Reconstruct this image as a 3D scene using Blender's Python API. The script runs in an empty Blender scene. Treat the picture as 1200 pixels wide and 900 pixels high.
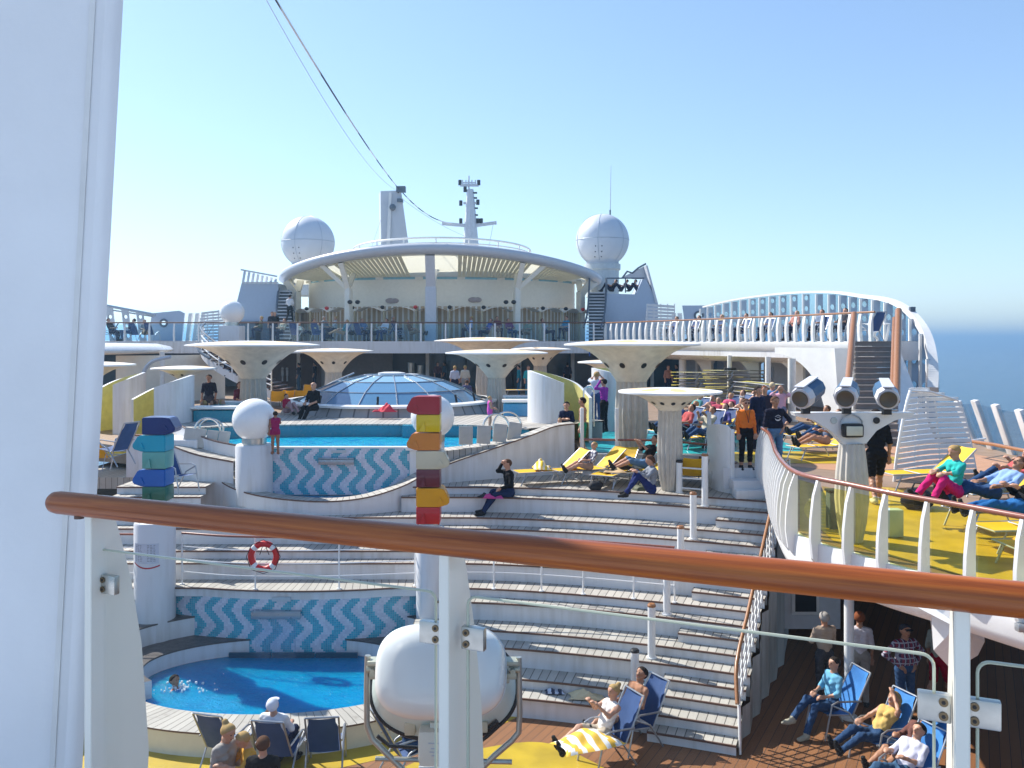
import bpy, bmesh, math, random
from mathutils import Vector, Matrix
PI = math.pi
rad = math.radians
RND = random.Random(11)
sc = bpy.context.scene
col = sc.collection

# ------------------------------------------------------------------ camera, sky, sun, exposure
EYE, F = 7.0, 1000.0            # eye height above the lower deck, focal length in photo pixels
cam = bpy.data.cameras.new('camera')
camo = bpy.data.objects.new('camera', cam)
col.objects.link(camo)
camo.location = (0, 0, EYE)
camo.rotation_euler = (rad(90), 0, 0)
cam.sensor_width = 36
cam.lens = 36 * F / 1200
cam.shift_y = -50 / 1200
cam.clip_start = 0.05
cam.clip_end = 60000
sc.camera = camo

SUN_EL, SUN_AZ = 44.0, -52.0     # azimuth measured from +Y towards +X
sunv = Vector((math.sin(rad(SUN_AZ)) * math.cos(rad(SUN_EL)), math.cos(rad(SUN_AZ)) * math.cos(rad(SUN_EL)), math.sin(rad(SUN_EL))))
world = bpy.data.worlds.new('World')
sc.world = world
world.use_nodes = True
nt = world.node_tree
bg = nt.nodes['Background']
sky = nt.nodes.new('ShaderNodeTexSky')
sky.sky_type = 'NISHITA'
sky.sun_disc = False
sky.sun_elevation = rad(SUN_EL)
sky.sun_rotation = rad(SUN_AZ)
sky.air_density = 1.0
sky.dust_density = 0.25
sky.ozone_density = 2.2
gm = nt.nodes.new('ShaderNodeGamma'); gm.inputs[1].default_value = 0.82; nt.links.new(sky.outputs[0], gm.inputs[0])
ml = nt.nodes.new('ShaderNodeMix'); ml.data_type = 'RGBA'; ml.blend_type = 'MULTIPLY'; ml.inputs[0].default_value = 1; ml.inputs[7].default_value = (0.96, 1.05, 1.15, 1)
nt.links.new(gm.outputs[0], ml.inputs[6]); nt.links.new(ml.outputs[2], bg.inputs[0])
bg.inputs[1].default_value = 0.15
sd = bpy.data.lights.new('sun', 'SUN')
sd.energy = 5.0
sd.angle = rad(0.53)
sd.color = (1.0, 0.95, 0.87)
so = bpy.data.objects.new('sun', sd)
so.rotation_euler = sunv.to_track_quat('Z', 'Y').to_euler()
so.location = (0, 0, 60)
col.objects.link(so)
sc.view_settings.view_transform = 'Standard'
sc.view_settings.look = 'None'
sc.view_settings.gamma = 1
sc.view_settings.exposure = 0.68

# ------------------------------------------------------------------ helpers
def W(px, py, Y):
    return Vector(((px - 600) * Y / F, Y, EYE - (py - 400) * Y / F))

def GZ(px, py, Z):
    Y = (EYE - Z) * F / (py - 400)
    return Vector(((px - 600) * Y / F, Y, Z))

class MB:
    def __init__(s):
        s.bm = bmesh.new()
        s.uv = s.bm.loops.layers.uv.new('UVMap')
    def face(s, vs, mi=0, uv=None):
        try:
            f = s.bm.faces.new(vs)
        except ValueError:
            return None
        f.material_index = mi
        if uv:
            for l, q in zip(f.loops, uv):
                l[s.uv].uv = q
        return f
    def poly(s, pts, mi=0, uv=None):
        return s.face([s.bm.verts.new(p) for p in pts], mi, uv)
    def box(s, c, size, rot=0, mat=None, bev=0, mi=0):
        n0 = len(s.bm.verts)
        r = bmesh.ops.create_cube(s.bm, size=1)
        M = Matrix.Translation(c) @ (mat.to_4x4() if mat is not None else Matrix.Rotation(rot, 4, 'Z')) @ Matrix.Diagonal((size[0], size[1], size[2], 1))
        vs = r['verts']
        bmesh.ops.transform(s.bm, matrix=M, verts=vs)
        fs = set(f for v in vs for f in v.link_faces)
        for f in fs: f.material_index = mi
        if bev:
            es = list(set(e for f in fs for e in f.edges))
            bmesh.ops.bevel(s.bm, geom=es, offset=bev, segments=2, affect='EDGES', profile=0.6)
        return s
    def beam(s, p0, p1, w, t, up=Vector((0, 0, 1)), bev=0, mi=0):
        p0, p1 = Vector(p0), Vector(p1)
        d = p1 - p0
        z = d.normalized()
        x = z.cross(up)
        if x.length < 1e-4: x = Vector((1, 0, 0))
        x.normalize()
        y = z.cross(x)
        m = Matrix((x, y, z)).transposed()
        return s.box((p0 + p1) / 2, (w, t, d.length), mat=m, bev=bev, mi=mi)
    def cyl(s, p0, p1, r0, r1=None, n=12, cap=True, mi=0):
        r1 = r0 if r1 is None else r1
        p0, p1 = Vector(p0), Vector(p1)
        z = (p1 - p0).normalized()
        x = z.cross(Vector((0, 0, 1)))
        if x.length < 1e-3: x = Vector((1, 0, 0))
        x.normalize(); y = z.cross(x)
        A, B = [], []
        for i in range(n):
            a = 2 * PI * i / n
            d = x * math.cos(a) + y * math.sin(a)
            A.append(s.bm.verts.new(p0 + d * r0)); B.append(s.bm.verts.new(p1 + d * r1))
        for i in range(n):
            j = (i + 1) % n
            s.face([A[i], A[j], B[j], B[i]], mi)
        if cap:
            if r0 > 1e-5: s.face(A[::-1], mi)
            if r1 > 1e-5: s.face(B, mi)
        return s
    def tube(s, pts, r, n=8, closed=False, mi=0):
        pts = [Vector(p) for p in pts]
        rings = []
        N = len(pts)
        px = None
        for i, p in enumerate(pts):
            if closed: t = pts[(i + 1) % N] - pts[i - 1]
            else: t = pts[min(i + 1, N - 1)] - pts[max(i - 1, 0)]
            t.normalize()
            if px is None:
                x = t.cross(Vector((0, 0, 1)))
                if x.length < 1e-3: x = t.cross(Vector((0, 1, 0)))
            else: x = px - t * px.dot(t)
            x.normalize(); px = x
            y = t.cross(x)
            rr = r[i] if isinstance(r, (list, tuple)) else r
            rings.append([s.bm.verts.new(p + (x * math.cos(2 * PI * k / n) + y * math.sin(2 * PI * k / n)) * rr) for k in range(n)])
        R = range(N) if closed else range(N - 1)
        for i in R:
            a, b = rings[i], rings[(i + 1) % N]
            for k in range(n):
                s.face([a[k], a[(k + 1) % n], b[(k + 1) % n], b[k]], mi)
        if not closed:
            s.face(rings[0][::-1], mi); s.face(rings[-1], mi)
        return s
    def prism(s, pts, z0, z1, mi=0, top=True, bot=True):
        A = [s.bm.verts.new((p[0], p[1], z0)) for p in pts]
        B = [s.bm.verts.new((p[0], p[1], z1)) for p in pts]
        n = len(pts)
        for i in range(n):
            j = (i + 1) % n
            s.face([A[i], A[j], B[j], B[i]], mi)
        if bot: s.face(A[::-1], mi)
        if top: s.face(B, mi)
        return s
    def extr(s, pts, d, mi=0):
        """planar polygon (3D points) given thickness d (vector)"""
        d = Vector(d)
        A = [s.bm.verts.new(Vector(p)) for p in pts]
        B = [s.bm.verts.new(Vector(p) + d) for p in pts]
        n = len(pts)
        for i in range(n):
            j = (i + 1) % n
            s.face([A[i], A[j], B[j], B[i]], mi)
        s.face(A[::-1], mi); s.face(B, mi)
        return s
    def lathe(s, prof, c=(0, 0, 0), n=32, a0=0, a1=2 * PI, mi=0, sx=1, sy=1, flute=0, nf=0):
        c = Vector(c)
        full = abs(a1 - a0 - 2 * PI) < 1e-4
        cols = []
        m = n if full else n + 1
        for i in range(m):
            a = a0 + (a1 - a0) * i / n
            k = 1 + (flute * math.cos(nf * a) if flute else 0)
            cols.append([s.bm.verts.new(c + Vector((math.cos(a) * r * k * sx, math.sin(a) * r * k * sy, z))) for r, z in prof])
        for i in range(n):
            A, B = cols[i], cols[(i + 1) % m]
            for j in range(len(prof) - 1):
                u0, u1 = i / n, (i + 1) / n
                v0, v1 = j / (len(prof) - 1), (j + 1) / (len(prof) - 1)
                s.face([A[j], B[j], B[j + 1], A[j + 1]], mi, [(u0, v0), (u1, v0), (u1, v1), (u0, v1)])
        return s
    def grid(s, f, nu, nv, mi=0, uvf=None):
        V = [[s.bm.verts.new(f(i / nu, j / nv)) for j in range(nv + 1)] for i in range(nu + 1)]
        for i in range(nu):
            for j in range(nv):
                q = [(i / nu, j / nv), ((i + 1) / nu, j / nv), ((i + 1) / nu, (j + 1) / nv), (i / nu, (j + 1) / nv)]
                if uvf: q = [uvf(*t) for t in q]
                s.face([V[i][j], V[i + 1][j], V[i + 1][j + 1], V[i][j + 1]], mi, q)
        return s
    def ball(s, c, r, n=16, m=10, mi=0):
        if not isinstance(r, (tuple, list)): r = (r, r, r)
        g = bmesh.ops.create_uvsphere(s.bm, u_segments=n, v_segments=m, radius=1)
        bmesh.ops.transform(s.bm, matrix=Matrix.Translation(c) @ Matrix.Diagonal((r[0], r[1], r[2], 1)), verts=g['verts'])
        for f in set(f for v in g['verts'] for f in v.link_faces): f.material_index = mi
        return s
    def ribbon(s, path, profile, closed=False, mi=0):
        """sweep a 2D profile (outward offset, dz) along a plan path of Vectors; uv u = arc length, v = profile length"""
        N = len(path); rings = []; L = [0.0]
        for i in range(N):
            if i: L.append(L[-1] + (path[i] - path[i - 1]).length)
            if closed: t = path[(i + 1) % N] - path[i - 1]
            else: t = path[min(i + 1, N - 1)] - path[max(i - 1, 0)]
            o = Vector((t.y, -t.x, 0)).normalized()
            rings.append([s.bm.verts.new(path[i] + o * a + Vector((0, 0, b))) for a, b in profile])
        pl = [0.0]
        for j in range(1, len(profile)): pl.append(pl[-1] + math.hypot(profile[j][0] - profile[j - 1][0], profile[j][1] - profile[j - 1][1]))
        L.append(L[-1] + (path[0] - path[-1]).length)
        for i in (range(N) if closed else range(N - 1)):
            A, B = rings[i], rings[(i + 1) % N]
            for j in range(len(profile) - 1):
                s.face([A[j], B[j], B[j + 1], A[j + 1]], mi, [(L[i], pl[j]), (L[i + 1], pl[j]), (L[i + 1], pl[j + 1]), (L[i], pl[j + 1])])
        if not closed and len(profile) > 3:
            s.face(rings[0][::-1], mi); s.face(rings[-1], mi)
        return s
    def build(s, name, mats, parent=None, world=False, label=None, smooth=38, recalc=True):
        if recalc: bmesh.ops.recalc_face_normals(s.bm, faces=s.bm.faces)
        me = bpy.data.meshes.new(name)
        if world and parent is not None:
            # parents here carry translation only
            bmesh.ops.translate(s.bm, vec=-Vector(parent['_w']), verts=s.bm.verts)
        s.bm.to_mesh(me); s.bm.free()
        if not isinstance(mats, (list, tuple)): mats = [mats]
        for m in mats: me.materials.append(m)
        if smooth:
            me.shade_smooth()
            me.set_sharp_from_angle(angle=rad(smooth))
        o = bpy.data.objects.new(name, me)
        col.objects.link(o)
        if parent is not None:
            o.parent = parent
            o['_w'] = list(parent['_w'])
        else: o['_w'] = [0.0, 0.0, 0.0]
        if label: o['label'] = label
        return o

def thing(name, label, cat, loc=(0, 0, 0), rz=0, group=None, scale=1):
    o = bpy.data.objects.new(name, None)
    col.objects.link(o)
    o.location = loc; o.rotation_euler = (0, 0, rz); o.scale = (scale,) * 3
    o['_w'] = [float(v) for v in loc]
    o.empty_display_size = 0.2
    o['label'] = label; o['category'] = cat
    if group: o['group'] = group
    return o

def tag(o, label, cat, group=None):
    o['label'] = label; o['category'] = cat
    if group: o['group'] = group
    return o

def struct(o, label=None):
    o['kind'] = 'structure'
    if label: o['label'] = label
    return o

def copy_tree(root, loc, rz, label=None, group=None, scale=None):
    def rec(o, parent):
        c = o.copy(); col.objects.link(c)
        c.parent = parent
        for ch in kids.get(o.name, []): rec(ch, c)
        return c
    kids = {}
    for o in root.children_recursive: kids.setdefault(o.parent.name, []).append(o)
    r = rec(root, None)
    r.location = loc; r.rotation_euler = (0, 0, rz)
    if scale: r.scale = (scale,) * 3
    if label: r['label'] = label
    if group: r['group'] = group
    return r

# ------------------------------------------------------------------ materials
MAT = {}
def newmat(name):
    m = bpy.data.materials.new(name); m.use_nodes = True
    return m, m.node_tree, m.node_tree.nodes['Principled BSDF']

def N(nt, kind, **kw):
    n = nt.nodes.new(kind)
    for k, v in kw.items():
        if k.startswith('i'):
            n.inputs[int(k[1:])].default_value = v
        else: setattr(n, k, v)
    return n

def mathn(nt, op, a, b=None, c=None):
    n = nt.nodes.new('ShaderNodeMath'); n.operation = op
    for i, v in enumerate((a, b, c)):
        if v is None: continue
        if isinstance(v, (int, float)): n.inputs[i].default_value = v
        else: nt.links.new(v, n.inputs[i])
    return n.outputs[0]

def mixc(nt, fac, a, b):
    n = nt.nodes.new('ShaderNodeMix'); n.data_type = 'RGBA'
    for i, v in ((0, fac), (6, a), (7, b)):
        if isinstance(v, (int, float)): n.inputs[i].default_value = v
        elif isinstance(v, (tuple, list)): n.inputs[i].default_value = (v[0], v[1], v[2], 1)
        else: nt.links.new(v, n.inputs[i])
    return n.outputs[2]

def plain(name, c, rough=0.5, metal=0.0, var=0.08, scale=6.0, bump=0.0, bscale=40.0, spec=0.5, sheen=0, coat=0, trans=0):
    if name in MAT: return MAT[name]
    m, nt, p = newmat(name)
    p.inputs['Roughness'].default_value = rough
    p.inputs['Metallic'].default_value = metal
    p.inputs['Specular IOR Level'].default_value = spec
    if coat: p.inputs['Coat Weight'].default_value = coat
    tc = N(nt, 'ShaderNodeTexCoord')
    if var:
        nz = N(nt, 'ShaderNodeTexNoise'); nz.inputs['Scale'].default_value = scale; nz.inputs['Detail'].default_value = 5
        nt.links.new(tc.outputs['Object'], nz.inputs['Vector'])
        f = mathn(nt, 'MULTIPLY_ADD', nz.outputs['Fac'], 2.2, -0.6)
        f = mathn(nt, 'MINIMUM', mathn(nt, 'MAXIMUM', f, 0), 1)
        c2 = tuple(max(0, v * (1 - var * 2)) for v in c)
        nt.links.new(mixc(nt, f, c2, c), p.inputs['Base Color'])
        r = mathn(nt, 'MULTIPLY_ADD', f, -0.12, rough + 0.06)
        nt.links.new(r, p.inputs['Roughness'])
    else: p.inputs['Base Color'].default_value = (*c, 1)
    if bump:
        nb = N(nt, 'ShaderNodeTexNoise'); nb.inputs['Scale'].default_value = bscale; nb.inputs['Detail'].default_value = 4
        nt.links.new(tc.outputs['Object'], nb.inputs['Vector'])
        b = N(nt, 'ShaderNodeBump'); b.inputs['Strength'].default_value = bump; b.inputs['Distance'].default_value = 0.02
        nt.links.new(nb.outputs['Fac'], b.inputs['Height']); nt.links.new(b.outputs[0], p.inputs['Normal'])
    MAT[name] = m
    return m

def streaky(name, c, dirt, amount=0.35, rough=0.4):
    """painted steel with vertical run-off streaks"""
    m, nt, p = newmat(name)
    tc = N(nt, 'ShaderNodeTexCoord'); mp = N(nt, 'ShaderNodeMapping')
    mp.inputs['Scale'].default_value = (5, 5, 0.5)
    nt.links.new(tc.outputs['Object'], mp.inputs[0])
    a = N(nt, 'ShaderNodeTexNoise'); a.inputs['Scale'].default_value = 1.5; a.inputs['Detail'].default_value = 8
    nt.links.new(mp.outputs[0], a.inputs[0])
    b = N(nt, 'ShaderNodeTexNoise'); b.inputs['Scale'].default_value = 0.6; b.inputs['Detail'].default_value = 4
    nt.links.new(tc.outputs['Object'], b.inputs[0])
    f = mathn(nt, 'MULTIPLY', mathn(nt, 'GREATER_THAN', a.outputs['Fac'], -1), mathn(nt, 'MULTIPLY', a.outputs['Fac'], b.outputs['Fac']))
    f = mathn(nt, 'MULTIPLY_ADD', f, 4.5, -1.0)
    f = mathn(nt, 'MULTIPLY', mathn(nt, 'MINIMUM', mathn(nt, 'MAXIMUM', f, 0), 1), amount)
    nt.links.new(mixc(nt, f, c, dirt), p.inputs['Base Color'])
    p.inputs['Roughness'].default_value = rough
    MAT[name] = m
    return m

def planks(name, c1, c2, line, width=0.14, uv=True, ang=0.0, gap=0.07, rough=0.6, stain=(0.1, 0.07, 0.05), stain_amt=0.5):
    m, nt, p = newmat(name)
    tc = N(nt, 'ShaderNodeTexCoord')
    mp = N(nt, 'ShaderNodeMapping'); mp.inputs['Rotation'].default_value = (0, 0, ang)
    nt.links.new(tc.outputs['UV' if uv else 'Object'], mp.inputs[0])
    sp = N(nt, 'ShaderNodeSeparateXYZ'); nt.links.new(mp.outputs[0], sp.inputs[0])
    u = mathn(nt, 'DIVIDE', sp.outputs[0], width)
    fr = mathn(nt, 'FRACT', u); fl = mathn(nt, 'FLOOR', u)
    wn = N(nt, 'ShaderNodeTexWhiteNoise'); wn.noise_dimensions = '1D'; nt.links.new(fl, wn.inputs['W'])
    # grain
    cx = N(nt, 'ShaderNodeCombineXYZ')
    nt.links.new(mathn(nt, 'MULTIPLY', sp.outputs[0], 30), cx.inputs[0]); nt.links.new(mathn(nt, 'MULTIPLY', sp.outputs[1], 2.5), cx.inputs[1]); nt.links.new(fl, cx.inputs[2])
    gr = N(nt, 'ShaderNodeTexNoise'); gr.inputs['Scale'].default_value = 1; gr.inputs['Detail'].default_value = 5
    nt.links.new(cx.outputs[0], gr.inputs[0])
    f = mathn(nt, 'ADD', mathn(nt, 'MULTIPLY', wn.outputs['Value'], 0.55), mathn(nt, 'MULTIPLY', gr.outputs['Fac'], 0.5))
    base = mixc(nt, f, c1, c2)
    st = N(nt, 'ShaderNodeTexNoise'); st.inputs['Scale'].default_value = 2.3; st.inputs['Detail'].default_value = 7; st.inputs['Roughness'].default_value = 0.7
    nt.links.new(tc.outputs['Object'], st.inputs[0])
    s = mathn(nt, 'MULTIPLY', mathn(nt, 'MAXIMUM', mathn(nt, 'MULTIPLY_ADD', st.outputs['Fac'], 6, -3.4), 0), stain_amt)
    s = mathn(nt, 'MINIMUM', s, 0.75)
    base = mixc(nt, s, base, stain)
    ln = mathn(nt, 'LESS_THAN', fr, gap)
    nt.links.new(mixc(nt, ln, base, line), p.inputs['Base Color'])
    p.inputs['Roughness'].default_value = rough
    b = N(nt, 'ShaderNodeBump'); b.inputs['Strength'].default_value = 0.4; b.inputs['Distance'].default_value = 0.01
    nt.links.new(mathn(nt, 'ADD', mathn(nt, 'SUBTRACT', 1, ln), mathn(nt, 'MULTIPLY', gr.outputs['Fac'], .3)), b.inputs['Height'])
    nt.links.new(b.outputs[0], p.inputs['Normal'])
    MAT[name] = m
    return m

def glassmat(name, tint=(0.9, 0.97, 1.0), refl=0.12, dirt=0.03):
    m = bpy.data.materials.new(name); m.use_nodes = True
    nt = m.node_tree; nt.nodes.clear()
    out = N(nt, 'ShaderNodeOutputMaterial')
    tr = N(nt, 'ShaderNodeBsdfTransparent'); tr.inputs[0].default_value = (*tint, 1)
    gl = N(nt, 'ShaderNodeBsdfGlossy'); gl.inputs['Roughness'].default_value = 0.02
    df = N(nt, 'ShaderNodeBsdfDiffuse'); df.inputs[0].default_value = (0.8, 0.8, 0.78, 1)
    fr = N(nt, 'ShaderNodeLayerWeight'); fr.inputs[0].default_value = 0.15
    f = mathn(nt, 'MULTIPLY_ADD', fr.outputs['Fresnel'], 0.3, refl * 0.2)
    mx = N(nt, 'ShaderNodeMixShader'); nt.links.new(f, mx.inputs[0]); nt.links.new(tr.outputs[0], mx.inputs[1]); nt.links.new(gl.outputs[0], mx.inputs[2])
    tc = N(nt, 'ShaderNodeTexCoord'); nz = N(nt, 'ShaderNodeTexNoise'); nz.inputs['Scale'].default_value = 30; nz.inputs['Detail'].default_value = 8; nz.inputs['Roughness'].default_value = 0.8
    nt.links.new(tc.outputs['Object'], nz.inputs[0])
    d = mathn(nt, 'MULTIPLY', mathn(nt, 'MAXIMUM', mathn(nt, 'MULTIPLY_ADD', nz.outputs['Fac'], 4, -1.4), 0.2), dirt)
    m2 = N(nt, 'ShaderNodeMixShader'); nt.links.new(d, m2.inputs[0]); nt.links.new(mx.outputs[0], m2.inputs[1]); nt.links.new(df.outputs[0], m2.inputs[2])
    nt.links.new(m2.outputs[0], out.inputs[0])
    MAT[name] = m
    return m

def watermat(name, c1, c2, bscale=6, strength=0.5):
    m, nt, p = newmat(name)
    tc = N(nt, 'ShaderNodeTexCoord')
    v = N(nt, 'ShaderNodeTexVoronoi'); v.feature = 'SMOOTH_F1'; v.inputs['Scale'].default_value = bscale * 0.5
    nz = N(nt, 'ShaderNodeTexNoise'); nz.inputs['Scale'].default_value = bscale * 0.6; nz.inputs['Detail'].default_value = 3; nz.inputs['Distortion'].default_value = 1.5
    nt.links.new(tc.outputs['Object'], nz.inputs[0])
    mm = N(nt, 'ShaderNodeVectorMath'); mm.operation = 'ADD'
    nt.links.new(tc.outputs['Object'], mm.inputs[0]); nt.links.new(nz.outputs['Color'], mm.inputs[1]); nt.links.new(mm.outputs[0], v.inputs['Vector'])
    f = mathn(nt, 'POWER', v.outputs['Distance'], 2.0)
    nt.links.new(mixc(nt, mathn(nt, 'MINIMUM', mathn(nt, 'MULTIPLY', f, 2.2), 1), c1, c2), p.inputs['Base Color'])
    p.inputs['Roughness'].default_value = 0.05
    p.inputs['Subsurface Weight'].default_value = 0.85; p.inputs['Subsurface Radius'].default_value = (0.4, 0.9, 1.4); p.inputs['Subsurface Scale'].default_value = 1.0
    p.inputs['Specular IOR Level'].default_value = 0.35
    p.inputs['IOR'].default_value = 1.33
    b = N(nt, 'ShaderNodeBump'); b.inputs['Strength'].default_value = strength; b.inputs['Distance'].default_value = 0.06
    n2 = N(nt, 'ShaderNodeTexNoise'); n2.inputs['Scale'].default_value = bscale; n2.inputs['Detail'].default_value = 5; n2.inputs['Distortion'].default_value = 0.8
    nt.links.new(tc.outputs['Object'], n2.inputs[0])
    nt.links.new(n2.outputs['Fac'], b.inputs['Height']); nt.links.new(b.outputs[0], p.inputs['Normal'])
    MAT[name] = m
    return m

def mosaicmat(name, wave=0.215, amp=0.14, vper=0.74):
    m, nt, p = newmat(name)
    tc = N(nt, 'ShaderNodeTexCoord'); sp = N(nt, 'ShaderNodeSeparateXYZ'); nt.links.new(tc.outputs['UV'], sp.inputs[0])
    tile = 0.045
    us = mathn(nt, 'MULTIPLY', mathn(nt, 'FLOOR', mathn(nt, 'DIVIDE', sp.outputs[0], tile)), tile)
    vs = mathn(nt, 'MULTIPLY', mathn(nt, 'FLOOR', mathn(nt, 'DIVIDE', sp.outputs[1], tile)), tile)
    w = mathn(nt, 'SINE', mathn(nt, 'MULTIPLY', vs, 2 * PI / vper))
    w = mathn(nt, 'MULTIPLY', mathn(nt, 'ARCSINE', mathn(nt, 'MULTIPLY', w, 0.93)), amp / 1.2)
    f = mathn(nt, 'GREATER_THAN', mathn(nt, 'FRACT', mathn(nt, 'DIVIDE', mathn(nt, 'ADD', us, w), wave * 2)), 0.5)
    wn = N(nt, 'ShaderNodeTexWhiteNoise'); wn.noise_dimensions = '2D'
    cx = N(nt, 'ShaderNodeCombineXYZ'); nt.links.new(us, cx.inputs[0]); nt.links.new(vs, cx.inputs[1]); nt.links.new(cx.outputs[0], wn.inputs[0])
    A = mixc(nt, wn.outputs['Value'], (0.03, 0.30, 0.42), (0.06, 0.43, 0.55))
    B = mixc(nt, wn.outputs['Value'], (0.48, 0.52, 0.62), (0.64, 0.67, 0.75))
    c = mixc(nt, f, A, B)
    gu = mathn(nt, 'LESS_THAN', mathn(nt, 'FRACT', mathn(nt, 'DIVIDE', sp.outputs[0], tile)), 0.1)
    gv = mathn(nt, 'LESS_THAN', mathn(nt, 'FRACT', mathn(nt, 'DIVIDE', sp.outputs[1], tile)), 0.1)
    c = mixc(nt, mathn(nt, 'MULTIPLY', mathn(nt, 'MAXIMUM', gu, gv), 0.5), c, (0.5, 0.52, 0.55))
    nt.links.new(c, p.inputs['Base Color'])
    p.inputs['Roughness'].default_value = 0.25
    MAT[name] = m
    return m

white = streaky('white_paint', (0.68, 0.68, 0.69), (0.40, 0.37, 0.32), 0.5)
whitec = plain('clean_white_paint', (0.82, 0.82, 0.81), 0.3, var=0.06, scale=2)
cream = plain('cream_paint', (0.76, 0.70, 0.56), 0.5, var=0.04)
creamw = plain('cream_white_paint', (0.80, 0.76, 0.66), 0.45, var=0.04)
finm = plain('ivory_fin_paint', (0.86, 0.83, 0.73), 0.35, var=0.03, scale=3, coat=0.3)
greyp = plain('pale_grey_paint', (0.60, 0.62, 0.66), 0.45, var=0.05)
bluegrey = plain('blue_grey_paint', (0.42, 0.48, 0.56), 0.45, var=0.05)
darkp = plain('dark_interior', (0.03, 0.033, 0.04), 0.6, spec=.2)
brownw = plain('dark_brown_panel', (0.10, 0.055, 0.045), 0.5)
slate = plain('slate_panel', (0.11, 0.14, 0.18), 0.4)
black = plain('black_rubber', (0.015, 0.015, 0.017), 0.5)
steel = plain('brushed_steel', (0.55, 0.55, 0.52), 0.32, 0.9, var=0.1, scale=30)
chrome = plain('polished_tube', (0.7, 0.7, 0.68), 0.2, 0.95)
alu = plain('grey_aluminium', (0.45, 0.46, 0.48), 0.35, 0.7)
yellow = plain('yellow_fabric', (0.80, 0.48, 0.008), 0.7, bump=0.2, bscale=120)
yellowd = plain('yellow_deck_paint', (0.55, 0.38, 0.02), 0.45, var=0.2, scale=1.7, bump=.15, bscale=25)
yelwall = plain('pale_yellow_wall', (0.74, 0.68, 0.26), 0.5)
olive = plain('olive_fabric', (0.42, 0.36, 0.05), 0.7)
bluef = plain('blue_fabric', (0.02, 0.07, 0.22), 0.7, bump=0.2, bscale=120)
blueb = plain('bright_blue_fabric', (0.03, 0.22, 0.62), 0.7)
teal = plain('teal_deck_paint', (0.02, 0.38, 0.42), 0.4, var=0.1)
tealtile = plain('teal_pool_tile', (0.015, 0.26, 0.36), 0.25, var=0.1, scale=12)
bluewall = plain('blue_pool_wall', (0.04, 0.26, 0.50), 0.3, var=0.08)
redp = plain('lifebuoy_red', (0.62, 0.02, 0.02), 0.4)
orange = plain('orange_cloth', (0.85, 0.19, 0.03), 0.75)
globe = plain('white_globe_plastic', (0.86, 0.86, 0.85), 0.25, var=0.02)
radome = plain('radome_white', (0.62, 0.66, 0.72), 0.45, var=0.03, scale=1)
terratone = planks('weathered_teak', (0.29, 0.27, 0.24), (0.50, 0.47, 0.42), (0.09, 0.08, 0.07), 0.16, gap=0.10, stain=(0.17, 0.15, 0.13), stain_amt=0.6)
noseb = plain('brown_nosing', (0.14, 0.075, 0.055), 0.6)
teakfloor = planks('teak_floor', (0.16, 0.066, 0.025), (0.29, 0.125, 0.048), (0.04, 0.025, 0.02), 0.16, uv=False, ang=0.5, gap=0.06, stain=(0.14, 0.07, 0.03))
upfloor = planks('grey_teak_floor', (0.40, 0.36, 0.30), (0.55, 0.50, 0.42), (0.15, 0.12, 0.1), 0.16, uv=False, ang=0.1, gap=0.08)
peach = plain('peach_deck_paint', (0.50, 0.27, 0.15), 0.5, var=0.1, scale=3)
fluted = plain('fluted_beige_shell', (0.58, 0.54, 0.47), 0.5, var=0.08)
glass = glassmat('clear_glass', (0.975, 0.985, 0.98), 0.0, 0.002)
glassy = glassmat('yellow_tinted_glass', (0.98, 0.96, 0.66), 0.1, 0.02)
glassb = glassmat('blue_tinted_glass', (0.78, 0.91, 0.98), 0.15, 0.02)
glassedge = plain('pale_glass_edge', (0.50, 0.54, 0.42), 0.15, var=0.02)
poolwater = watermat('pool_water', (0.0, 0.25, 0.48), (0.0, 0.16, 0.38), 12, 0.6)
poolwater2 = watermat('light_pool_water', (0.02, 0.42, 0.60), (0.0, 0.20, 0.45), 9, 0.5)
mosaic = mosaicmat('wave_mosaic')
paleg = plain('louvre_cream', (0.80, 0.78, 0.60), 0.5)
tan = planks('striped_screen', (0.40, 0.27, 0.15), (0.55, 0.42, 0.28), (0.75, 0.70, 0.62), 0.22, uv=True, gap=0.35)

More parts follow.
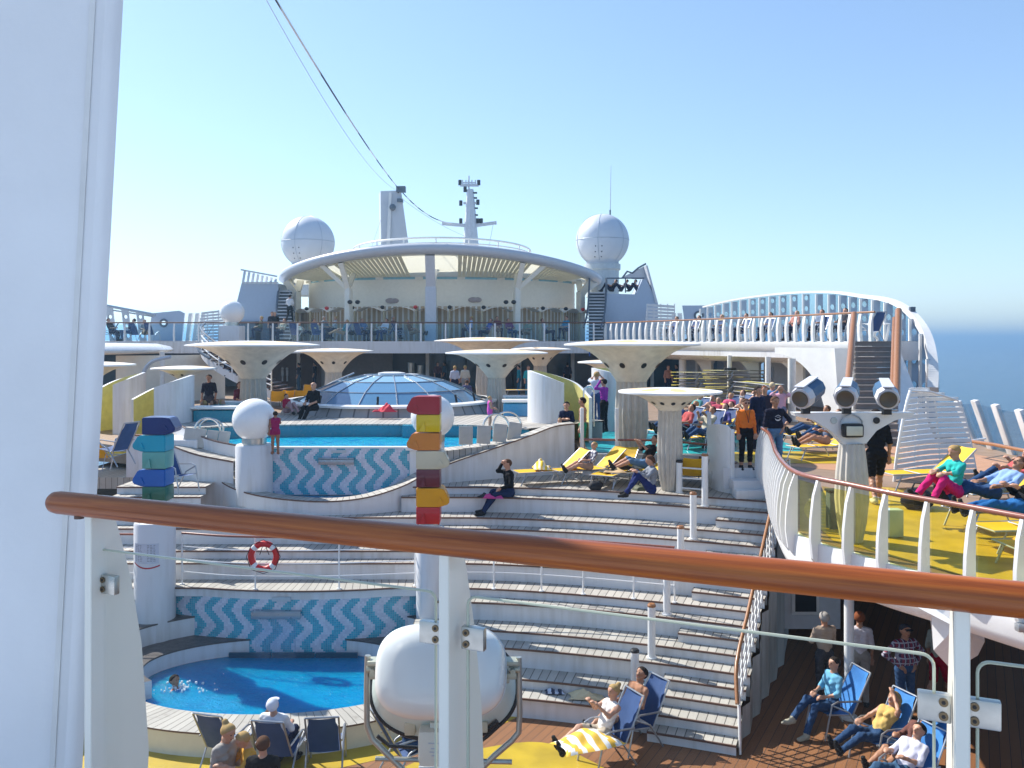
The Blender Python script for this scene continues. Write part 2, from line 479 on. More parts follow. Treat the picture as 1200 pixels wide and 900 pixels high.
def varnish():
    m, nt, p = newmat('varnished_teak')
    tc = N(nt, 'ShaderNodeTexCoord'); mp = N(nt, 'ShaderNodeMapping')
    mp.inputs['Rotation'].default_value = (0, 0, math.atan2(0.848, 2.036))
    mp.inputs['Scale'].default_value = (1, 1, 1)
    nt.links.new(tc.outputs['Object'], mp.inputs[0])
    m2 = N(nt, 'ShaderNodeMapping'); m2.inputs['Scale'].default_value = (1.6, 55, 55); nt.links.new(mp.outputs[0], m2.inputs[0])
    a = N(nt, 'ShaderNodeTexNoise'); a.inputs['Scale'].default_value = 1; a.inputs['Detail'].default_value = 8; a.inputs['Roughness'].default_value = 0.65; a.inputs['Distortion'].default_value = 0.3
    nt.links.new(m2.outputs[0], a.inputs[0])
    cr = N(nt, 'ShaderNodeValToRGB'); nt.links.new(a.outputs['Fac'], cr.inputs[0])
    e = cr.color_ramp.elements
    e[0].position = 0.3; e[0].color = (0.15, 0.032, 0.006, 1)
    e[1].position = 0.72; e[1].color = (0.50, 0.15, 0.022, 1)
    k = e.new(0.5); k.color = (0.31, 0.075, 0.011, 1)
    nt.links.new(cr.outputs[0], p.inputs['Base Color'])
    p.inputs['Roughness'].default_value = 0.4
    p.inputs['Coat Weight'].default_value = 0.35; p.inputs['Specular IOR Level'].default_value = 0.3; p.inputs['Coat Roughness'].default_value = 0.16
    b = N(nt, 'ShaderNodeBump'); b.inputs['Strength'].default_value = 0.15; b.inputs['Distance'].default_value = 0.003
    nt.links.new(a.outputs['Fac'], b.inputs['Height']); nt.links.new(b.outputs[0], p.inputs['Normal'])
    return m
varn = varnish()
woodrail = plain('oiled_handrail', (0.36, 0.15, 0.05), 0.35, var=0.15, scale=20, coat=0.4)
trans_ = bpy.data.materials.new('translucent_panel'); trans_.use_nodes = True
_n = trans_.node_tree; _n.nodes.clear(); _o = N(_n, 'ShaderNodeOutputMaterial'); _d = N(_n, 'ShaderNodeBsdfDiffuse'); _t = N(_n, 'ShaderNodeBsdfTranslucent'); _m = N(_n, 'ShaderNodeMixShader')
_d.inputs[0].default_value = (.82, .80, .70, 1); _t.inputs[0].default_value = (.80, .78, .64, 1); _m.inputs[0].default_value = .45
_n.links.new(_d.outputs[0], _m.inputs[1]); _n.links.new(_t.outputs[0], _m.inputs[2]); _n.links.new(_m.outputs[0], _o.inputs[0])
redrail = plain('reddish_handrail', (0.30, 0.10, 0.06), 0.3, var=0.1, scale=20, coat=0.5)
def smoothpath(pts, n=8):
    """Catmull-Rom through Vectors"""
    P = [Vector(p) for p in pts]
    P = [P[0] * 2 - P[1]] + P + [P[-1] * 2 - P[-2]]
    out = []
    for i in range(1, len(P) - 2):
        for k in range(n):
            t = k / n
            a, b, c, d = P[i - 1], P[i], P[i + 1], P[i + 2]
            out.append(0.5 * ((2 * b) + (c - a) * t + (2 * a - 5 * b + 4 * c - d) * t * t + (3 * b - a - 3 * c + d) * t ** 3))
    out.append(P[-2].copy())
    return out
def arc(c, r, a0, a1, n, z=0, sx=1, sy=1):
    return [Vector((c[0] + r * sx * math.cos(rad(a0 + (a1 - a0) * i / n)), c[1] + r * sy * math.sin(rad(a0 + (a1 - a0) * i / n)), z)) for i in range(n + 1)]
def text(body, size, mat, M, parent=None, ext=0.01, name='lettering'):
    cu = bpy.data.curves.new(name, 'FONT'); cu.body = body; cu.size = size; cu.extrude = ext
    o = bpy.data.objects.new(name, cu); col.objects.link(o)
    dg = bpy.context.evaluated_depsgraph_get()
    me = bpy.data.meshes.new_from_object(o.evaluated_get(dg))
    bpy.data.objects.remove(o)
    me.transform(M); me.materials.clear(); me.materials.append(mat)
    ob = bpy.data.objects.new(name, me); col.objects.link(ob)
    if parent is not None:
        me.transform(Matrix.Translation(-Vector(parent['_w']))); ob.parent = parent
    return ob
# ------------------------------------------------------------------ setting: sea, decks
mb = MB()
m_, nt_, p_ = newmat('sea_water')
p_.inputs['Base Color'].default_value = (0.012, 0.06, 0.11, 1)
p_.inputs['Roughness'].default_value = 0.12
tc_ = N(nt_, 'ShaderNodeTexCoord'); nz_ = N(nt_, 'ShaderNodeTexNoise'); nz_.inputs['Scale'].default_value = 0.35; nz_.inputs['Detail'].default_value = 8
nt_.links.new(tc_.outputs['Object'], nz_.inputs[0])
b_ = N(nt_, 'ShaderNodeBump'); b_.inputs['Strength'].default_value = 0.9; b_.inputs['Distance'].default_value = 1.2
nt_.links.new(nz_.outputs['Fac'], b_.inputs['Height']); nt_.links.new(b_.outputs[0], p_.inputs['Normal'])
R0 = [60, 200, 700, 2500, 9000, 24000]
cols_ = [[mb.bm.verts.new((0, 0, -24))]] 
rings = [[mb.bm.verts.new((r * math.cos(2 * PI * i / 64), r * math.sin(2 * PI * i / 64), -24)) for i in range(64)] for r in R0]
for i in range(64):
    mb.face([cols_[0][0], rings[0][i], rings[0][(i + 1) % 64]])
for a, b in zip(rings, rings[1:]):
    for i in range(64): mb.face([a[i], b[i], b[(i + 1) % 64], a[(i + 1) % 64]])
struct(mb.build('sea', m_, smooth=0))

# lower deck floor
mb = MB(); mb.box((-5, 18, -0.25), (37.6, 60, 0.5))
struct(mb.build('lower_deck', teakfloor, smooth=0))
# painted yellow band round the pool on the lower deck
PC = (-4.6, 16.85); PA, PB = 2.95, 1.8
mb = MB(); n = 72
V = []
for i in range(n + 1):
    a = 2 * PI * i / n
    V.append([(PC[0] + (PA + d) * math.cos(a), PC[1] + (PB + d) * math.sin(a), 0.004) for d in (0.7, 2.0 + 0.7 * math.sin(a * 2.0 + 0.4))])
for i in range(n): mb.poly([V[i][0], V[i + 1][0], V[i + 1][1], V[i][1]])
pp = [Vector((-1.6, 14.2, .008)), Vector((0.3, 14.9, .008)), Vector((1.25, 14.3, .008)), Vector((1.9, 13.2, .008)), Vector((1.5, 12, .008)), Vector((-1.5, 11.5, .008)), Vector((-3.0, 12.5, .008))]
mb.poly(smoothpath(pp + [pp[0]], 6)[:-1])
struct(mb.build('deck_paint', yellowd, smooth=0))

# ------------------------------------------------------------------ terraced seating
def Zk(k): return 1.7 + 0.567 * k
def Yk(k, X, off=0.0):
    t = max(0.0, X - 0.17 * k + 1.5)
    return 18.4 + 0.92 * k - 0.09 * t ** 1.6 - off
def XR(k): return 4.85 + 0.41 * k
def XL(k): return 3.39 + 0.44 * k
def nose(k, x0, x1, off, n=28, fn=None):
    xs = [x0 + (x1 - x0) * i / n for i in range(n + 1)]
    out = []
    for x in xs:
        y = Yk(k, x, off) if fn is None else fn(x) - off
        out.append(Vector((x, y, 0)))
    return out
def tread(mbw, mbn, mbr, path, z, depth, drop):
    """wood tread with nosing along a plan path, and the white riser under it"""
    path = [Vector((p.x, p.y, z)) for p in path]
    # outward (towards the viewer) is +offset for a path running in +X: (t.y,-t.x) -> (0,-1)
    mbw.ribbon(path, [(-depth, 0), (0.0, 0)])
    mbn.ribbon(path, [(0.0, 0.0), (0.025, -0.002), (0.025, -0.035), (-0.03, -0.037)])
    mbr.ribbon(path, [(-0.012, -0.03), (-0.012, -drop)])
terr = thing('seating_terrace', 'curved white and weathered wood terrace steps rising from the lower pool', 'terrace', (0, 18, 0))
for k in (-2, -1, 0, 1, 2, 3):
    x0 = -9.8 if k >= 0 else -2.05
    w, nb, rs = MB(), MB(), MB()
    segs = []
    bowl = k == 3
    if k == 0:
        fn = lambda X: min(Yk(0, X), 18.15 + 0.06 * (X + 4.6) ** 2)
        path = nose(0, x0, XR(0), 0, 60, fn)
    else: path = nose(k, x0, XR(k), 0, 44)
    z = Zk(k)
    dep = 1.3 if k < 3 else 2.6
    if bowl:
        w2, n2, r2 = MB(), MB(), MB(); tread(w2, n2, r2, nose(k, x0, -7.6, 0, 8), z, dep, 0.20); w2.build('tread', terratone, terr, world=True, smooth=0); n2.build('nosing', noseb, terr, world=True, smooth=0); r2.build('riser', white, terr, world=True, smooth=0); w2, n2, r2 = MB(), MB(), MB(); tread(w2, n2, r2, nose(k, x0, -7.6, .34, 8), z - .19, .5, .4); w2.build('tread', terratone, terr, world=True, smooth=0); n2.build('nosing', noseb, terr, world=True, smooth=0); r2.build('riser', white, terr, world=True, smooth=0); path = nose(k, -2.7, XR(k), 0, 34)
    tread(w, nb, rs, path, z, dep, 0.20)
    if k == 0: rs_drop = 0
    # seat strip, one small riser down
    if k > 0: sp = nose(k, -2.7 if bowl else x0, XR(k) - 0.12, 0.34, 44)
    elif k == 0: sp = nose(0, -1.6, XR(0) - 0.12, 0.36, 30)
    else: sp = nose(k, -1.9, XR(k) - 0.12, 0.42, 30)
    tread(w, nb, rs, sp, z - 0.19, 0.5, 0.40)
    # extra stair step on the right
    st = nose(k, XL(k) - 0.15, XR(k) - 0.25, 0.66 if k > -2 else 0.74, 10)
    tread(w, nb, rs, st, z - 0.38, 0.45, 0.20)
    rt = w.build('tread', terratone, terr, world=True, smooth=0)
    nb.build('nosing', noseb, rt, world=True, smooth=0)
    # closing walls: end of the seat against the stairs, and the outer stair side
    xe = XL(k) - 0.15
    rs.poly([(xe + .15, Yk(k, xe, 0.32), z - 0.225), (xe + .15, Yk(k, xe, 0.32), z - 0.575), (xe + .15, Yk(k, xe, -0.3), z - 0.575), (xe + .15, Yk(k, xe, -0.3), z - 0.225)])
    rs.build('riser', white, terr, world=True, smooth=0)
mb = MB()
xs = [(XR(k), Yk(k, XR(k)), Zk(k)) for k in (-2, -1, 0, 1, 2, 3)]
pr = []
for i, (x, y, z) in enumerate(xs):
    pr += [(x - 0.22, y - 0.62, z - 0.567), (x - 0.22, y - 0.62, z - 0.38), (x - 0.12, y - 0.34, z - 0.38), (x - 0.12, y - 0.34, z - 0.19), (x, y - 0.0, z - 0.19), (x, y, z - 0.012)]
pr.append((xs[-1][0] + 0.5, xs[-1][1] + 1.3, xs[-1][2] - 0.012))
for a, b in zip(pr, pr[1:]):
    a2 = (a[0] + 0.03, a[1]); b2 = (b[0] + 0.03, b[1])
    mb.poly([(a2[0], a2[1], 0), (b2[0], b2[1], 0), (b2[0], b2[1], max(0.02, b[2])), (a2[0], a2[1], max(0.02, a[2]))])
mb.build('side_wall', streaky('stained_concrete', (0.46, 0.46, 0.45), (0.2, 0.19, 0.17), 0.6), terr, world=True, smooth=0)

# wooden sun terrace at the top (z 3.4)
mb = MB(); mb.prism([(-12, 22.6), (6.6, 22.3), (6.6, 23.6), (-12, 24)], 3.1, 3.398)
mb.prism([(-12, 24), (6.6, 23.6), (6.6, 26), (-12, 26)], 3.1, 3.39)
struct(mb.build('sun_terrace', upfloor, smooth=0))

# ------------------------------------------------------------------ pool deck (z 3.95), two sheets round the stairwell
DZ = 3.95
railpts = [(5.95, 20.2), (5.76, 19), (5.3, 17.2), (4.93, 15.8), (4.62, 14.4), (4.49, 13.5), (4.56, 12.9), (4.88, 12.2), (5.18, 11.5), (5.64, 10.7), (6.0, 10.0), (6.6, 8.9), (7.2, 7.6), (7.4, 6.0)]
edge = smoothpath([Vector((x, y, 0)) for x, y in railpts], 5)
mb = MB()
mb.prism([(v.x + 0.05, v.y) for v in edge] + [(14, 6), (14, 20.2)], DZ - 0.4, DZ)
mb.prism([(5.05, 20.2), (14, 20.2), (14.0, 28.6), (15.5, 31.2), (16.6, 36), (16.6, 62), (-32, 62), (-32, 24.6), (-12, 24.6), (-9.6, 23.4), (-9.0, 25.4), (1.9, 25.4), (1.9, 23.0), (5.05, 23.0)], DZ - 0.4, DZ)
struct(mb.build('pool_deck', plain('pool_deck_paint', (0.30, 0.20, 0.13), 0.55, var=0.12, scale=2), smooth=0))
mb = MB(); mb.prism([(1.9, 22.98), (5.03, 22.98), (5.03, 22.96), (1.9, 22.96)], 3.2, DZ + 0.01)
struct(mb.build('kerb', white, smooth=0))
mb = MB(); mb.box((-5, 20, -12.3), (37, 150, 23.5)); mb.box((-5, 45, 1.9), (37, 34, 3.2)) if False else None; struct(mb.build('hull', whitec, smooth=0))
# painted floor zones on the pool deck
def patch(name, pts, mat, z):
    m = MB(); m.poly(smoothpath([Vector((x, y, z)) for x, y in pts + [pts[0]]], 6)[:-1])
    return struct(m.build(name, mat, smooth=0))
patch('deck_paint', [(2.2, 23.4), (7.5, 23.2), (8.2, 26), (7, 29), (3, 30), (2.1, 27)], teal, DZ + 0.004)
patch('deck_paint', [(5.4, 21.4), (9.5, 21.3), (10.0, 22.6), (8, 23.6), (5.6, 23.2)], yellowd, DZ + 0.008)
patch('deck_paint', [(4.9, 13.0), (5.3, 15.5), (6.6, 17.6), (8.3, 17.5), (8.6, 15), (9.2, 12.5), (9.5, 10.0), (7.4, 9.2), (6.2, 10.5)], yellowd, DZ + 0.008)
patch('deck_paint', [(6.6, 21.0), (8.6, 19.2), (9.6, 17.0), (11.8, 17.2), (12.6, 20), (12.2, 24), (9.8, 25), (8.8, 22.4)], peach, DZ + 0.004)
mb = MB()
for (a, b) in (((5.1, 20.17), 0), ):
    mb.box((5.78, 19.95, DZ - 0.28), (1.3, 0.46, 0.2), bev=0.01)
    mb.box((5.78, 19.72, DZ - 0.46), (1.3, 0.46, 0.19), bev=0.01)
    mb.box((5.6, 20.21, DZ - 0.2), (1.2, 0.03, 0.5))
tag(mb.build('steps', white), 'short white steps under the woman in the orange jacket', 'steps')

# ------------------------------------------------------------------ lower pool
lp = thing('swimming_pool', 'lower oval pool with deep blue water under the wave mosaic wall', 'pool', (PC[0], PC[1], 0))
mb = MB()
mb.grid(lambda u, v: Vector((PC[0] + (PA + 0.02) * (v ** .5 if v else 0.0) * math.cos(2 * PI * u), PC[1] + (PB + 0.02) * (v ** .5 if v else 0.0) * math.sin(2 * PI * u), 0.31)), 64, 6)
mb.build('water', poolwater, lp, world=True)
def ering(a0, a1, d0, d1, z, n=60):
    P = []
    for i in range(n + 1):
        a = rad(a0 + (a1 - a0) * i / n)
        P.append((Vector((PC[0] + (PA + d0) * math.cos(a), PC[1] + (PB + d0) * math.sin(a), z)), Vector((PC[0] + (PA + d1) * math.cos(a), PC[1] + (PB + d1) * math.sin(a), z))))
    return P
def ringparts(a0, a1, d0, d1, z, zb, parent, ci=True, woodname='coping', woodm=None):
    P = ering(a0, a1, d0, d1, z); w = MB(); b = MB(); e = MB(); L = 0
    for i in range(len(P) - 1):
        l = (P[i + 1][1] - P[i][1]).length
        w.poly([P[i][0], P[i + 1][0], P[i + 1][1], P[i][1]], 0, [(L, 0), (L + l, 0), (L + l, .7), (L, .7)])
        for s_, q in ((0, 0.012), (1, -0.012)):
            A, B = P[i][s_], P[i + 1][s_]
            dn = Vector((0, 0, zb - z)); dt = Vector((0, 0, -0.03))
            c = Vector((PC[0], PC[1], z))
            Ai = A + (A - c).normalized() * q; Bi = B + (B - c).normalized() * q
            b.poly([Ai + dt, Bi + dt, Bi + dn, Ai + dn])
            e.poly([A, B, B + dt, A + dt]); e.poly([A + dt, B + dt, Bi + dt, Ai + dt])
        L += l
    for k in (0, -1):
        A, B = P[k]; b.poly([A, B, B + Vector((0, 0, zb - z)), A + Vector((0, 0, zb - z))])
    c = w.build(woodname, woodm or terratone, parent, world=True, smooth=0)
    e.build('edge_trim', noseb if woodm is None else woodm, c, world=True, smooth=0)
    b.build('tub_wall', cream if ci else white, parent, world=True, smooth=0)
ringparts(150, 400, 0.0, 0.75, 0.42, 0.0, lp)
darkstep = plain('wet_dark_teak', (0.10, 0.085, 0.08), 0.4, var=0.2, scale=8)
stt = thing('pool_steps', 'dark curved steps with white risers round the back of the lower pool', 'steps', (PC[0], PC[1], 0))
ringparts(106, 215, -0.32, 0.42, 0.64, 0.2, stt, False, 'step', darkstep)
ringparts(112, 215, 0.4, 1.5, 1.05, 0.2, stt, False, 'step', darkstep)
ringparts(30, 70, -0.3, 0.5, 0.64, 0.2, stt, False, 'step', darkstep)
ringparts(20, 60, 0.45, 1.6, 1.05, 0.2, stt, False, 'step', darkstep)
# filler terrace on the far left below walkway 0
mb = MB(); w = MB(); nn = MB()
for z, x1, y in ((1.51, -7.9, 18.1), (1.3, -8.3, 17.8)):
    mb.box(((-11 + x1) / 2, y + 1, z - 0.4), (x1 + 11, 2, 0.78)); w.box(((-11 + x1) / 2 + 0.02, y + 0.97, z), (x1 + 11.04, 2.04, 0.03))
sf = thing('side_steps', 'short wood topped steps left of the white pillar beside the lower pool', 'steps', (-9, 18, 0))
mb.build('riser', white, sf, world=True); w.build('tread', terratone, sf, world=True)

# mosaic wall
mw = thing('mosaic_wall', 'curved blue and white wave mosaic wall behind the lower pool', 'wall', (-4.6, 18.2, 0))
f_ = lambda X: 18.165 + 0.06 * (X + 4.6) ** 2
mb = MB(); mb.grid(lambda u, v: Vector((-7.4 + 5.5 * u, f_(-7.4 + 5.5 * u), 0.3 + 1.36 * v)), 40, 6, uvf=lambda u, v: (5.5 * u, 1.36 * v))
mb.build('mosaic_panel', mosaic, mw, world=True, smooth=80)
mb = MB(); mb.box((-5.0, 18.12, 1.27), (1.05, 0.16, 0.03), bev=0.01); mb.box((-5.0, 18.06, 1.19), (1.05, 0.03, 0.14), bev=0.008)
mb.build('water_spout', plain('spout_steel', (0.35, 0.40, 0.45), 0.3, 0.6), mw, world=True)
mb = MB(); mb.box((-4.9, 18.13, 1.52), (0.4, 0.02, 0.09)); mb.build('name_plate', plain('plate_grey', (.5, .55, .58), .5), mw, world=True)
mb = MB()
for i in range(3): mb.box((-6.05 + i * 0.92 + 0.5, 18.06, 0.36), (0.88, 0.05, 0.1))
mb.build('overflow_grille', plain('dark_teal', (0.01, 0.08, 0.13), .4), mw, world=True)
mb = MB(); rng = random.Random(3)
mb.grid(lambda u, v: Vector((-5.4 + 0.85 * u, 18.04 - 0.10 * (1 - v) ** .5 - 0.02 * math.sin(u * 50 + v * 3), 0.32 + 0.8 * v)), 30, 6)
mb.build('falling_water', glassmat('water_sheet', (0.85, 0.93, 1.0), 0.1, 0.12), mw, world=True)

# pillars with totems
def pillar(x, y, z0, z1, r, label):
    t = thing('pillar', label, 'pillar', (x, y, z0))
    mb = MB(); mb.lathe([(r, 0), (r, z1 - z0 - 0.04), (r - 0.02, z1 - z0), (r - 0.07, z1 - z0), (r - 0.08, z1 - z0 - 0.05), (0, z1 - z0 - 0.06)], n=36)
    mb.build('shaft', white, t)
    return t
p1 = pillar(-7.68, 18.35, 0.6, 3.14, 0.42, 'thick white cylinder pillar with a faded notice at the left of the mosaic wall')
mb = MB()
a0 = -PI / 2 - 0.15
def onp(a, z, r=0.424): return Vector((math.cos(a) * r, math.sin(a) * r, z))
mb.grid(lambda u, v: onp(a0 - 0.62 + 1.35 * u, 1.72 + 0.42 * v), 12, 3)
nz = mb.build('notice', plain('faded_notice', (0.62, 0.66, 0.74), .5), p1)
mb = MB(); rng = random.Random(5)
for c0 in (-0.55, 0.12):
    for j in range(11):
        for w0 in range(3):
            u0 = a0 + c0 + 0.06 + w0 * 0.15; ww = rng.uniform(.05, .12)
            z = 1.77 + j * 0.033
            mb.poly([onp(u0, z, .427), onp(u0 + ww, z, .427), onp(u0 + ww, z + .013, .427), onp(u0, z + .013, .427)])
mb.build('text_lines', plain('faded_print', (0.30, 0.32, 0.36), .6), nz)
mb = MB(); mb.grid(lambda u, v: onp(a0 - 0.62 + 1.4 * u, 1.66 + 0.03 * v - 0.12 * math.sin(PI * u)*0.6 + .05*(1-u), .428), 12, 1); mb.build('red_swoosh', plain('swoosh_red', (.5, .02, .03), .5), nz)
p2 = pillar(-1.78, 18.25, 0.2, 3.05, 0.27, 'slim white cylinder pillar under the red totem')

def totem(x, y, z0, blocks, label, ped):
    t = thing('totem_pole', label, 'totem', (x, y, z0))
    mb = MB(); mb.lathe([(0.25, 0), (0.25, ped), (0.0, ped)], n=8, a0=PI / 8, a1=PI / 8 + 2 * PI)
    mb.build('pedestal', white, t)
    mb = MB()
    for s in (-1, 1):
        mb.tube([(0.2 * s, -0.15, ped * 0.9), (0.33 * s, -0.15, ped * 0.55), (0.27 * s, -0.15, ped * 0.75), (0.36 * s, -0.15, ped * 0.2)], 0.012, 6)
    mb.build('clip', chrome, t)
    z = ped
    for (nm, c, h, d, kind) in blocks:
        m = plain('totem_' + nm, c, 0.35, var=0.06, scale=3, coat=0.3)
        mb = MB(); w = 0.25
        b = 0.03
        # faceted block with a snout towards d (-1 left, +1 right)
        if kind == 'block':
            mb.box((0, 0, z + h / 2), (w * 2, w * 1.9, h - 0.012), bev=0.02)
            mb.extr([(-w * .2, -w * .97, z + .03), (-w * .75, -w * .97, z + .03), (-w * .3, -w * .97, z + h * .6)], (0, -0.035, 0))
        else:
            pts = [(-w * d, -w, z), (w * 1.0 * d, -w, z + 0.0), (w * 1.75 * d, -w, z + 0.06), (w * 1.85 * d, -w, z + 0.14), (w * 1.35 * d, -w, z + h * .93), (w * .9 * d, -w, z + h - .012), (-w * d, -w, z + h - .012)]
            A = [mb.bm.verts.new(p) for p in pts]
            B = [mb.bm.verts.new((p[0] if abs(p[0]) < w * 1.1 else p[0] * .93, w, p[2])) for p in pts]
            Mi = [mb.bm.verts.new((p[0] * (1.0 if abs(p[0]) < w * 1.1 else 0.97), -w * 1.02, p[2])) for p in pts]
            nn_ = len(pts)
            for i in range(nn_):
                j = (i + 1) % nn_
                mb.face([A[i], A[j], B[j], B[i]])
            mb.face(A[::-1]); mb.face(B)
            for v in Mi: mb.bm.verts.remove(v)
            bmesh.ops.bevel(mb.bm, geom=list(mb.bm.edges), offset=0.018, segments=2, affect='EDGES')
            # brow and cheek facets
            mb.extr([(w * .75 * d, -w - .001, z + .05), (w * 1.3 * d, -w - .001, z + .1), (w * 1.0 * d, -w - .001, z + h * .55)], (0, -0.03, 0))
        mb.build('painted_block', m, t, label=nm.replace('_', ' ') + ' totem block', smooth=25)
        z += h
    return t
totem(-7.62, 18.38, 3.09, [('green', (0.01, 0.14, 0.09), .33, 1, 'block'), ('royal_blue', (0.0, 0.13, 0.50), .37, -1, 's'), ('mint', (0.12, 0.42, 0.38), .37, 1, 'block'), ('turquoise', (0.0, 0.38, 0.55), .36, -1, 's'), ('navy', (0.0, 0.02, 0.16), .38, 1, 's')],
      'totem of blue and green blocks with a navy top, at the left', 0.49)
totem(-1.78, 18.3, 3.0, [('red', (0.55, 0.01, 0.02), .37, 1, 'block'), ('amber', (0.80, 0.36, 0.0), .41, 1, 's'), ('maroon', (0.13, 0.012, 0.03), .39, 1, 'block'), ('cream', (0.62, 0.58, 0.42), .40, 1, 's'), ('orange', (0.62, 0.20, 0.0), .38, -1, 's'), ('yellow', (0.75, 0.55, 0.0), .38, 1, 'block'), ('crimson', (0.38, 0.005, 0.02), .39, -1, 's')],
      'totem of red, yellow and orange blocks with a crimson top, in the middle', 0.12)

# walkway railing with the lifebuoy
def railing(label, pts, zf, h=1.12, post_every=1.7, bars=(0.28, 0.55, 0.83), topm=redrail, cat='railing', postm=whitec, rt=0.025, name='railing', barm=None, group=None):
    """pts: plan points; zf: floor height function or value"""
    P = smoothpath([Vector((p[0], p[1], 0)) for p in pts], 8) if len(pts) > 2 else [Vector((p[0], p[1], 0)) for p in pts]
    z = (lambda p: zf) if not callable(zf) else zf
    c = P[len(P) // 2]
    t = thing(name, label, cat, (c.x, c.y, z(c)), group=group)
    mb = MB(); mb.tube([p + Vector((0, 0, z(p) + h)) for p in P], rt, 10); mb.build('handrail', topm, t, world=True)
    mb = MB()
    for b in bars: mb.tube([p + Vector((0, 0, z(p) + b)) for p in P], 0.012, 6)
    if bars: mb.build('rails', barm or postm, t, world=True)
    L = 0; nxt = 0; tot = sum((P[i + 1] - P[i]).length for i in range(len(P) - 1)); k = max(1, round(tot / post_every)); stepl = tot / k
    cnt = 0
    for i in range(len(P)):
        if i: L += (P[i] - P[i - 1]).length
        while L >= nxt - 1e-3 and cnt <= k:
            q = P[i]
            m = MB(); m.cyl(q + Vector((0, 0, z(q))), q + Vector((0, 0, z(q) + h)), 0.018, n=8); m.cyl(q + Vector((0, 0, z(q))), q + Vector((0, 0, z(q) + .02)), 0.05, n=10)
            m.build('post', postm, t, world=True)
            nxt += stepl; cnt += 1
    return t
railing('curved railing with a reddish handrail above the mosaic wall', [(-7.2, 18.62), (-6, 18.3), (-4.6, 18.22), (-3.2, 18.33), (-2.1, 18.5)], 1.7)
railing('short railing left of the notice pillar', [(-9.8, 18.5), (-8.1, 18.5)], 1.7)
railing('long railing across the terrace between the red totem and the stairs', [(-1.5, 18.3), (0, Yk(0, 0) - .0), (1.7, Yk(0, 1.7)), (3.3, Yk(0, 3.3) + .02)], 1.7, post_every=0.98, bars=(0.35, 0.62))
# lifebuoy
lb = thing('lifebuoy', 'red and white lifebuoy hanging on the curved railing', 'lifebuoy', tuple(W(309, 652, 18.14)))
R_ = 0.27
for i in range(4):
    mb = MB(); a0 = rad(45 + 90 * i + 9); a1 = rad(45 + 90 * (i + 1) - 9)
    mb.tube([(R_ * math.cos(a0 + (a1 - a0) * k / 10), 0, R_ * math.sin(a0 + (a1 - a0) * k / 10)) for k in range(11)], 0.065, 12)
    mb.build('red_segment', redp, lb)
    mb = MB(); a0, a1 = rad(45 + 90 * i - 9), rad(45 + 90 * i + 9)
    mb.tube([(R_ * math.cos(a0 + (a1 - a0) * k / 4), 0, R_ * math.sin(a0 + (a1 - a0) * k / 4)) for k in range(5)], 0.067, 12)
    mb.build('white_band', whitec, lb)
mb = MB(); mb.tube([(0.36 * math.cos(t * PI / 4), -0.03 - .02 * (t % 2), 0.36 * math.sin(t * PI / 4) - .01 * (t % 2)) for t in range(8)], 0.008, 5, closed=True)
mb.tube([(0, 0.02, 0.3), (-0.1, 0.05, 0.02)], 0.008, 5); mb.tube([(0, 0.02, 0.3), (0.1, 0.05, 0.02)], 0.008, 5)
mb.build('grab_rope', black, lb)

# bollards beside the stairs and the small barrier
def bollard(p, h, label, capm):
    t = thing('bollard', label, 'bollard', tuple(p), group='white bollards beside the stairs')
    mb = MB(); mb.cyl((0, 0, 0), (0, 0, h), 0.075, n=16); mb.cyl((0, 0, 0), (0, 0, .02), .1, n=16); mb.build('post', whitec, t)
    mb = MB(); mb.lathe([(0.08, h), (0.082, h + .03), (0.06, h + .06), (0, h + .065)], n=16); mb.lathe([(0, h), (.08, h)], n=16); mb.build('cap', capm, t)
names = {3: 'white bollard by the barrier, second from the top of the stairs', 2: 'white bollard right of the seated terrace edge, third from the top', 1: 'white bollard just above the long handrail, fourth from the top', 0: 'tall white bollard at the end of the terrace railing', -1: 'white bollard fifth down the stairs with brown cap', -2: 'lowest white bollard behind the blue deck chair, dark cap'}
for k in (3, 2, 1, 0, -1, -2):
    x = XL(k) - 0.28
    h = 1.15 if k in (0, 3) else 0.98
    bollard((x, Yk(k, x, 0.22), Zk(k) - 0.185), h, names[k], woodrail if k > -2 else black)
bollard((3.98, 20.3, 3.4), 0.72, 'short white bollard with black cap beside the fluted umbrella foot', black)
t = thing('barrier', 'white three bar barrier beside the fluted umbrella foot', 'barrier', (4.3, 20.1, 3.4))
mb = MB()
for z in (0.12, 0.36, 0.6): mb.cyl((4.0, 20.28, 3.4 + z), (4.58, 19.98, 3.4 + z), 0.02, n=8)
mb.build('bars', whitec, t, world=True)

# stair handrail on the right, ziz-zagging down the stairs
sr = thing('stair_railing', 'steep wooden stair handrail with white bars on the right of the stairs', 'railing', (4.9, 17, 0))
hp = []; fp = []
for k in (3, 2, 1, 0, -1, -2):
    x, y, z = XR(k), Yk(k, XR(k)), Zk(k)
    if k == 3: hp.append(Vector((x + .25, y + .5, z + .9)))
    hp += [Vector((x - .1, y - .1, z + .80))]
    if k == -2: hp.append(Vector((x - .22, y - .6, z + .3)))
    fp.append(Vector((x - .08, y + .02, z)))
hp = smoothpath(hp, 3)
mb = MB(); mb.tube(hp, 0.035, 10); mb.build('handrail', woodrail, sr, world=True)
for q in (0.2, 0.36, 0.52, 0.68):
    mb = MB(); mb.tube([p + Vector((0.05, 0.0, -q)) for p in hp], 0.012, 6); mb.build('bar', whitec, sr, world=True)
for p in hp:
    mb = MB(); mb.cyl(p + Vector((.05, 0, -.85)), p + Vector((0.04, 0, -.02)), 0.022, n=8); mb.build('post', whitec, sr, world=True)
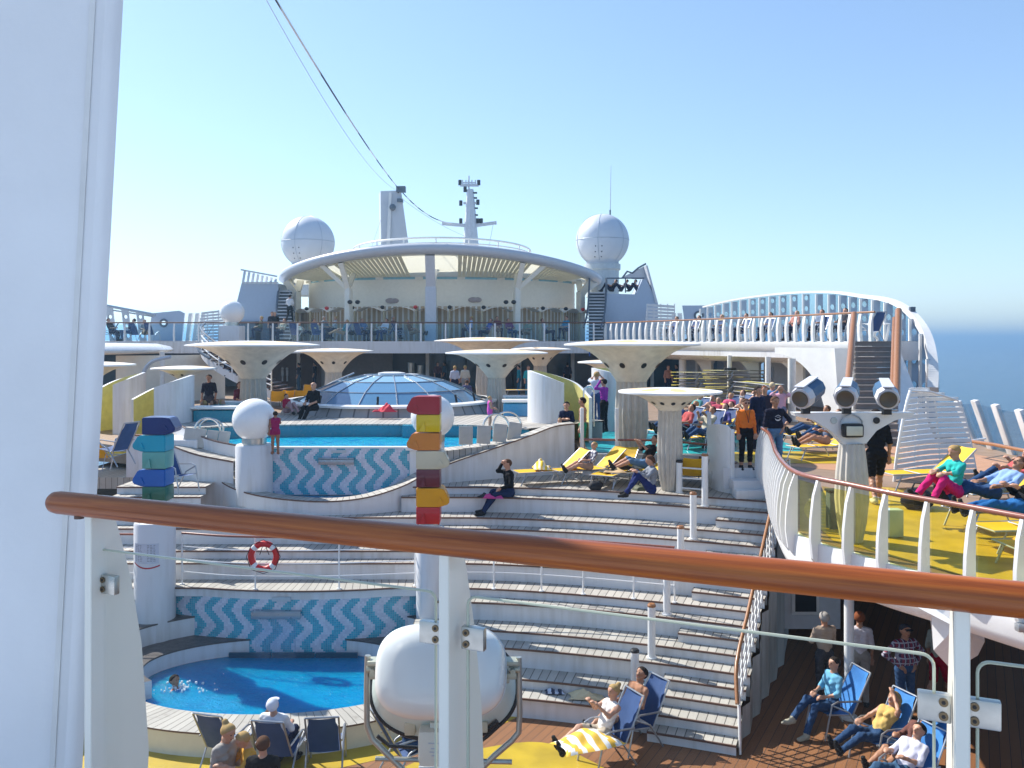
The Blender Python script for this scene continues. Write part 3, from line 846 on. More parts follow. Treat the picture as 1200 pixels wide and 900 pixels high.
# ------------------------------------------------------------------ upper pool bowl
up = thing('swimming_pool', 'upper pool with a white curved bowl, wave mosaic front and light blue water', 'pool', (-4.3, 22, 3.4))
rimraw = [(-7.75, 22.9, 3.62), (-7.7, 22.2, 3.5), (-7.1, 21.5, 3.34), (-6.3, 20.95, 3.24), (-5.36, 20.58, 3.19), (-4.39, 20.42, 3.18), (-3.5, 20.58, 3.25), (-2.7, 20.95, 3.45), (-2.14, 21.35, 3.7), (-1.5, 21.75, 3.93), (-.56, 22.25, 4.19), (.46, 22.75, 4.49), (1.15, 23.0, 4.72), (1.7, 23.15, 4.78)]
rim = smoothpath(rimraw, 6)
def offp(path, d):
    out = []
    for i, p in enumerate(path):
        t = path[min(i + 1, len(path) - 1)] - path[max(i - 1, 0)]
        o = Vector((t.y, -t.x, 0)).normalized()
        out.append(p + o * d)
    return out
out_ = rim; inn = offp(rim, -0.42)
wv, tv, ev = MB(), MB(), MB()
L = 0
for i in range(len(rim) - 1):
    a, b, c, d = out_[i], out_[i + 1], inn[i], inn[i + 1]
    l = (b - a).length
    tv.poly([c, d, b, a], 0, [(L, 0), (L + l, 0), (L + l, .42), (L, .42)])
    oa, ob = offp(rim, 0.0)[i], offp(rim, 0.0)[i + 1]
    ev.poly([a, b, b + Vector((0, 0, -.035)), a + Vector((0, 0, -.035))])
    L += l
offm = offp(rim, -0.02)
for i in range(len(rim) - 1):
    a, b = offm[i], offm[i + 1]
    wv.poly([a + Vector((0, 0, -.03)), b + Vector((0, 0, -.03)), Vector((b.x, b.y, 2.3)), Vector((a.x, a.y, 2.3))])
    c, d = inn[i], inn[i + 1]
    wv.poly([c + Vector((0, 0, -.005)), d + Vector((0, 0, -.005)), Vector((d.x, d.y, 2.3)), Vector((c.x, c.y, 2.3))])
a, b = offm[-1], inn[-1]
wv.poly([a, b, Vector((b.x, b.y, 2.3)), Vector((a.x, a.y, 2.3))])
wv.build('bowl_wall', white, up, world=True, smooth=60)
cp = tv.build('coping', terratone, up, world=True, smooth=0)
ev.build('edge_trim', noseb, cp, world=True, smooth=0)
mb = MB(); mb.box((-4.4, 21.82, 3.7), (3.66, 0.2, 1.22)); mb.box((-2.35, 21.9, 3.8), (0.5, 0.5, 1.1), bev=.03); mb.box((-2.3, 21.7, 4.3), (0.75, 0.5, .1), bev=.02); mb.build('front_wall', whitec, up, world=True)
mb = MB(); mb.grid(lambda u, v: Vector((-6.22 + 3.62 * u, 21.7, 3.1 + 1.17 * v)), 4, 2, uvf=lambda u, v: (3.62 * u, 1.17 * v))
mb.build('mosaic_panel', mosaic, up, world=True)
mb = MB(); mb.box((-4.45, 21.64, 4.03), (0.9, 0.12, 0.03), bev=.01); mb.box((-4.45, 21.6, 3.94), (0.9, 0.03, .13), bev=.01); mb.build('water_spout', MAT['spout_steel'], up, world=True)
mb = MB(); mb.box((-4.4, 21.69, 4.2), (.38, .02, .07)); mb.build('name_plate', MAT['plate_grey'], up, world=True)
mb = MB(); mb.poly([(p.x, p.y, 3.08) for p in inn[4:50]] + [(-2.2, 21.8, 3.08), (-7.0, 21.8, 3.08)]); mb.build('water', poolwater, up, world=True)
mb = MB(); mb.poly([(-7.9, 22.9, 4.19), (-6.3, 21.9, 4.19), (-2.5, 21.9, 4.19), (-1.9, 22.5, 4.19), (-.5, 23.3, 4.19), (-.2, 24.4, 4.19), (-2, 25.2, 4.19), (-4, 25.3, 4.19), (-6, 25.25, 4.19), (-8.2, 24.8, 4.19)]); mb.build('water', poolwater2, up, world=True)
# back rim of the pool, teal tiled, with wooden ring above
ringp = [Vector((-9.2, 24.2, 0)), Vector((-8.0, 24.9, 0)), Vector((-6, 25.25, 0)), Vector((-4, 25.3, 0)), Vector((-2, 25.2, 0)), Vector((-.3, 24.7, 0)), Vector((.5, 24.0, 0))]
rp = smoothpath(ringp, 6)
mb = MB(); mb.ribbon([Vector((p.x, p.y, 4.52)) for p in rp], [(0, 0), (0, -.5)]); mb.build('back_wall', tealtile, up, world=True)
mb = MB(); mb.box((-2.9, 25.02, 4.3), (.6, .3, .5), bev=.01); mb.build('pool_step', tealtile, up, world=True)
ring = thing('curved_bench', 'wide curved wooden ledge between the upper pool and the glass dome', 'bench', (-4, 26, 3.95))
mb = MB(); mb.ribbon([Vector((p.x, p.y, 4.55)) for p in rp], [(-3.4, 0), (0.05, 0)]); mb.ribbon([Vector((p.x, p.y, 4.55)) for p in rp], [(0.05, 0), (.05, -.04), (0, -.05)])
mb.build('ledge', terratone, ring, world=True, smooth=0)
mb = MB(); mb.ribbon([Vector((p.x, p.y, 4.5)) for p in rp], [(-3.3, 0), (-3.3, -.56)]); mb.build('skirt', white, ring, world=True)
# dome on a leaning wooden skirt
DC = Vector((-4.4, 31.2, .13))
dm = thing('glass_dome', 'low blue glass dome with white glazing bars above the upper pool', 'dome', tuple(DC))
mb = MB(); mb.lathe([(4.05, 3.95), (3.95, 4.3), (3.7, 4.7)], DC, 64); mb.build('base_wall', planks('grey_plank_wall', (.28, .27, .27), (.40, .38, .37), (.14, .13, .13), .02, uv=True, gap=.12), dm, world=True)
mb = MB(); mb.lathe([(3.5, 4.68), (3.85, 4.70), (3.85, 4.77), (3.5, 4.80)], DC, 64); mb.build('ledge', whitec, dm, world=True)
rs_ = [(3.3, 4.75), (2.7, 5.13), (1.9, 5.44), (1.0, 5.64), (0.0, 5.70)]
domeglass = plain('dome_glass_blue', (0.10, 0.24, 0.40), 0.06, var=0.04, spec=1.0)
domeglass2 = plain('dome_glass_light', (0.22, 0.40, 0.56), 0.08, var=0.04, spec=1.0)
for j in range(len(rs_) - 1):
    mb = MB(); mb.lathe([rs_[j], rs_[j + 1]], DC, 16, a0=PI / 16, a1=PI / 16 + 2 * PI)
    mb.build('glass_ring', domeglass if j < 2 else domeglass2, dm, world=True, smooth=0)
for i in range(16):
    a = 2 * PI * i / 16 + PI / 16
    mb = MB(); mb.tube([DC + Vector((r * math.cos(a), r * math.sin(a), z + .015)) for r, z in rs_[:-1]] , 0.018, 6)
    mb.build('glazing_bar', alu, dm, world=True)
for r, z in rs_[1:-1]:
    mb = MB(); mb.tube([DC + Vector((r * math.cos(2 * PI * i / 16 + PI / 16), r * math.sin(2 * PI * i / 16 + PI / 16), z + .01)) for i in range(16)], 0.02, 6, closed=True)
    mb.build('ring_bar', alu, dm, world=True)
mb = MB(); mb.lathe([(.5, 5.66), (.5, 5.72), (.3, 5.75), (0, 5.76)], DC, 16); mb.build('cap', greyp, dm, world=True)
mb = MB()
for a in (-2.25, -1.57, -.7, -.35): mb.cyl(DC + Vector((3.3 * math.cos(a), 3.3 * math.sin(a), 4.75)), DC + Vector((3.22 * math.cos(a), 3.22 * math.sin(a), 5.05)), .04, n=8)
mb.build('lamp_stub', black, dm, world=True)
t = thing('railing', 'thin handrail climbing the left side of the glass dome', 'railing', (-7, 31, 3.95))
mb = MB(); mb.tube(smoothpath([(-7.6, 30.6, 4.8), (-6.9, 31.6, 5.35), (-6.0, 32.4, 5.8)], 6), .03, 6)
for p in ((-7.5, 30.7), (-6.9, 31.6), (-6.2, 32.2)): mb.cyl((p[0], p[1], 4.6), (p[0], p[1], 4.95 + (p[0] + 7.5) * .55), .025, n=6)
mb.build('handrail', alu, t, world=True)

# left wing wall with bench, right inner ledge, backrests and hoops
lw = thing('curved_wall', 'white curved wall with a dark edged ledge left of the upper pool', 'wall', (-8.2, 22, 3.4))
P = smoothpath([(-9.9, 23.6, 4.45), (-9.2, 22.8, 4.32), (-8.7, 22.3, 4.22), (-8.0, 21.95, 4.08), (-7.1, 21.75, 3.95)], 6)
mb = MB(); mb.ribbon(P, [(-.5, .0), (-.5, .32), (-.48, .32)]); mb.ribbon([Vector((p.x, p.y, p.z)) for p in P], [(-.55, -.03), (0.0, -.03), (0, -1.4)]); mb.build('wall_body', white, lw, world=True)
mb = MB(); mb.ribbon(P, [(-.5, 0), (0.02, 0)]); mb.build('ledge', terratone, lw, world=True, smooth=0)
mb = MB(); mb.ribbon(P, [(.02, .002), (.03, -.04), (0, -.045)]); mb.ribbon(P, [(-.52, .33), (-.49, .33), (-.49, .29)]); mb.build('edge_trim', noseb, lw, world=True)
mb = MB(); mb.box((-9.1, 23.1, 3.9), (1.6, 1.2, 1.0), bev=.05); mb.build('corner_block', white, lw, world=True)
slat = plain('pale_beige_backrest', (0.50, 0.48, 0.44), .5, var=.08)
lw2 = thing('pool_ledge', 'white ledge at the right end of the upper pool', 'ledge', (-1, 22.5, 3.95))
mb = MB(); mb.ribbon(smoothpath([(-2.0, 21.95, 4.15), (-1.2, 22.25, 4.2), (0, 22.75, 4.32), (.9, 23.2, 4.5)], 6), [(-.5, 0.02), (0.1, 0.02), (.1, -.4)]); mb.build('ledge', terratone, lw2, world=True, smooth=0)
for i, (px, py) in enumerate([(222, 523), (234, 524), (248, 526), (262, 527)]):
    b = W(px, py, 22.6)
    t = thing('backrest', ['leftmost', 'second', 'third', 'fourth'][i] + ' of four pale backrests left of the big white globe lamp', 'backrest', tuple(b))
    mb = MB(); mb.box((0, 0, .24), (.3, .05, .5), mat=Matrix.Rotation(-.18, 3, 'X') @ Matrix.Rotation(.12, 3, 'Y'), bev=.02); mb.build('panel', slat, t)
    mb = MB(); mb.cyl((-.1, .02, -.05), (-.1, .05, .1), .015, n=6); mb.cyl((.1, .02, -.05), (.1, .05, .1), .015, n=6); mb.build('bracket', chrome, t)
for i, (px, py) in enumerate([(546, 521), (567, 520), (586, 518), (603, 516)]):
    b = W(px, py, 22.3 + .2 * i)
    t = thing('backrest', ['leftmost', 'second', 'third', 'fourth'][i] + ' of four pale backrests right of the red totem', 'backrest', tuple(b))
    mb = MB(); mb.box((0, 0, .24), (.36, .05, .48), mat=Matrix.Rotation(-.15, 3, 'X') @ Matrix.Rotation(.05 * i, 3, 'Y'), bev=.02); mb.build('panel', slat, t)
    mb = MB(); mb.cyl((-.1, .02, -.05), (-.1, .05, .1), .015, n=6); mb.cyl((.1, .02, -.05), (.1, .05, .1), .015, n=6); mb.build('bracket', chrome, t)
def hoop(p0, p1, h, label):
    t = thing('pool_handrail', label, 'handrail', tuple((Vector(p0) + Vector(p1)) / 2))
    a, b = Vector(p0), Vector(p1); m = (a + b) / 2; r = (b - a).length / 2
    d = (b - a).normalized()
    mb = MB(); mb.tube([a] + [m + d * (-r * math.cos(PI * i / 14)) + Vector((0, 0, h + r * math.sin(PI * i / 14))) for i in range(15)] + [b], .028, 8)
    mb.build('tube', chrome, t, world=True)
hoop(W(228, 515, 23.2), W(258, 515, 23.4), .25, 'left curved steel pool handrail behind the pale backrests')
hoop(W(233, 515, 23.8), W(262, 515, 24.0), .25, 'rear left curved steel pool handrail by the teal wall')
hoop(W(566, 512, 23.6), W(597, 512, 23.8), .25, 'right curved steel pool handrail behind the pale backrests')
hoop(W(578, 512, 24.3), W(611, 512, 24.5), .3, 'rear right curved steel pool handrail by the teal wall')
hoop(W(684, 500, 25.2), W(696, 500, 25.4), 1.0, 'tall white handrail hoop beside the yellow and white screen')
# teal boxes (raised side pools)
for (x0, x1, py0, py1, Y, lab) in ((226, 285, 479, 524, 26.0, 'teal tiled side of the raised whirlpool at the left'), (590, 622, 471, 506, 28.0, 'blue tiled side of the raised whirlpool at the right')):
    a, b = W(x0, py0, Y), W(x1, py1, Y)
    t = thing('whirlpool', lab, 'whirlpool', (a.x, Y, 3.95))
    w2 = b.x - a.x
    mb = MB(); mb.box(((a.x + b.x) / 2, Y + 1.2, (3.95 + a.z) / 2 - .2), (w2, 2.4, a.z - 3.95 + .3), bev=.05); mb.build('tiled_wall', tealtile if x0 < 300 else bluewall, t, world=True)
    mb = MB(); mb.box(((a.x + b.x) / 2, Y + .15, a.z + .03), (w2 + .1, .5, .09), bev=.03); mb.build('coping', whitec, t, world=True); mb = MB(); mb.box(((a.x + b.x) / 2, Y + 2.3, a.z + .03), (w2 + .1, .4, .09), bev=.03); mb.build('coping', whitec, t, world=True)
    mb = MB(); mb.box(((a.x + b.x) / 2, Y + 1.2, a.z), (w2 - .1, 1.8, .04)); mb.build('water', poolwater2, t, world=True)

# globe lamps
def globe_lamp(px, py, rpx, Y, zbot, cyr, label, boxed=False):
    c = W(px, py, Y); r = rpx * Y / F
    t = thing('globe_lamp', label, 'lamp', (c.x, c.y, zbot))
    h = c.z - zbot
    mb = MB(); mb.lathe([(0, h + r)] + [(r * math.sin(a), h + r * math.cos(a)) for a in [PI * k / 22 for k in range(1, 19)]], n=40); mb.build('globe', globe, t, smooth=80)
    zz = h + r * math.cos(PI * 18 / 22)
    mb = MB(); mb.lathe([(r * .56, zz + .02), (r * .56, zz - .16 * r / .55)], n=32); mb.build('collar', steel, t)
    mb = MB(); zt = zz - .16 * r / .55
    if boxed: mb.box((0, 0, zt / 2), (cyr * 2, cyr * 2, zt), bev=.04)
    else: mb.lathe([(0, zt), (cyr - .03, zt), (cyr, zt - .04), (cyr, 0)], n=40)
    mb.build('column', white, t)
globe_lamp(298, 492, 25, 21.6, 2.9, .46, 'big white globe lamp on a thick white column left of the mosaic front')
globe_lamp(507, 488, 25.5, 21.7, 3.8, .3, 'big white globe lamp partly hidden behind the red totem')
globe_lamp(272, 366, 14, 44, 5.9, .52, 'distant white globe lamp on a white block at upper deck level', True)

# ------------------------------------------------------------------ mushroom umbrellas
def umbmat():
    m, nt, p = newmat('umbrella_top')
    tc = N(nt, 'ShaderNodeTexCoord'); sp = N(nt, 'ShaderNodeSeparateXYZ'); nt.links.new(tc.outputs['UV'], sp.inputs[0])
    c = mathn(nt, 'COSINE', mathn(nt, 'MULTIPLY', sp.outputs[0], 2 * PI * 7))
    w = mathn(nt, 'SINE', mathn(nt, 'MULTIPLY', mathn(nt, 'MAXIMUM', mathn(nt, 'MULTIPLY_ADD', sp.outputs[1], 1.55, -.22), 0), PI))
    f = mathn(nt, 'GREATER_THAN', mathn(nt, 'MULTIPLY', mathn(nt, 'MAXIMUM', w, 0), mathn(nt, 'MULTIPLY_ADD', c, .5, .5)), .42)
    f = mathn(nt, 'MULTIPLY', f, mathn(nt, 'LESS_THAN', sp.outputs[1], .8))
    rays = mathn(nt, 'MULTIPLY', mathn(nt, 'GREATER_THAN', mathn(nt, 'COSINE', mathn(nt, 'MULTIPLY', sp.outputs[0], 2 * PI * 28)), .6), .12)
    nz = N(nt, 'ShaderNodeTexNoise'); nz.inputs['Scale'].default_value = 3; nt.links.new(tc.outputs['Object'], nz.inputs[0])
    base = mixc(nt, rays, (0.82, 0.82, 0.80), (.60, .58, .54))
    base = mixc(nt, mathn(nt, 'MULTIPLY', nz.outputs['Fac'], .15), base, (.6, .57, .5))
    nt.links.new(mixc(nt, f, base, (0.80, 0.52, 0.25)), p.inputs['Base Color']); p.inputs['Roughness'].default_value = .5
    return m
utop = umbmat()
under = plain('umbrella_underside', (0.84, 0.78, 0.64), .5, var=.12, scale=4)
def umbrella(px, pyedge, rpx, Y, zb, label, pole=None, neck=.58, holes=8, rot=0.0, cone=True):
    c = W(px, pyedge, Y); R = rpx * Y / F
    t = thing('mushroom_umbrella', label, 'umbrella', (c.x, c.y, zb), rz=rot, group='mushroom shaped umbrellas on the pool deck')
    H = c.z - zb; d = neck * R; pr = pole or .17 * R
    mb = MB(); pts = [(R, H)] + [(R * k, H + .062 * R * (1 - k ** 2.2)) for k in (.9, .75, .6, .45, .3, .15, 0)]
    mb.lathe(pts, n=56); mb.build('canopy', utop, t, smooth=60)
    mb = MB(); mb.lathe([(R, H + .001), (R * 1.004, H - .02), (R, H - .045), (R * .97, H - .05)], n=56); mb.build('rim', whitec, t)
    nr = pr * 1.05
    prof = [(R * .97, H - .05)]
    for k in (.86, .74, .62, .52, .43, .35, .28):
        q = (k - nr / R) / (1 - nr / R)
        prof.append((R * k, H - .05 - (d - .05) * (1 - q) ** 2.4))
    prof.append((nr, H - d))
    mb = MB(); mb.lathe(prof, n=56); fn = mb.build('funnel', under, t, smooth=60)
    for i in range(holes):
        a = 2 * PI * i / holes + .2
        k = .40; q = (k - nr / R) / (1 - nr / R); z = H - .05 - (d - .05) * (1 - q) ** 2.4
        k2 = .45; q2 = (k2 - nr / R) / (1 - nr / R); z2 = H - .05 - (d - .05) * (1 - q2) ** 2.4
        n_ = Vector(((z2 - z), 0, -(k2 - k) * R)).normalized()
        pc = Vector((k * R, 0, z)) + n_ * .012
        tt = Vector(((k2 - k) * R, 0, z2 - z)).normalized()
        mb = MB(); rr = .042 * R
        mb.poly([Matrix.Rotation(a, 3, 'Z') @ (pc + tt * rr * 1.3 * math.cos(w) + Vector((0, 1, 0)) * rr * math.sin(w)) for w in [2 * PI * k_ / 12 for k_ in range(12)]])
        mb.build('opening', black, fn)
    hp = H - d
    mb = MB(); mb.lathe([(nr, hp + .01), (pr, hp - .02), (pr * 1.06, hp * .75), (pr * 1.12, hp * .5), (pr * 1.0, hp * .22), (pr * .74, 0.05), (pr * .7, 0)], n=128, flute=.085, nf=16)
    mb.build('fluted_column', fluted, t, smooth=60)
    return t
umbrella(785, 458, 60, 20.6, 3.4, 'nearest mushroom umbrella on the wooden terrace beside the stairs', pole=.255, neck=.38, holes=12, rot=.3)
umbrella(740, 403, 79, 23.2, 3.95, 'large mushroom umbrella behind the nearest one with patterned top', pole=.38, neck=.56, rot=.9)
umbrella(582, 413, 60, 31.5, 3.95, 'mushroom umbrella beside the right end of the glass dome', pole=.30, neck=.5, rot=.2)
umbrella(570, 399, 61, 40, 3.95, 'mushroom umbrella rising behind the one by the dome', pole=.42, neck=.42)
umbrella(633, 409, 36, 43, 3.95, 'small far mushroom umbrella seen below the deck edge in the middle', pole=.3, neck=.55)
umbrella(297, 404, 76, 30, 3.95, 'large mushroom umbrella above the big globe lamp', pole=.40, neck=.52, rot=.5)
umbrella(391, 411, 46, 38, 3.95, 'medium mushroom umbrella between the large left one and the dome', pole=.34, neck=.55)
umbrella(216, 431, 37, 27.5, 3.95, 'small low mushroom umbrella behind the blue white privacy wall at the left', pole=.14, neck=.42)
umbrella(283, 424, 22, 37, 3.95, 'small mushroom umbrella half hidden by the large left one', pole=.14, neck=.5)
umbrella(103, 427, 52, 25.5, 3.95, 'mushroom umbrella partly hidden by the white column at far left', pole=.2, neck=.4)
umbrella(716, 424, 39, 33, 3.95, 'small mushroom umbrella behind the large patterned one', pole=.2, neck=.5)

# ------------------------------------------------------------------ shell shaped privacy walls
def shell(pts, label, zb=3.95):
    P = []
    for px, py, Y in pts:
        w = W(px, py, Y); P.append(w)
    S = smoothpath(P, 6)
    t = thing('privacy_wall', label, 'wall', (S[0].x, S[0].y, zb))
    # outer side on the left hand of travel is decided by sign
    area = sum(S[i].x * S[i + 1].y - S[i + 1].x * S[i].y for i in range(len(S) - 1))
    sg = 1 if area > 0 else -1
    n_ = []
    for i in range(len(S)):
        tt = S[min(i + 1, len(S) - 1)] - S[max(i - 1, 0)]
        n_.append(Vector((tt.y, -tt.x, 0)).normalized() * sg)
    mb, mi, mt = MB(), MB(), MB()
    for i in range(len(S) - 1):
        a, b = S[i], S[i + 1]; na, nb_ = n_[i] * .05, n_[i + 1] * .05
        lo = lambda v: Vector((v.x, v.y, zb))
        mb.poly([lo(a + na), lo(b + nb_), b + nb_, a + na])
        mi.poly([lo(a - na), lo(b - nb_), b - nb_, a - na])
        mt.poly([a + na, b + nb_, b - nb_, a - na])
    for i in (0, -1):
        a, na = S[i], n_[i] * .05
        mt.poly([Vector((a.x + na.x, a.y + na.y, zb)), a + na, a - na, Vector((a.x - na.x, a.y - na.y, zb))])
    mb.build('outer_face', white, t, world=True, smooth=80)
    mi.build('inner_face', yelwall, t, world=True, smooth=80)
    mt.build('edge_cap', whitec, t, world=True, smooth=0)
shell([(661, 449, 25.3), (640, 441, 25.4), (623, 435, 25.9), (621, 434, 26.5), (632, 435, 27.0), (652, 440, 27.1), (675, 449, 26.8), (690, 464, 26.0), (692, 466, 25.6)], 'white and yellow curled privacy wall in front of the shirtless man')
shell([(738, 443, 29), (715, 436, 29), (698, 432, 29.5), (696, 431, 30.3), (712, 432, 31), (735, 437, 31), (748, 441, 30.3)], 'white and yellow curled privacy wall beside the woman in purple')
shell([(181, 454, 25.3), (205, 446, 25.4), (223, 440, 26), (224, 440, 26.6), (205, 446, 27.2), (180, 455, 27), (155, 468, 26.2)], 'blue white curled privacy wall behind the blue and green totem')
shell([(133, 451, 28), (150, 444, 28), (167, 437, 28.6), (167, 437, 29.2), (150, 441, 29.8), (130, 448, 29.5), (106, 461, 28.6)], 'white and yellow curled privacy wall next to the big white column')
# left white parapet and floor area under totem
t = thing('parapet', 'low white wall between the left totem and the yellow lounger', 'wall', (-9.6, 22.3, 3.4))
mb = MB(); mb.box((-9.7, 22.6, 3.95), (1.0, .1, 1.1), bev=.02); mb.build('wall_body', white, t, world=True)
mb = MB(); mb.box((-9.7, 22.6, 4.52), (1.05, .14, .04), bev=.01); mb.build('coping', woodrail, t, world=True)

# glass screen with handrail in front of the teal floor
gs = thing('glass_screen', 'low glass screen with brown handrail and white posts on the teal deck', 'screen', (4, 22.6, 3.95))
pp = [W(678, 556, 22.9), W(723, 556, 22.7), W(778, 556, 22.4), W(832, 556, 22.0), W(850, 556, 21.9)]
for i, (px, top, bot, Y) in enumerate([(682, 478, 545, 23.0), (723, 478, 548, 22.7), (774, 480, 552, 22.3), (831, 483, 556, 22.0)]):
    a, b = W(px, top, Y), W(px, bot, Y)
    mb = MB(); mb.box(((a.x + b.x) / 2, Y, (a.z + b.z) / 2), (.1, .1, a.z - b.z), bev=.02); mb.build('post', whitec, gs, world=True)
a, b, c = W(682, 515, 23.0), W(774, 516, 22.3), W(850, 523, 21.9)
mb = MB(); mb.tube([a, b, c], .03, 8); mb.build('handrail', redrail, gs, world=True)
mb = MB(); mb.tube([W(682, 532, 23.0), W(774, 533, 22.3), W(831, 534, 22.0)], .02, 8); mb.build('lower_bar', whitec, gs, world=True)
for (x0, x1, Y0, Y1) in ((684, 722, 23, 22.7), (724, 773, 22.7, 22.3), (775, 830, 22.3, 22.0)):
    mb = MB(); mb.extr([W(x0, 481, Y0), W(x1, 482, Y1), W(x1, 553, Y1), W(x0, 553, Y0)], (0, .012, 0)); mb.build('glass_pane', glass, gs, world=True)
t = thing('screen_panel', 'curved white panel at the top of the stairs beside the woman in orange', 'panel', (4.7, 20.6, 3.4))
P = [W(831, 498, 21.2), W(842, 497, 20.6), W(852, 499, 20.3), W(857, 503, 20.25)]
mb = MB(); S = smoothpath(P, 5); mb.ribbon(S, [(-.04, 0), (.04, 0), (.04, -1.62), (-.04, -1.62), (-.04, 0)]); mb.build('panel', whitec, t, world=True)
mb = MB(); p = W(858, 503, 20.2); mb.box((p.x, p.y, p.z - .8), (.1, .1, 1.6), bev=.02); mb.build('end_post', whitec, t, world=True)
mb = MB(); p = W(873, 532, 21.4)
t = thing('post', 'short dark post with a small crossbar behind the woman in orange', 'post', (W(858, 548, 21.4).x, 21.4, 3.95))
mb.cyl((0, 0, 0), (0, 0, .9), .04, n=8); mb.box((0, 0, .72), (.3, .04, .05)); mb.cyl((0, 0, 0), (0, 0, .03), .14, n=12); mb.build('post_body', noseb, t)
# ------------------------------------------------------------------ right gallery: fascia, fin balustrade, glass, handrail
rt = thing('balustrade', 'curved balustrade of white fins, yellowish glass and a reddish handrail on the right deck', 'balustrade', (5, 13, DZ))
outb = offp(edge, 0.0)
ZB = lambda v: 3.38 + (0.0 if v.y < 13 else -.0)
fas = thing('deck_fascia', 'white curved deck edge below the right balustrade', 'deck edge', (5, 13, 3.3))
mb = MB()
prof = [(-.02, .03), (-.10, .03), (-.10, -.10), (-.12, -.45), (-.05, -.62), (.15, -.70), (1.2, -.72)]
E3 = [Vector((v.x, v.y, DZ)) for v in edge]
mb.ribbon([Vector((v.x, v.y, DZ)) for v in edge], [(.05, .03), (-.06, .03), (-.075, -.10), (-.085, -.45), (-.03, -.62), (.15, -.70), (.9, -.72)] if False else [(-.05, .03), (.06, .03), (.075, -.10), (.085, -.42), (.03, -.56), (-.15, -.62), (-.9, -.64)])
fas_o = mb.build('fascia_band', whitec, fas, world=True, smooth=60)
sgn = 1
def railp(i, dz, off=0):
    v = edge[i]
    t = edge[min(i + 1, len(edge) - 1)] - edge[max(i - 1, 0)]
    o = Vector((t.y, -t.x, 0)).normalized()
    return Vector((v.x, v.y, DZ + dz)) + o * off
# orientation check: the outward side faces the open well (towards smaller x)
tt = edge[12] - edge[8]; o = Vector((tt.y, -tt.x, 0)).normalized(); sgn = 1 if o.x < 0 else -1
mb = MB(); mb.tube([railp(i, 1.0, .04 * sgn) for i in range(len(edge))], .038, 12); mb.build('handrail', redrail, rt, world=True)
# fins by arc length
Ls = [0]
for i in range(1, len(edge)): Ls.append(Ls[-1] + (edge[i] - edge[i - 1]).length)
def atL(L):
    for i in range(1, len(Ls)):
        if Ls[i] >= L:
            f = (L - Ls[i - 1]) / (Ls[i] - Ls[i - 1]); p = edge[i - 1].lerp(edge[i], f)
            t = (edge[i] - edge[i - 1]).normalized(); return p, t, Vector((t.y, -t.x, 0)) * sgn
    return edge[-1], (edge[-1] - edge[-2]).normalized(), Vector((0, 0, 0))
L = 0.1; fins = []
while L < Ls[-1] - .1:
    p, t, o = atL(L)
    dense = p.y > 13.6
    fins.append((p, t, o)); L += .30 if dense else .62
for p, t, o in fins:
    base = Vector((p.x, p.y, DZ)) + o * .02 - t * .016
    prof = [(0, 1.0), (.04, 1.0), (.13, .75), (.18, .4), (.19, .1), (.15, -.18), (.06, -.30), (.0, -.30), (.0, -.1)]
    mb = MB(); mb.extr([base + o * a + Vector((0, 0, z)) for a, z in prof], t * .045); mb.build('fin', whitec, rt, world=True, smooth=20)
i0 = [i for i, v in enumerate(edge) if v.y < 13.8][0]
for i in range(len(fins) - 1):
    (p, t, o), (q, t2, o2) = fins[i], fins[i + 1]
    a = Vector((p.x, p.y, DZ + .03)) + t * .04 ; b = Vector((q.x, q.y, DZ + .03)) - t2 * .03
    if p.y < 14:
        mb = MB(); mb.extr([a, b, b + Vector((0, 0, .86)), a + Vector((0, 0, .86))], (.01, .005, 0)); mb.build('glass_pane', glassy, rt, world=True)
    else:
        mb = MB(); mb.extr([a, b, b + Vector((0, 0, .86)), a + Vector((0, 0, .86))], (.01, .005, 0)); mb.build('white_panel', whitec, rt, world=True)
# bulky faceted column head and side structures below the fascia
t = thing('faceted_bracket', 'angular white bracket hanging under the deck edge behind the right glass fin', 'bracket', tuple(W(1118, 750, 11)))
mb = MB(); q = [(1064, 706), (1091, 716), (1094, 762), (1116, 786), (1146, 768), (1154, 752), (1150, 706)]
Yb = 11.0
A = [W(x, y, Yb) for x, y in q]; Cn = W(1120, 735, Yb - .35)
B = [v + Vector((.5, 1.1, 0)) for v in A]
va = [mb.bm.verts.new(v) for v in A]; vb = [mb.bm.verts.new(v) for v in B]; vc = mb.bm.verts.new(Cn)
for i in range(len(A)):
    j = (i + 1) % len(A); mb.face([va[i], va[j], vb[j], vb[i]]); mb.face([va[i], va[j], vc])
mb.face(vb)
mb.build('bracket_body', whitec, t, world=True, smooth=0)
t = thing('white_hull_panel', 'white slanting panel under the right deck edge beyond the glass', 'panel', tuple(W(1180, 730, 10.6)))
mb = MB(); mb.extr([W(1150, 700, 10.9), W(1290, 700, 9.4), W(1290, 800, 9.4), W(1152, 737, 10.9)], (.3, .8, 0)); mb.build('panel', whitec, t, world=True, smooth=0)
mb = MB(); mb.box(W(1197, 735, 9.9), (.12, .1, .1), bev=.02); mb.build('fitting', alu, t, world=True)

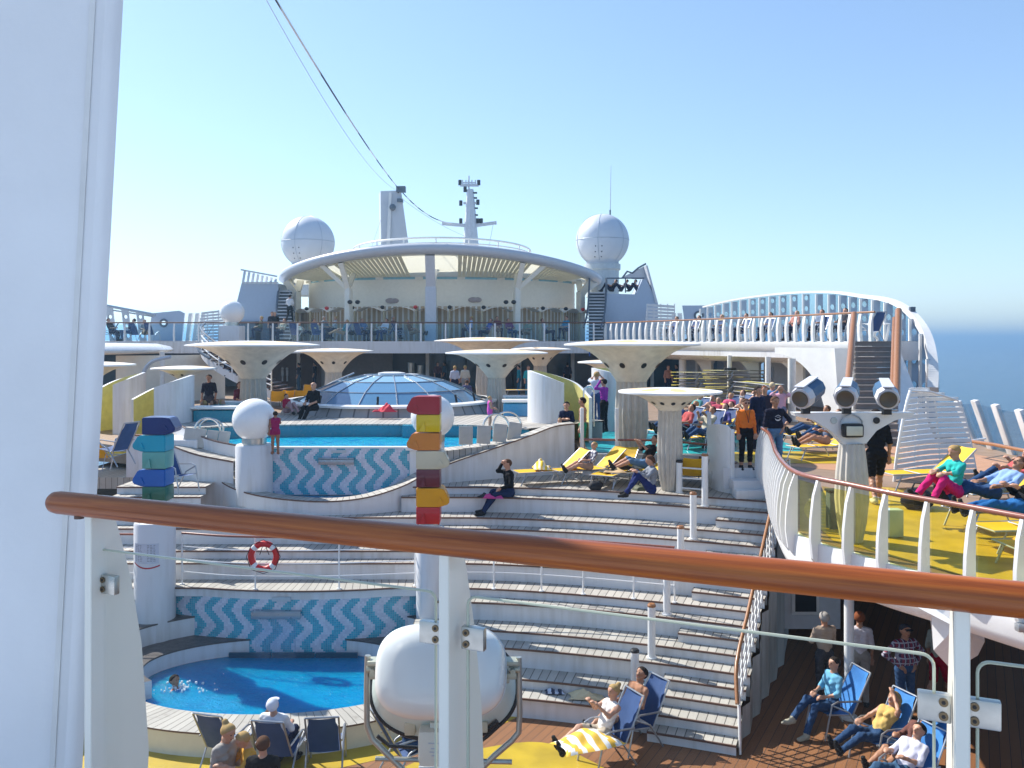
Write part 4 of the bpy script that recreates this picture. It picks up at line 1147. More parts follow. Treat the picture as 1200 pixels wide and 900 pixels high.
# lower deck under the right gallery
t = thing('back_wall', 'back wall of the lower deck, coloured dark to stand in for shade', 'wall', (12, 23.6, 0))
mb = MB(); mb.box((13.5, 23.8, 1.75), (18, .2, 3.5)); mb.build('wall_body', plain('shade_darkened_wall', (.06, .05, .055), .6), t, world=True)  # wall colour set near black to stand in for the shade under the deck
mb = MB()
for i in range(6): mb.box((9.2 + i * 1.6, 23.66, 1.2), (.5, .04, 2.2))
mb.build('blue_door', plain('deep_blue', (.02, .05, .16), .4), t, world=True)
t = thing('side_wall', 'grey white wall with a framed window beside the stairs on the lower deck', 'wall', (6.6, 18.6, 0))
mb = MB(); mb.box((6.5, 18.9, 2.1), (1.5, .12, 2.9)); mb.build('wall_body', greyp, t, world=True)
mb = MB(); a = W(928, 690, 18.8); b = W(960, 718, 18.8); cx = (a.x + b.x) / 2
mb.box((cx, 18.82, (1.0 + 2.2) / 2), (b.x - a.x, .06, 1.25), bev=.01); fr = mb.build('window_frame', whitec, t, world=True)
mb = MB(); mb.box((cx, 18.785, 1.6), (b.x - a.x - .14, .02, 1.1)); mb.build('window_pane', darkp, fr, world=True)
t = thing('deck_column', 'slim white column standing behind the seated woman in light blue', 'column', (6.26, 15.85, 0))
mb = MB(); mb.cyl((0, 0, 0), (0, 0, 3.55), .088, n=20); mb.cyl((0, 0, 0), (0, 0, .05), .15, n=20); mb.build('shaft', whitec, t)

# ------------------------------------------------------------------ speaker mast
sm = thing('speaker_mast', 'fluted mast carrying three loudspeakers and a floodlight on the right deck', 'mast', tuple(W(1000, 635, 13)))
Zm = lambda py: EYE - (py - 400) * 13 / F
Xm = lambda px: (px - 600) * 13 / F
cxm = Xm(998)
mb = MB()
zt = Zm(521) - DZ
mb.lathe([(.17, zt + .02), (.175, zt), (.22, zt * .7), (.235, zt * .45), (.2, zt * .2), (.15, 0.02), (.15, 0)], (cxm, 13, DZ), 96, flute=.07, nf=14); mb.build('fluted_column', fluted, sm, world=True, smooth=60)
mb = MB()
q = [(928, 483), (1068, 483), (1066, 487), (1045, 492), (1024, 504), (1012, 519), (986, 520), (972, 505), (950, 491), (930, 487)]
mb.extr([Vector((Xm(x), 12.9, Zm(y))) for x, y in q], (0, .2, 0)); cross = mb.build('crossarm', whitec, sm, world=True, smooth=20)
for px in (974, 1023.5):
    mb = MB(); mb.cyl((Xm(px), 12.895, Zm(492)), (Xm(px), 12.88, Zm(492)), .05, n=20); mb.build('porthole', black if px > 1000 else steel, cross, world=True)
mb = MB(); mb.tube([Vector((Xm(981 + 25 * u), 12.86, Zm(488 + 16 * v))) for u, v in ((0, .9), (0, .3), (.15, 0), (.5, -.25), (.85, 0), (1, .3), (1, .9))], .012, 6); mb.build('guard_hoop', alu, cross, world=True)
fl = MB(); fl.box((Xm(993.5), 12.82, Zm(503)), (.31, .14, .21), bev=.045); flo = fl.build('floodlight', black, sm, world=True)
mb = MB(); mb.box((Xm(993.5), 12.74, Zm(503)), (.24, .02, .14), bev=.008); mb.build('lens', plain('milky_lens', (.62, .62, .5), .15), flo, world=True)
# loudspeakers: octagonal body pointing at the camera, blue cover behind
for i, (px, py, ang, lab) in enumerate(((948, 461, 1.05, 'left'), (996, 461, .55, 'middle'), (1043, 462, .35, 'right'))):
    c = W(px - 4, py + 2, 12.85)
    t = thing('loudspeaker', lab + ' loudspeaker of the three on the mast crossarm, with grey horn and blue cover', 'loudspeaker', tuple(c))
    d = Vector((math.sin(ang) * .8, 1, .12 + .05 * i)).normalized()
    if i == 0: d = Vector((.62, .62, .26)).normalized()
    if i == 1: d = Vector((.40, .8, .2)).normalized()
    if i == 2: d = Vector((.26, .9, .22)).normalized()
    mb = MB(); mb.cyl(d * -.18, d * -.04, .16, .18, n=10); mb.build('front_ring', greyp, t, smooth=20)
    mb = MB(); mb.cyl(d * -.04, d * .36, .185, .155, n=10); mb.build('blue_cover', plain('cover_blue', (.03, .10, .2), .4), t, smooth=20)
    u = Vector((0, 0, 1)) - d * d.z; u.normalize(); s = d.cross(u)
    mb = MB(); k_ = .192
    mb.extr([d * -.17 + u * k_ * .9 - s * .08, d * -.17 + u * k_ * .9 + s * .08, d * .34 + u * k_ * .87 + s * .07, d * .34 + u * k_ * .87 - s * .07], u * .02); mb.build('top_plate', greyp, t, smooth=0)
    mb = MB()
    mb.lathe([(.125, 0.0), (.125, -.012), (.112, -.014), (.095, -.004), (0.0, -.003)], n=24)
    bmesh.ops.transform(mb.bm, matrix=Matrix.Translation(d * -.184) @ d.to_track_quat('Z', 'Y').to_matrix().to_4x4(), verts=mb.bm.verts)
    mb.build('horn', plain('dark_horn', (.10, .09, .07), .4), t)
    mb = MB(); mb.box((0, 0, -.23), (.12, .08, .1)); mb.cyl((0, 0, -.22), (0, 0, -.14), .03, n=8); mb.build('bracket', black, t)
t = thing('control_box', 'pale grey control box on a thin post behind the yellow glass', 'box', tuple(W(1045, 640, 13.3)))
mb = MB(); p = W(1045, 612, 13.3); mb.box(p, (.29, .2, .42), bev=.02); mb.build('cabinet', plain('pale_green_grey', (.5, .6, .56), .4), t, world=True)
mb = MB(); mb.cyl((p.x, p.y, DZ), (p.x, p.y, p.z - .2), .03, n=8); mb.cyl((p.x, p.y, DZ), (p.x, p.y, DZ + .03), .1, n=12); mb.build('stand', alu, t, world=True)
t = thing('bin', 'dark slim bin beside the mast foot behind the glass', 'bin', (W(975, 640, 13.9).x, 13.9, DZ))
mb = MB(); mb.box((0, 0, .3), (.14, .2, .6), bev=.02); mb.build('bin_body', slate, t)
mb = MB(); mb.box((0, 0, .62), (.17, .23, .04), bev=.01); mb.build('lid', black, t)

# ------------------------------------------------------------------ slatted screen and glazed ship side
sl = thing('slatted_screen', 'tall curved white slatted screen behind the sunbathing woman in teal', 'screen', tuple(W(1090, 562, 19)))
tops = [(1048, 560, 457), ]
left = [W(1047, 565, 18.6), W(1050, 535, 18.6), W(1056, 500, 18.7), (W(1062, 472, 18.8)), W(1066, 458, 18.9)]
right = [W(1146, 565, 19.6), W(1142, 540, 19.6), W(1135, 505, 19.6), W(1128, 480, 19.6), W(1122, 469, 19.6)]
lz = smoothpath(left, 8); rz_ = smoothpath(right, 8)
def atz(path, z):
    for a, b in zip(path, path[1:]):
        if (a.z - z) * (b.z - z) <= 0 and a.z != b.z:
            return a.lerp(b, (z - a.z) / (b.z - a.z))
    return path[-1] if z > path[-1].z else path[0]
z = 3.98
while z < 5.9:
    a, b = atz(lz, z), atz(rz_, min(z, rz_[-1].z))
    a2, b2 = Vector((a.x, a.y, z)), Vector((b.x, b.y, z))
    if z > rz_[-1].z:
        f = (z - rz_[-1].z) / (5.93 - rz_[-1].z); b2 = b2.lerp(a2, f * .75)
    mid = (a2 + b2) / 2 + Vector((0, .25, 0))
    S = smoothpath([a2, mid, b2], 5)
    mb = MB(); mb.ribbon(S, [(0.015, 0), (.015, .088), (-.015, .088), (-.015, 0), (.015, 0)]); mb.build('slat', whitec, sl, world=True, smooth=0)
    z += .118
mb = MB(); mb.tube([v + Vector((0, -.03, 0)) for v in lz], .035, 8); mb.tube([lz[-1], W(1090, 459, 19.2), rz_[-1]], .025, 8); mb.tube(rz_, .02, 8); mb.build('frame', whitec, sl, world=True)
mb = MB()
for f in (.3, .62):
    mb.tube([lz[i * 4].lerp(rz_[i * 4], f) + Vector((0, .27, 0)) for i in range(8)], .02, 6)
mb.build('upright', alu, sl, world=True)

sd_ = thing('glass_windbreak', 'near glass windbreak with leaning white posts at the right edge', 'windbreak', (13, 22, DZ))
ps = [(1128, 470, 545, 25.4), (1148, 469, 549, 24.2), (1172, 474, 553, 23.0), (1200, 480, 558, 21.8), (1232, 488, 566, 20.4), (1270, 496, 575, 19)]
pv = []
for px, t0, b0, Y in ps:
    a = W(px - 6, t0, Y); b = W(px + 14, b0, Y); b.z = DZ
    pv.append((a, b))
    mb = MB(); mb.beam(b, a, .13, .26, up=Vector((0, 1, 0)), bev=.02); mb.build('post', white, sd_, world=True)
for (a, b), (c, d) in zip(pv, pv[1:]):
    mb = MB(); mb.extr([b, d, c - Vector((0, 0, .1)), a - Vector((0, 0, .1))], (.02, .02, 0)); mb.build('glass_pane', glassb, sd_, world=True)
mb = MB(); mb.tube([W(1130, 516, 22.6), W(1165, 521, 21.4), W(1210, 530, 20), W(1260, 542, 18.6)], .045, 10); mb.build('handrail', woodrail, sd_, world=True)
for px, py, Y in ((1134, 517, 22.5), (1196, 528, 20.4)):
    mb = MB(); mb.cyl(W(px, py, Y), W(px, py, Y) + Vector((.8, .6, 0)), .03, n=8); mb.build('bracket', whitec, sd_, world=True)

# big curved windscreen of fins at the right
cw = thing('curved_windscreen', 'great curved windscreen of white perforated fins and glass sweeping down on the right', 'windscreen', (14, 36, DZ))
crv = [(826, 359, 51), (860, 351, 47.5), (900, 345, 44), (940, 341.5, 41), (980, 341, 38.5), (1012, 345, 36), (1038, 348, 34.2), (1058, 354.5, 32.9), (1075, 367, 31.8), (1087, 382, 30.9), (1094, 397, 30.3), (1098, 414, 29.8), (1100, 433, 29.4), (1099.5, 454, 29.1)]
tp = smoothpath([W(a, b, c) for a, b, c in crv], 10)
Lc = [0]
for i in range(1, len(tp)): Lc.append(Lc[-1] + math.hypot(tp[i].x - tp[i - 1].x, tp[i].y - tp[i - 1].y))
def topat(L):
    for i in range(1, len(Lc)):
        if Lc[i] >= L: return tp[i - 1].lerp(tp[i], (L - Lc[i - 1]) / max(1e-6, Lc[i] - Lc[i - 1])), (tp[i] - tp[i - 1])
    return tp[-1], tp[-1] - tp[-2]
mb = MB()
ws = [.05 + .24 * (i / len(tp)) ** 2 for i in range(len(tp))]
for i in range(len(tp) - 1):
    a, b = tp[i], tp[i + 1]; wa, wb = ws[i], ws[i + 1]
    t = (b - a).normalized(); nv = Vector((t.y, -t.x, 0)); nv = nv.normalized() if nv.length > 0 else Vector((1, 0, 0))
    dn = t.cross(nv); dn = dn if dn.z < 0 else -dn
    sh = .12 + .8 * wa; sh2 = .12 + .8 * wb; A = [a, a + dn * wa * 1.6, a + dn * wa * 1.6 + nv * sh, a + nv * sh]; B = [b, b + dn * wb * 1.6, b + dn * wb * 1.6 + nv * sh2, b + nv * sh2]
    for k in range(4): mb.poly([A[k], A[(k + 1) % 4], B[(k + 1) % 4], B[k]])
    if i in (0,): mb.poly(A)
    if i == len(tp) - 2: mb.poly(B)
bmesh.ops.remove_doubles(mb.bm, verts=mb.bm.verts, dist=.001)
mb.build('top_rim', whitec, cw, world=True, smooth=40)
def holed(mb, p, u, h, w, z0, holes, hr, th):
    """vertical plate from p along unit u (width w), z0..h, round holes at given heights"""
    n3 = u.cross(Vector((0, 0, 1))) * th
    cells = []; z = z0
    for hz in sorted(holes):
        if hz - w / 2 < z or hz + w / 2 > h: continue
        if hz - w / 2 > z: cells.append((z, hz - w / 2, None))
        cells.append((hz - w / 2, hz + w / 2, hz)); z = hz + w / 2
    if z < h: cells.append((z, h, None))
    P = lambda a, zz, s: Vector((p.x, p.y, 0)) + u * a + Vector((0, 0, zz)) + n3 * s
    for a, b, hz in cells:
        for s in (-.5, .5):
            if hz is None: mb.poly([P(0, a, s), P(w, a, s), P(w, b, s), P(0, b, s)])
            else:
                K = 12
                sq = []
                for k in range(K):
                    an = 2 * PI * k / K + PI / 4; m = max(abs(math.cos(an)), abs(math.sin(an)))
                    sq.append((w / 2 + w / 2 * math.cos(an) / m, hz + w / 2 * math.sin(an) / m, w / 2 + hr * math.cos(an), hz + hr * math.sin(an)))
                for k in range(K):
                    q, r = sq[k], sq[(k + 1) % K]
                    mb.poly([P(q[0], q[1], s), P(r[0], r[1], s), P(r[2], r[3], s), P(q[2], q[3], s)])
        for e_ in (0, w): mb.poly([P(e_, a, -.5), P(e_, b, -.5), P(e_, b, .5), P(e_, a, .5)])
finblue = plain('fin_grey_blue', (.46, .52, .60), .45, var=.04)
L = .1; n_ = 0; prev = None
while L < Lc[-1] - .4:
    p, tdir = topat(L)
    zb = 7.0 if p.y > 33.5 else 4.2
    th_ = Vector((tdir.x, tdir.y, 0)).normalized()
    o = Vector((-th_.y, th_.x, 0)); o = o if o.x > 0 else -o
    u = (o * .55 + Vector((.75, .35, 0))).normalized()
    ztop = p.z - .16
    if ztop - zb > .6:
        mb = MB(); holed(mb, p - u * .36, u, ztop, .34, zb, [7.35, 7.95, 8.55, 9.05, 6.3, 5.4], .13, .05)
        bmesh.ops.remove_doubles(mb.bm, verts=mb.bm.verts, dist=.001)
        f_o = mb.build('perforated_fin', finblue, cw, world=True, smooth=0)
        mb = MB(); q = p - u * .38; mb.box((q.x, q.y, (ztop + zb) / 2), (.09, .07, ztop - zb)); mb.build('white_edge', whitec, f_o, world=True)
    if prev is not None:
        a, b = prev
        mb = MB(); mb.extr([Vector((a.x, a.y, zb)), Vector((p.x, p.y, zb)), Vector((p.x, p.y, p.z - .1)), Vector((a.x, a.y, a.z - .1))], (.015, .01, 0)); mb.build('glass_pane', glassb, cw, world=True)
    prev = (p, L)
    L += .98; n_ += 1
# lamp on the rim
t = thing('floodlight', 'small floodlight fixed on top of the curved windscreen rim', 'lamp', tuple(W(1066, 370, 32)))
mb = MB(); mb.box(W(1069, 363, 32), (.2, .15, .22), bev=.02); mb.build('housing', slate, t, world=True)
mb = MB(); mb.cyl(W(1068, 372, 32), W(1069, 363, 32), .03, n=8); mb.build('arm', alu, t, world=True)

# lettering on the near part of the gallery screen
t = thing('lettering', 'row of white outline letters standing behind the blue chair above the stairs', 'lettering', tuple(W(1018, 402, 33.2)))
def stroke(pts, Y=33.0, r=.05, parent=None):
    m = MB(); m.tube([W(a, b, Y) for a, b in pts], r, 5); m.build('letter', whitec, parent, world=True)
stroke([(1006, 404), (1010, 392), (1011, 405), (1006, 404)], parent=t)
stroke([(1017, 380), (1021.5, 380), (1019.5, 392), (1018, 404), (1028, 404), (1028, 396)], parent=t)
stroke([(1026, 379.5), (1032, 379.5), (1031, 387), (1025.5, 389), (1025, 394), (1027.5, 396.5)], parent=t)
stroke([(1036, 379.5), (1042, 379.5), (1040.5, 390), (1037, 404)], parent=t)
stroke([(1033.5, 404.5), (1038.5, 404.5)], parent=t)

# ------------------------------------------------------------------ stairs up to the gallery
stp = thing('gallery_stairs', 'grey stairs with tall wooden handrails climbing to the right gallery', 'stairs', (12, 27, DZ))
nst = 17
for i in range(nst):
    f = i / (nst - 1); Y = 25.4 + 5.4 * f; Z = DZ + .18 + (7.0 - DZ - .18) * f
    x0 = (1001 - 600) * 30.0 / F; x1 = (1046 - 600) * 30.0 / F
    xc = lambda px: (px - 600) * Y / F
    mb = MB(); mb.box(((xc(1000) + xc(1050)) / 2, Y, Z - .02), (xc(1050) - xc(1000), .36, .04)); mb.box(((xc(1000) + xc(1050)) / 2, Y - .13, Z - .1), (xc(1050) - xc(1000), .03, .14)); mb.build('tread', plain('stair_tread_grey', (.22, .19, .18), .5) if i % 2 else plain('stair_tread_grey2', (.26, .235, .22), .5), stp, world=True)
mb = MB(); mb.extr([W(1000, 527, 25.3), W(1000, 400, 31), Vector((W(1000, 400, 31).x, 31, 6.6)), Vector((W(1000, 400, 29).x, 26.5, DZ))], (-.06, 0, 0)); mb.extr([W(1051, 527, 25.3), W(1051, 400, 31), Vector((W(1051, 400, 31).x, 31, 6.6)), Vector((W(1051, 400, 29).x, 26.5, DZ))], (.06, 0, 0)); mb.build('stringer', whitec, stp, world=True, smooth=0)
for a, b, r in (((1001, 368, 31), (993, 468, 26)), ((1041, 373, 31), (1040, 470, 26)), ((1050, 364, 30), (1047, 448, 26))) and [((1001, 368, 31), (992, 472, 26), .11), ((1048, 373, 31), (1045, 470, 26), .07), ((1053, 364, 30.6), (1050, 470, 26), .12)]:
    mb = MB(); mb.tube([W(*a), W(*b)], r, 10); mb.build('handrail', woodrail, stp, world=True)
mb = MB(); mb.box(W(1024, 403, 31.1), (1.5, .05, .1)); mb.build('landing_edge', teal, stp, world=True)
# ------------------------------------------------------------------ upper deck slab and what is below it
ud = thing('upper_deck', 'white edged upper deck slab spanning behind the umbrellas', 'deck', (-5, 52, 6.2))
gal = smoothpath([Vector(v) for v in ((5.5, 50, 0), (7.6, 46, 0), (9.6, 41.5, 0), (11.2, 37.5, 0), (12.3, 34.5, 0), (12.9, 32.4, 0), (13.3, 31.3, 0))], 6)
mb = MB(); mb.prism([(v.x, v.y) for v in [Vector((-34, 50, 0))] + gal] + [(15.2, 31.3), (16.5, 40), (16.5, 75), (-34, 75)], 6.3, 7.0)
mb.build('slab', white, ud, world=True, smooth=0)
mb = MB(); mb.prism([(v.x + .3, v.y + .15) for v in [Vector((-34, 50, 0))] + gal] + [(15.1, 31.6), (16.4, 40), (16.4, 74), (-33, 74)], 7.0, 7.012)
mb.build('deck_surface', upfloor, ud, world=True, smooth=0)
# gallery fascia with scalloped soffit and arches
gf = thing('gallery_arcade', 'cream and white arcade of rounded arches under the right gallery', 'arcade', (10, 42, DZ))
mb = MB(); mb.ribbon([Vector((v.x, v.y, 6.95)) for v in gal], [(0.02, .02), (.12, 0), (.12, -.2), (-.1, -.55), (-.7, -.85), (-1.6, -.95)]); mb.build('rounded_edge', whitec, gf, world=True)
def archpanel(ax, ay, bx, by, z1, parent, mat, th=.18, side=1, zb=DZ, open_=.86):
    """spandrel between two points with a quarter-ellipse opening"""
    mb = MB(); a = Vector((ax, ay, 0)); b = Vector((bx, by, 0)); d = b - a
    n = Vector((d.y, -d.x, 0)).normalized() * th
    K = 14; up_ = []; lo = []
    for k in range(K + 1):
        s = k / K
        zz = zb + (z1 - .25 - zb) * math.sqrt(max(0, 1 - (s / open_) ** 2)) if s < open_ else zb
        up_.append(a + d * s + Vector((0, 0, z1))); lo.append(a + d * s + Vector((0, 0, zz)))
    for k in range(K):
        for off in (Vector(), n): mb.poly([lo[k] + off, lo[k + 1] + off, up_[k + 1] + off, up_[k] + off])
        mb.poly([lo[k], lo[k + 1], lo[k + 1] + n, lo[k] + n])
    mb.poly([lo[-1], up_[-1], up_[-1] + n, lo[-1] + n])
    mb.build('arch', mat, parent, world=True, smooth=60)
for px0, px1, Y in ((808, 836, 46.5), (862, 892, 42), (912, 944, 38.5)):
    a = W(px0, 410, Y); b = W(px1, 410, Y - 1.2)
    archpanel(a.x, a.y, b.x, b.y, 6.35, gf, creamw)
    archpanel(2 * a.x - b.x + .4, a.y + 1.0, a.x, a.y, 6.35, gf, creamw, open_=-1) if False else None
a = W(912, 410, 35.2); b = W(988, 410, 32.0); archpanel(a.x, a.y, b.x, b.y, 6.75, gf, whitec, open_=.80)
mb = MB(); mb.extr([W(978, 408, 31.9), W(1003, 408, 31.3), Vector((W(1003, 408, 31.3).x, 31.3, DZ)), Vector((W(984, 408, 31.9).x, 31.9, DZ))], (.3, .5, 0)); mb.build('end_pier', whitec, gf, world=True, smooth=0)
# porthole wall behind the arcade
hw = thing('porthole_wall', 'grey wall with round portholes behind the stacked loungers', 'wall', (13, 44, DZ))
def wall_holes(p0, p1, z0, z1, holes, parent, mat, r=.62):
    p0, p1 = Vector((p0[0], p0[1], 0)), Vector((p1[0], p1[1], 0)); Lh = (p1 - p0).length; u = (p1 - p0) / Lh
    mb = MB(); x = 0
    P = lambda a, z: p0 + u * a + Vector((0, 0, z))
    for hx, hz in holes:
        mb.poly([P(x, z0), P(hx - r * 1.1, z0), P(hx - r * 1.1, z1), P(x, z1)]); 
        K = 24; s = r * 1.1
        sq = []
        for k in range(K):
            an = 2 * PI * k / K + PI / 4; m = max(abs(math.cos(an)), abs(math.sin(an)))
            sq.append((hx + s * math.cos(an) / m, hz + s * math.sin(an) / m, hx + r * math.cos(an), hz + r * math.sin(an)))
        for k in range(K):
            q, w = sq[k], sq[(k + 1) % K]
            mb.poly([P(q[0], q[1]), P(w[0], w[1]), P(w[2], w[3]), P(q[2], q[3])])
        mb.poly([P(hx - s, z0), P(hx + s, z0), P(hx + s, hz - s), P(hx - s, hz - s)])
        mb.poly([P(hx - s, hz + s), P(hx + s, hz + s), P(hx + s, z1), P(hx - s, z1)])
        x = hx + s
    mb.poly([P(x, z0), P(Lh, z0), P(Lh, z1), P(x, z1)])
    mb.build('wall_body', mat, parent, world=True, smooth=0)
    for hx, hz in holes:
        m = MB(); m.tube([P(hx + r * math.cos(2 * PI * k / 24), hz + r * math.sin(2 * PI * k / 24)) for k in range(24)], .05, 6, closed=True); m.build('porthole_rim', greyp, parent, world=True)
        m = MB(); 
        for q in (-.12, .28): m.box(P(hx + q, hz) + Vector((.2, .25, 0)), (.28, .05, 1.4))
        m.build('fin_behind', bluegrey, parent, world=True)
wall_holes((10.2, 50), (15.6, 36.5), DZ, 6.4, [(3.2, 5.45), (7.2, 5.4), (11.0, 5.3), (13.2, 5.2)], hw, greyp)
cc = plain('column_white', (.8, .79, .76), .4)
for px, Y, r, lab in ((855, 40, .11, 'slim white column in front of the stacked loungers, with a black clamp'), (900, 36, .12, 'slim white column right of the black clamped one'), (928, 32.5, .15, 'thick white column left of the left loudspeaker'), (800, 46, .2, 'white column right of the large patterned umbrella'), (817, 48, .12, 'slim white column behind the large umbrella')):
    x = (px - 600) * Y / F
    t = thing('column', lab, 'column', (x, Y, DZ)); mb = MB(); mb.cyl((0, 0, 0), (0, 0, 6.35 - DZ), r, n=16); mb.cyl((0, 0, 0), (0, 0, .06), r * 1.5, n=16); mb.build('shaft', cc, t)
    if px == 855:
        mb = MB(); mb.box((0, -.05, 1.75), (.55, .2, .12), bev=.02); mb.build('clamp', black, t)

# gallery balustrade with fin posts
def finrail(path, label, spacing, handm, finr=.07, h=1.1, z=7.0, glassm=None, curved=True, off=0.1):
    t = thing('balustrade', label, 'balustrade', (path[len(path) // 2].x, path[len(path) // 2].y, z))
    mb = MB(); mb.tube([Vector((p.x, p.y, z + h)) for p in path], .04, 8); mb.build('handrail', handm, t, world=True)
    Ls = [0]
    for i in range(1, len(path)): Ls.append(Ls[-1] + (path[i] - path[i - 1]).length)
    L = 0; n = 0; last = None
    while L < Ls[-1] and n < 99:
        for i in range(1, len(Ls)):
            if Ls[i] >= L:
                p = path[i - 1].lerp(path[i], (L - Ls[i - 1]) / (Ls[i] - Ls[i - 1])); d = (path[i] - path[i - 1]).normalized(); break
        o = Vector((d.y, -d.x, 0)) * off
        prof = [(0, h), (.3, h - .1), (1.0, h * .6), (1.1, h * .3), (.8, 0), (.6, -.12), (-.3, -.12), (-.3, 0)]
        q = Vector((p.x, p.y, z)) - d * finr / 2
        mb = MB(); mb.extr([q + o * a + Vector((0, 0, b)) for a, b in prof], d * finr); mb.build('fin', whitec, t, world=True, smooth=0)
        if last is not None and glassm:
            mb = MB(); mb.extr([Vector((last.x, last.y, z + .06)), Vector((p.x, p.y, z + .06)), Vector((p.x, p.y, z + h - .1)), Vector((last.x, last.y, z + h - .1))], (.008, .01, 0)); mb.build('glass_pane', glassm, t, world=True)
        last = p; L += spacing; n += 1
    return t
finrail([Vector((v.x, v.y, 0)) for v in gal], 'white finned balustrade curving along the right gallery', .56, woodrail, glassm=glass, finr=.13, h=1.08)
finrail([Vector((-30 + .5 * i, 50.15, 0)) for i in range(72)], 'long glass balustrade along the front of the upper deck', 1.45, noseb, glassm=glassb, finr=.09, off=.08)

# back wall below the upper deck with doors
bw = thing('pool_bar_front', 'dark glazed bar front and brown doors in the shade below the upper deck', 'building', (-5, 57, DZ))
def bx(px0, px1, Y, z0, z1, mat, name, d=.1):
    a = (px0 - 600) * Y / F; b = (px1 - 600) * Y / F
    mb = MB(); mb.box(((a + b) / 2, Y, (z0 + z1) / 2), (b - a, d, z1 - z0)); return mb.build(name, mat, bw, world=True)
bx(100, 860, 58, DZ, 6.3, slate, 'rear_wall', .2)
bx(312, 376, 56.5, DZ, 6.3, brownw, 'brown_door'); bx(392, 460, 56.8, DZ, 6.3, plain('taupe_panel', (.24, .22, .22), .5), 'taupe_panel')
bx(376, 392, 56.9, DZ, 6.0, greyp, 'grey_door')
bx(460, 500, 56.6, DZ + .2, 6.1, MAT['pale_grey_paint'], 'pillar_panel') if False else None
gl_ = plain('bar_glass', (.08, .15, .2), .1, var=.3, scale=.7)
for i, (p0, p1) in enumerate(((500, 521), (523, 545), (547, 570), (572, 600), (602, 640), (642, 668), (672, 716), (720, 760), (762, 800))):
    bx(p0, p1, 57, DZ, 6.2, gl_ if i % 3 else plain('bar_dark', (.06, .08, .1), .2), 'glass_door', .05)
for px in (350, 501, 609, 671, 716, 764): bx(px - 2, px + 2, 55, DZ, 6.3, cc, 'door_post', .2)
mb = MB()
for px in (331, 336.5):
    c = W(px, 437, 56.3); mb.ball(c + Vector((0, 0, .28)), (.09, .02, .09), 8, 6); mb.box(c, (.14, .03, .38)); mb.box(c + Vector((0, 0, -.35)), (.09, .03, .4))
mb.build('restroom_symbol', greyp, bw, world=True)
for (px0, px1, py0, py1) in ((478, 486, 425, 455), (489, 497, 428, 455)):
    a = W(px0, py0, 56.6); b = W(px1, py1, 56.6); mb = MB(); mb.cyl(((a.x + b.x) / 2, 56.5, b.z), ((a.x + b.x) / 2, 56.5, a.z), .25, n=14); mb.build('steel_tank', steel, bw, world=True)
# blue script sign on the fascia
sg = thing('sign', 'blue script pool bar sign on the white deck edge behind the big umbrella', 'sign', tuple(W(690, 419, 49.9)))
Mt = Matrix.Translation(W(689, 417.5, 49.93)) @ Matrix.Rotation(rad(90), 4, 'X') @ Matrix.Shear('XZ', 4, (0.25, 0)) if False else Matrix.Translation(W(689, 417.5, 49.93)) @ Matrix.Rotation(rad(90), 4, 'X')
text('Pool Bar', .78, plain('sign_blue', (.01, .09, .38), .4), Mt, sg, .03)

# ------------------------------------------------------------------ rotunda
ro = thing('rotunda', 'white rotunda with sweeping canopy roof, louvred soffit and pale wall on the upper deck', 'building', (-4.9, 60, 7))
CX, CY = -4.9, 60
def el(th, a, b, z): return Vector((CX + a * math.sin(th), CY - b * math.cos(th), z))
def zlip(th): return 11.15 + 1.25 * math.cos(th) ** 2
TH = rad(100)
n = 72
mb = MB()
lip = [(0, .42), (.25, .36), (.36, .18), (.32, -.05), (.12, -.2), (-.15, -.22), (-.6, -.05)]
ringsl = []
for i in range(n + 1):
    th = -TH + 2 * TH * i / n; zz = zlip(th)
    ringsl.append([mb.bm.verts.new(el(th, 10.85 + o_, 9.3 + o_, zz + dz)) for o_, dz in lip] )
for i in range(n):
    for j in range(len(lip) - 1): mb.face([ringsl[i][j], ringsl[i + 1][j], ringsl[i + 1][j + 1], ringsl[i][j + 1]])
mb.build('roof_lip', plain('roof_lip_grey', (.50, .53, .58), .35, var=.03), ro, world=True, smooth=70)
# roof top shell
mb = MB()
mb.grid(lambda u, v: el(-TH + 2 * TH * u, 9.3 * (1 - v) + .1, 5.85 * (1 - v) + .1, 12.1 * (1 - v) + 13.1 * v + .1), 60, 6)
mb.grid(lambda u, v: el(-TH + 2 * TH * u, 9.35, 5.9, 11.1 + v), 60, 1)
mb.build('roof_shell', white, ro, world=True, smooth=70)
# soffit and wall
zw = 10.95
mb = MB(); mb.grid(lambda u, v: el(-TH + 2 * TH * u, 10.8 - 1.5 * v, 9.2 - 3.4 * v, (zlip(-TH + 2 * TH * u) - .12) * (1 - v) + (zw + .15) * v), 60, 3)
mb.build('soffit', trans_, ro, world=True, smooth=70)
for (t0, t1) in ((-64, -39), (-35, -9), (9, 35), (39, 64)):
    m = MB(); K = max(6, int((t1 - t0) / 1.6))
    for k in range(K):
        a = rad(t0 + (t1 - t0) * k / K); b = rad(t0 + (t1 - t0) * (k + .8) / K)
        P = []
        for th, v in ((a, .06), (b, .06), (b, .93), (a, .93)):
            P.append(el(th, 10.8 - 1.5 * v, 9.2 - 3.4 * v, (zlip(th) - .12) * (1 - v) + (zw + .15) * v - .04))
        m.extr(P, (0, 0, -.05))
    m.build('soffit_louvre', paleg, ro, world=True, smooth=0)
mb = MB(); mb.grid(lambda u, v: el(1.3 * (-TH + 2 * TH * u), 9.3, 5.8, 9.15 + (zw - 9.15) * v), 60, 2); mb.build('upper_wall', creamw, ro, world=True, smooth=70)
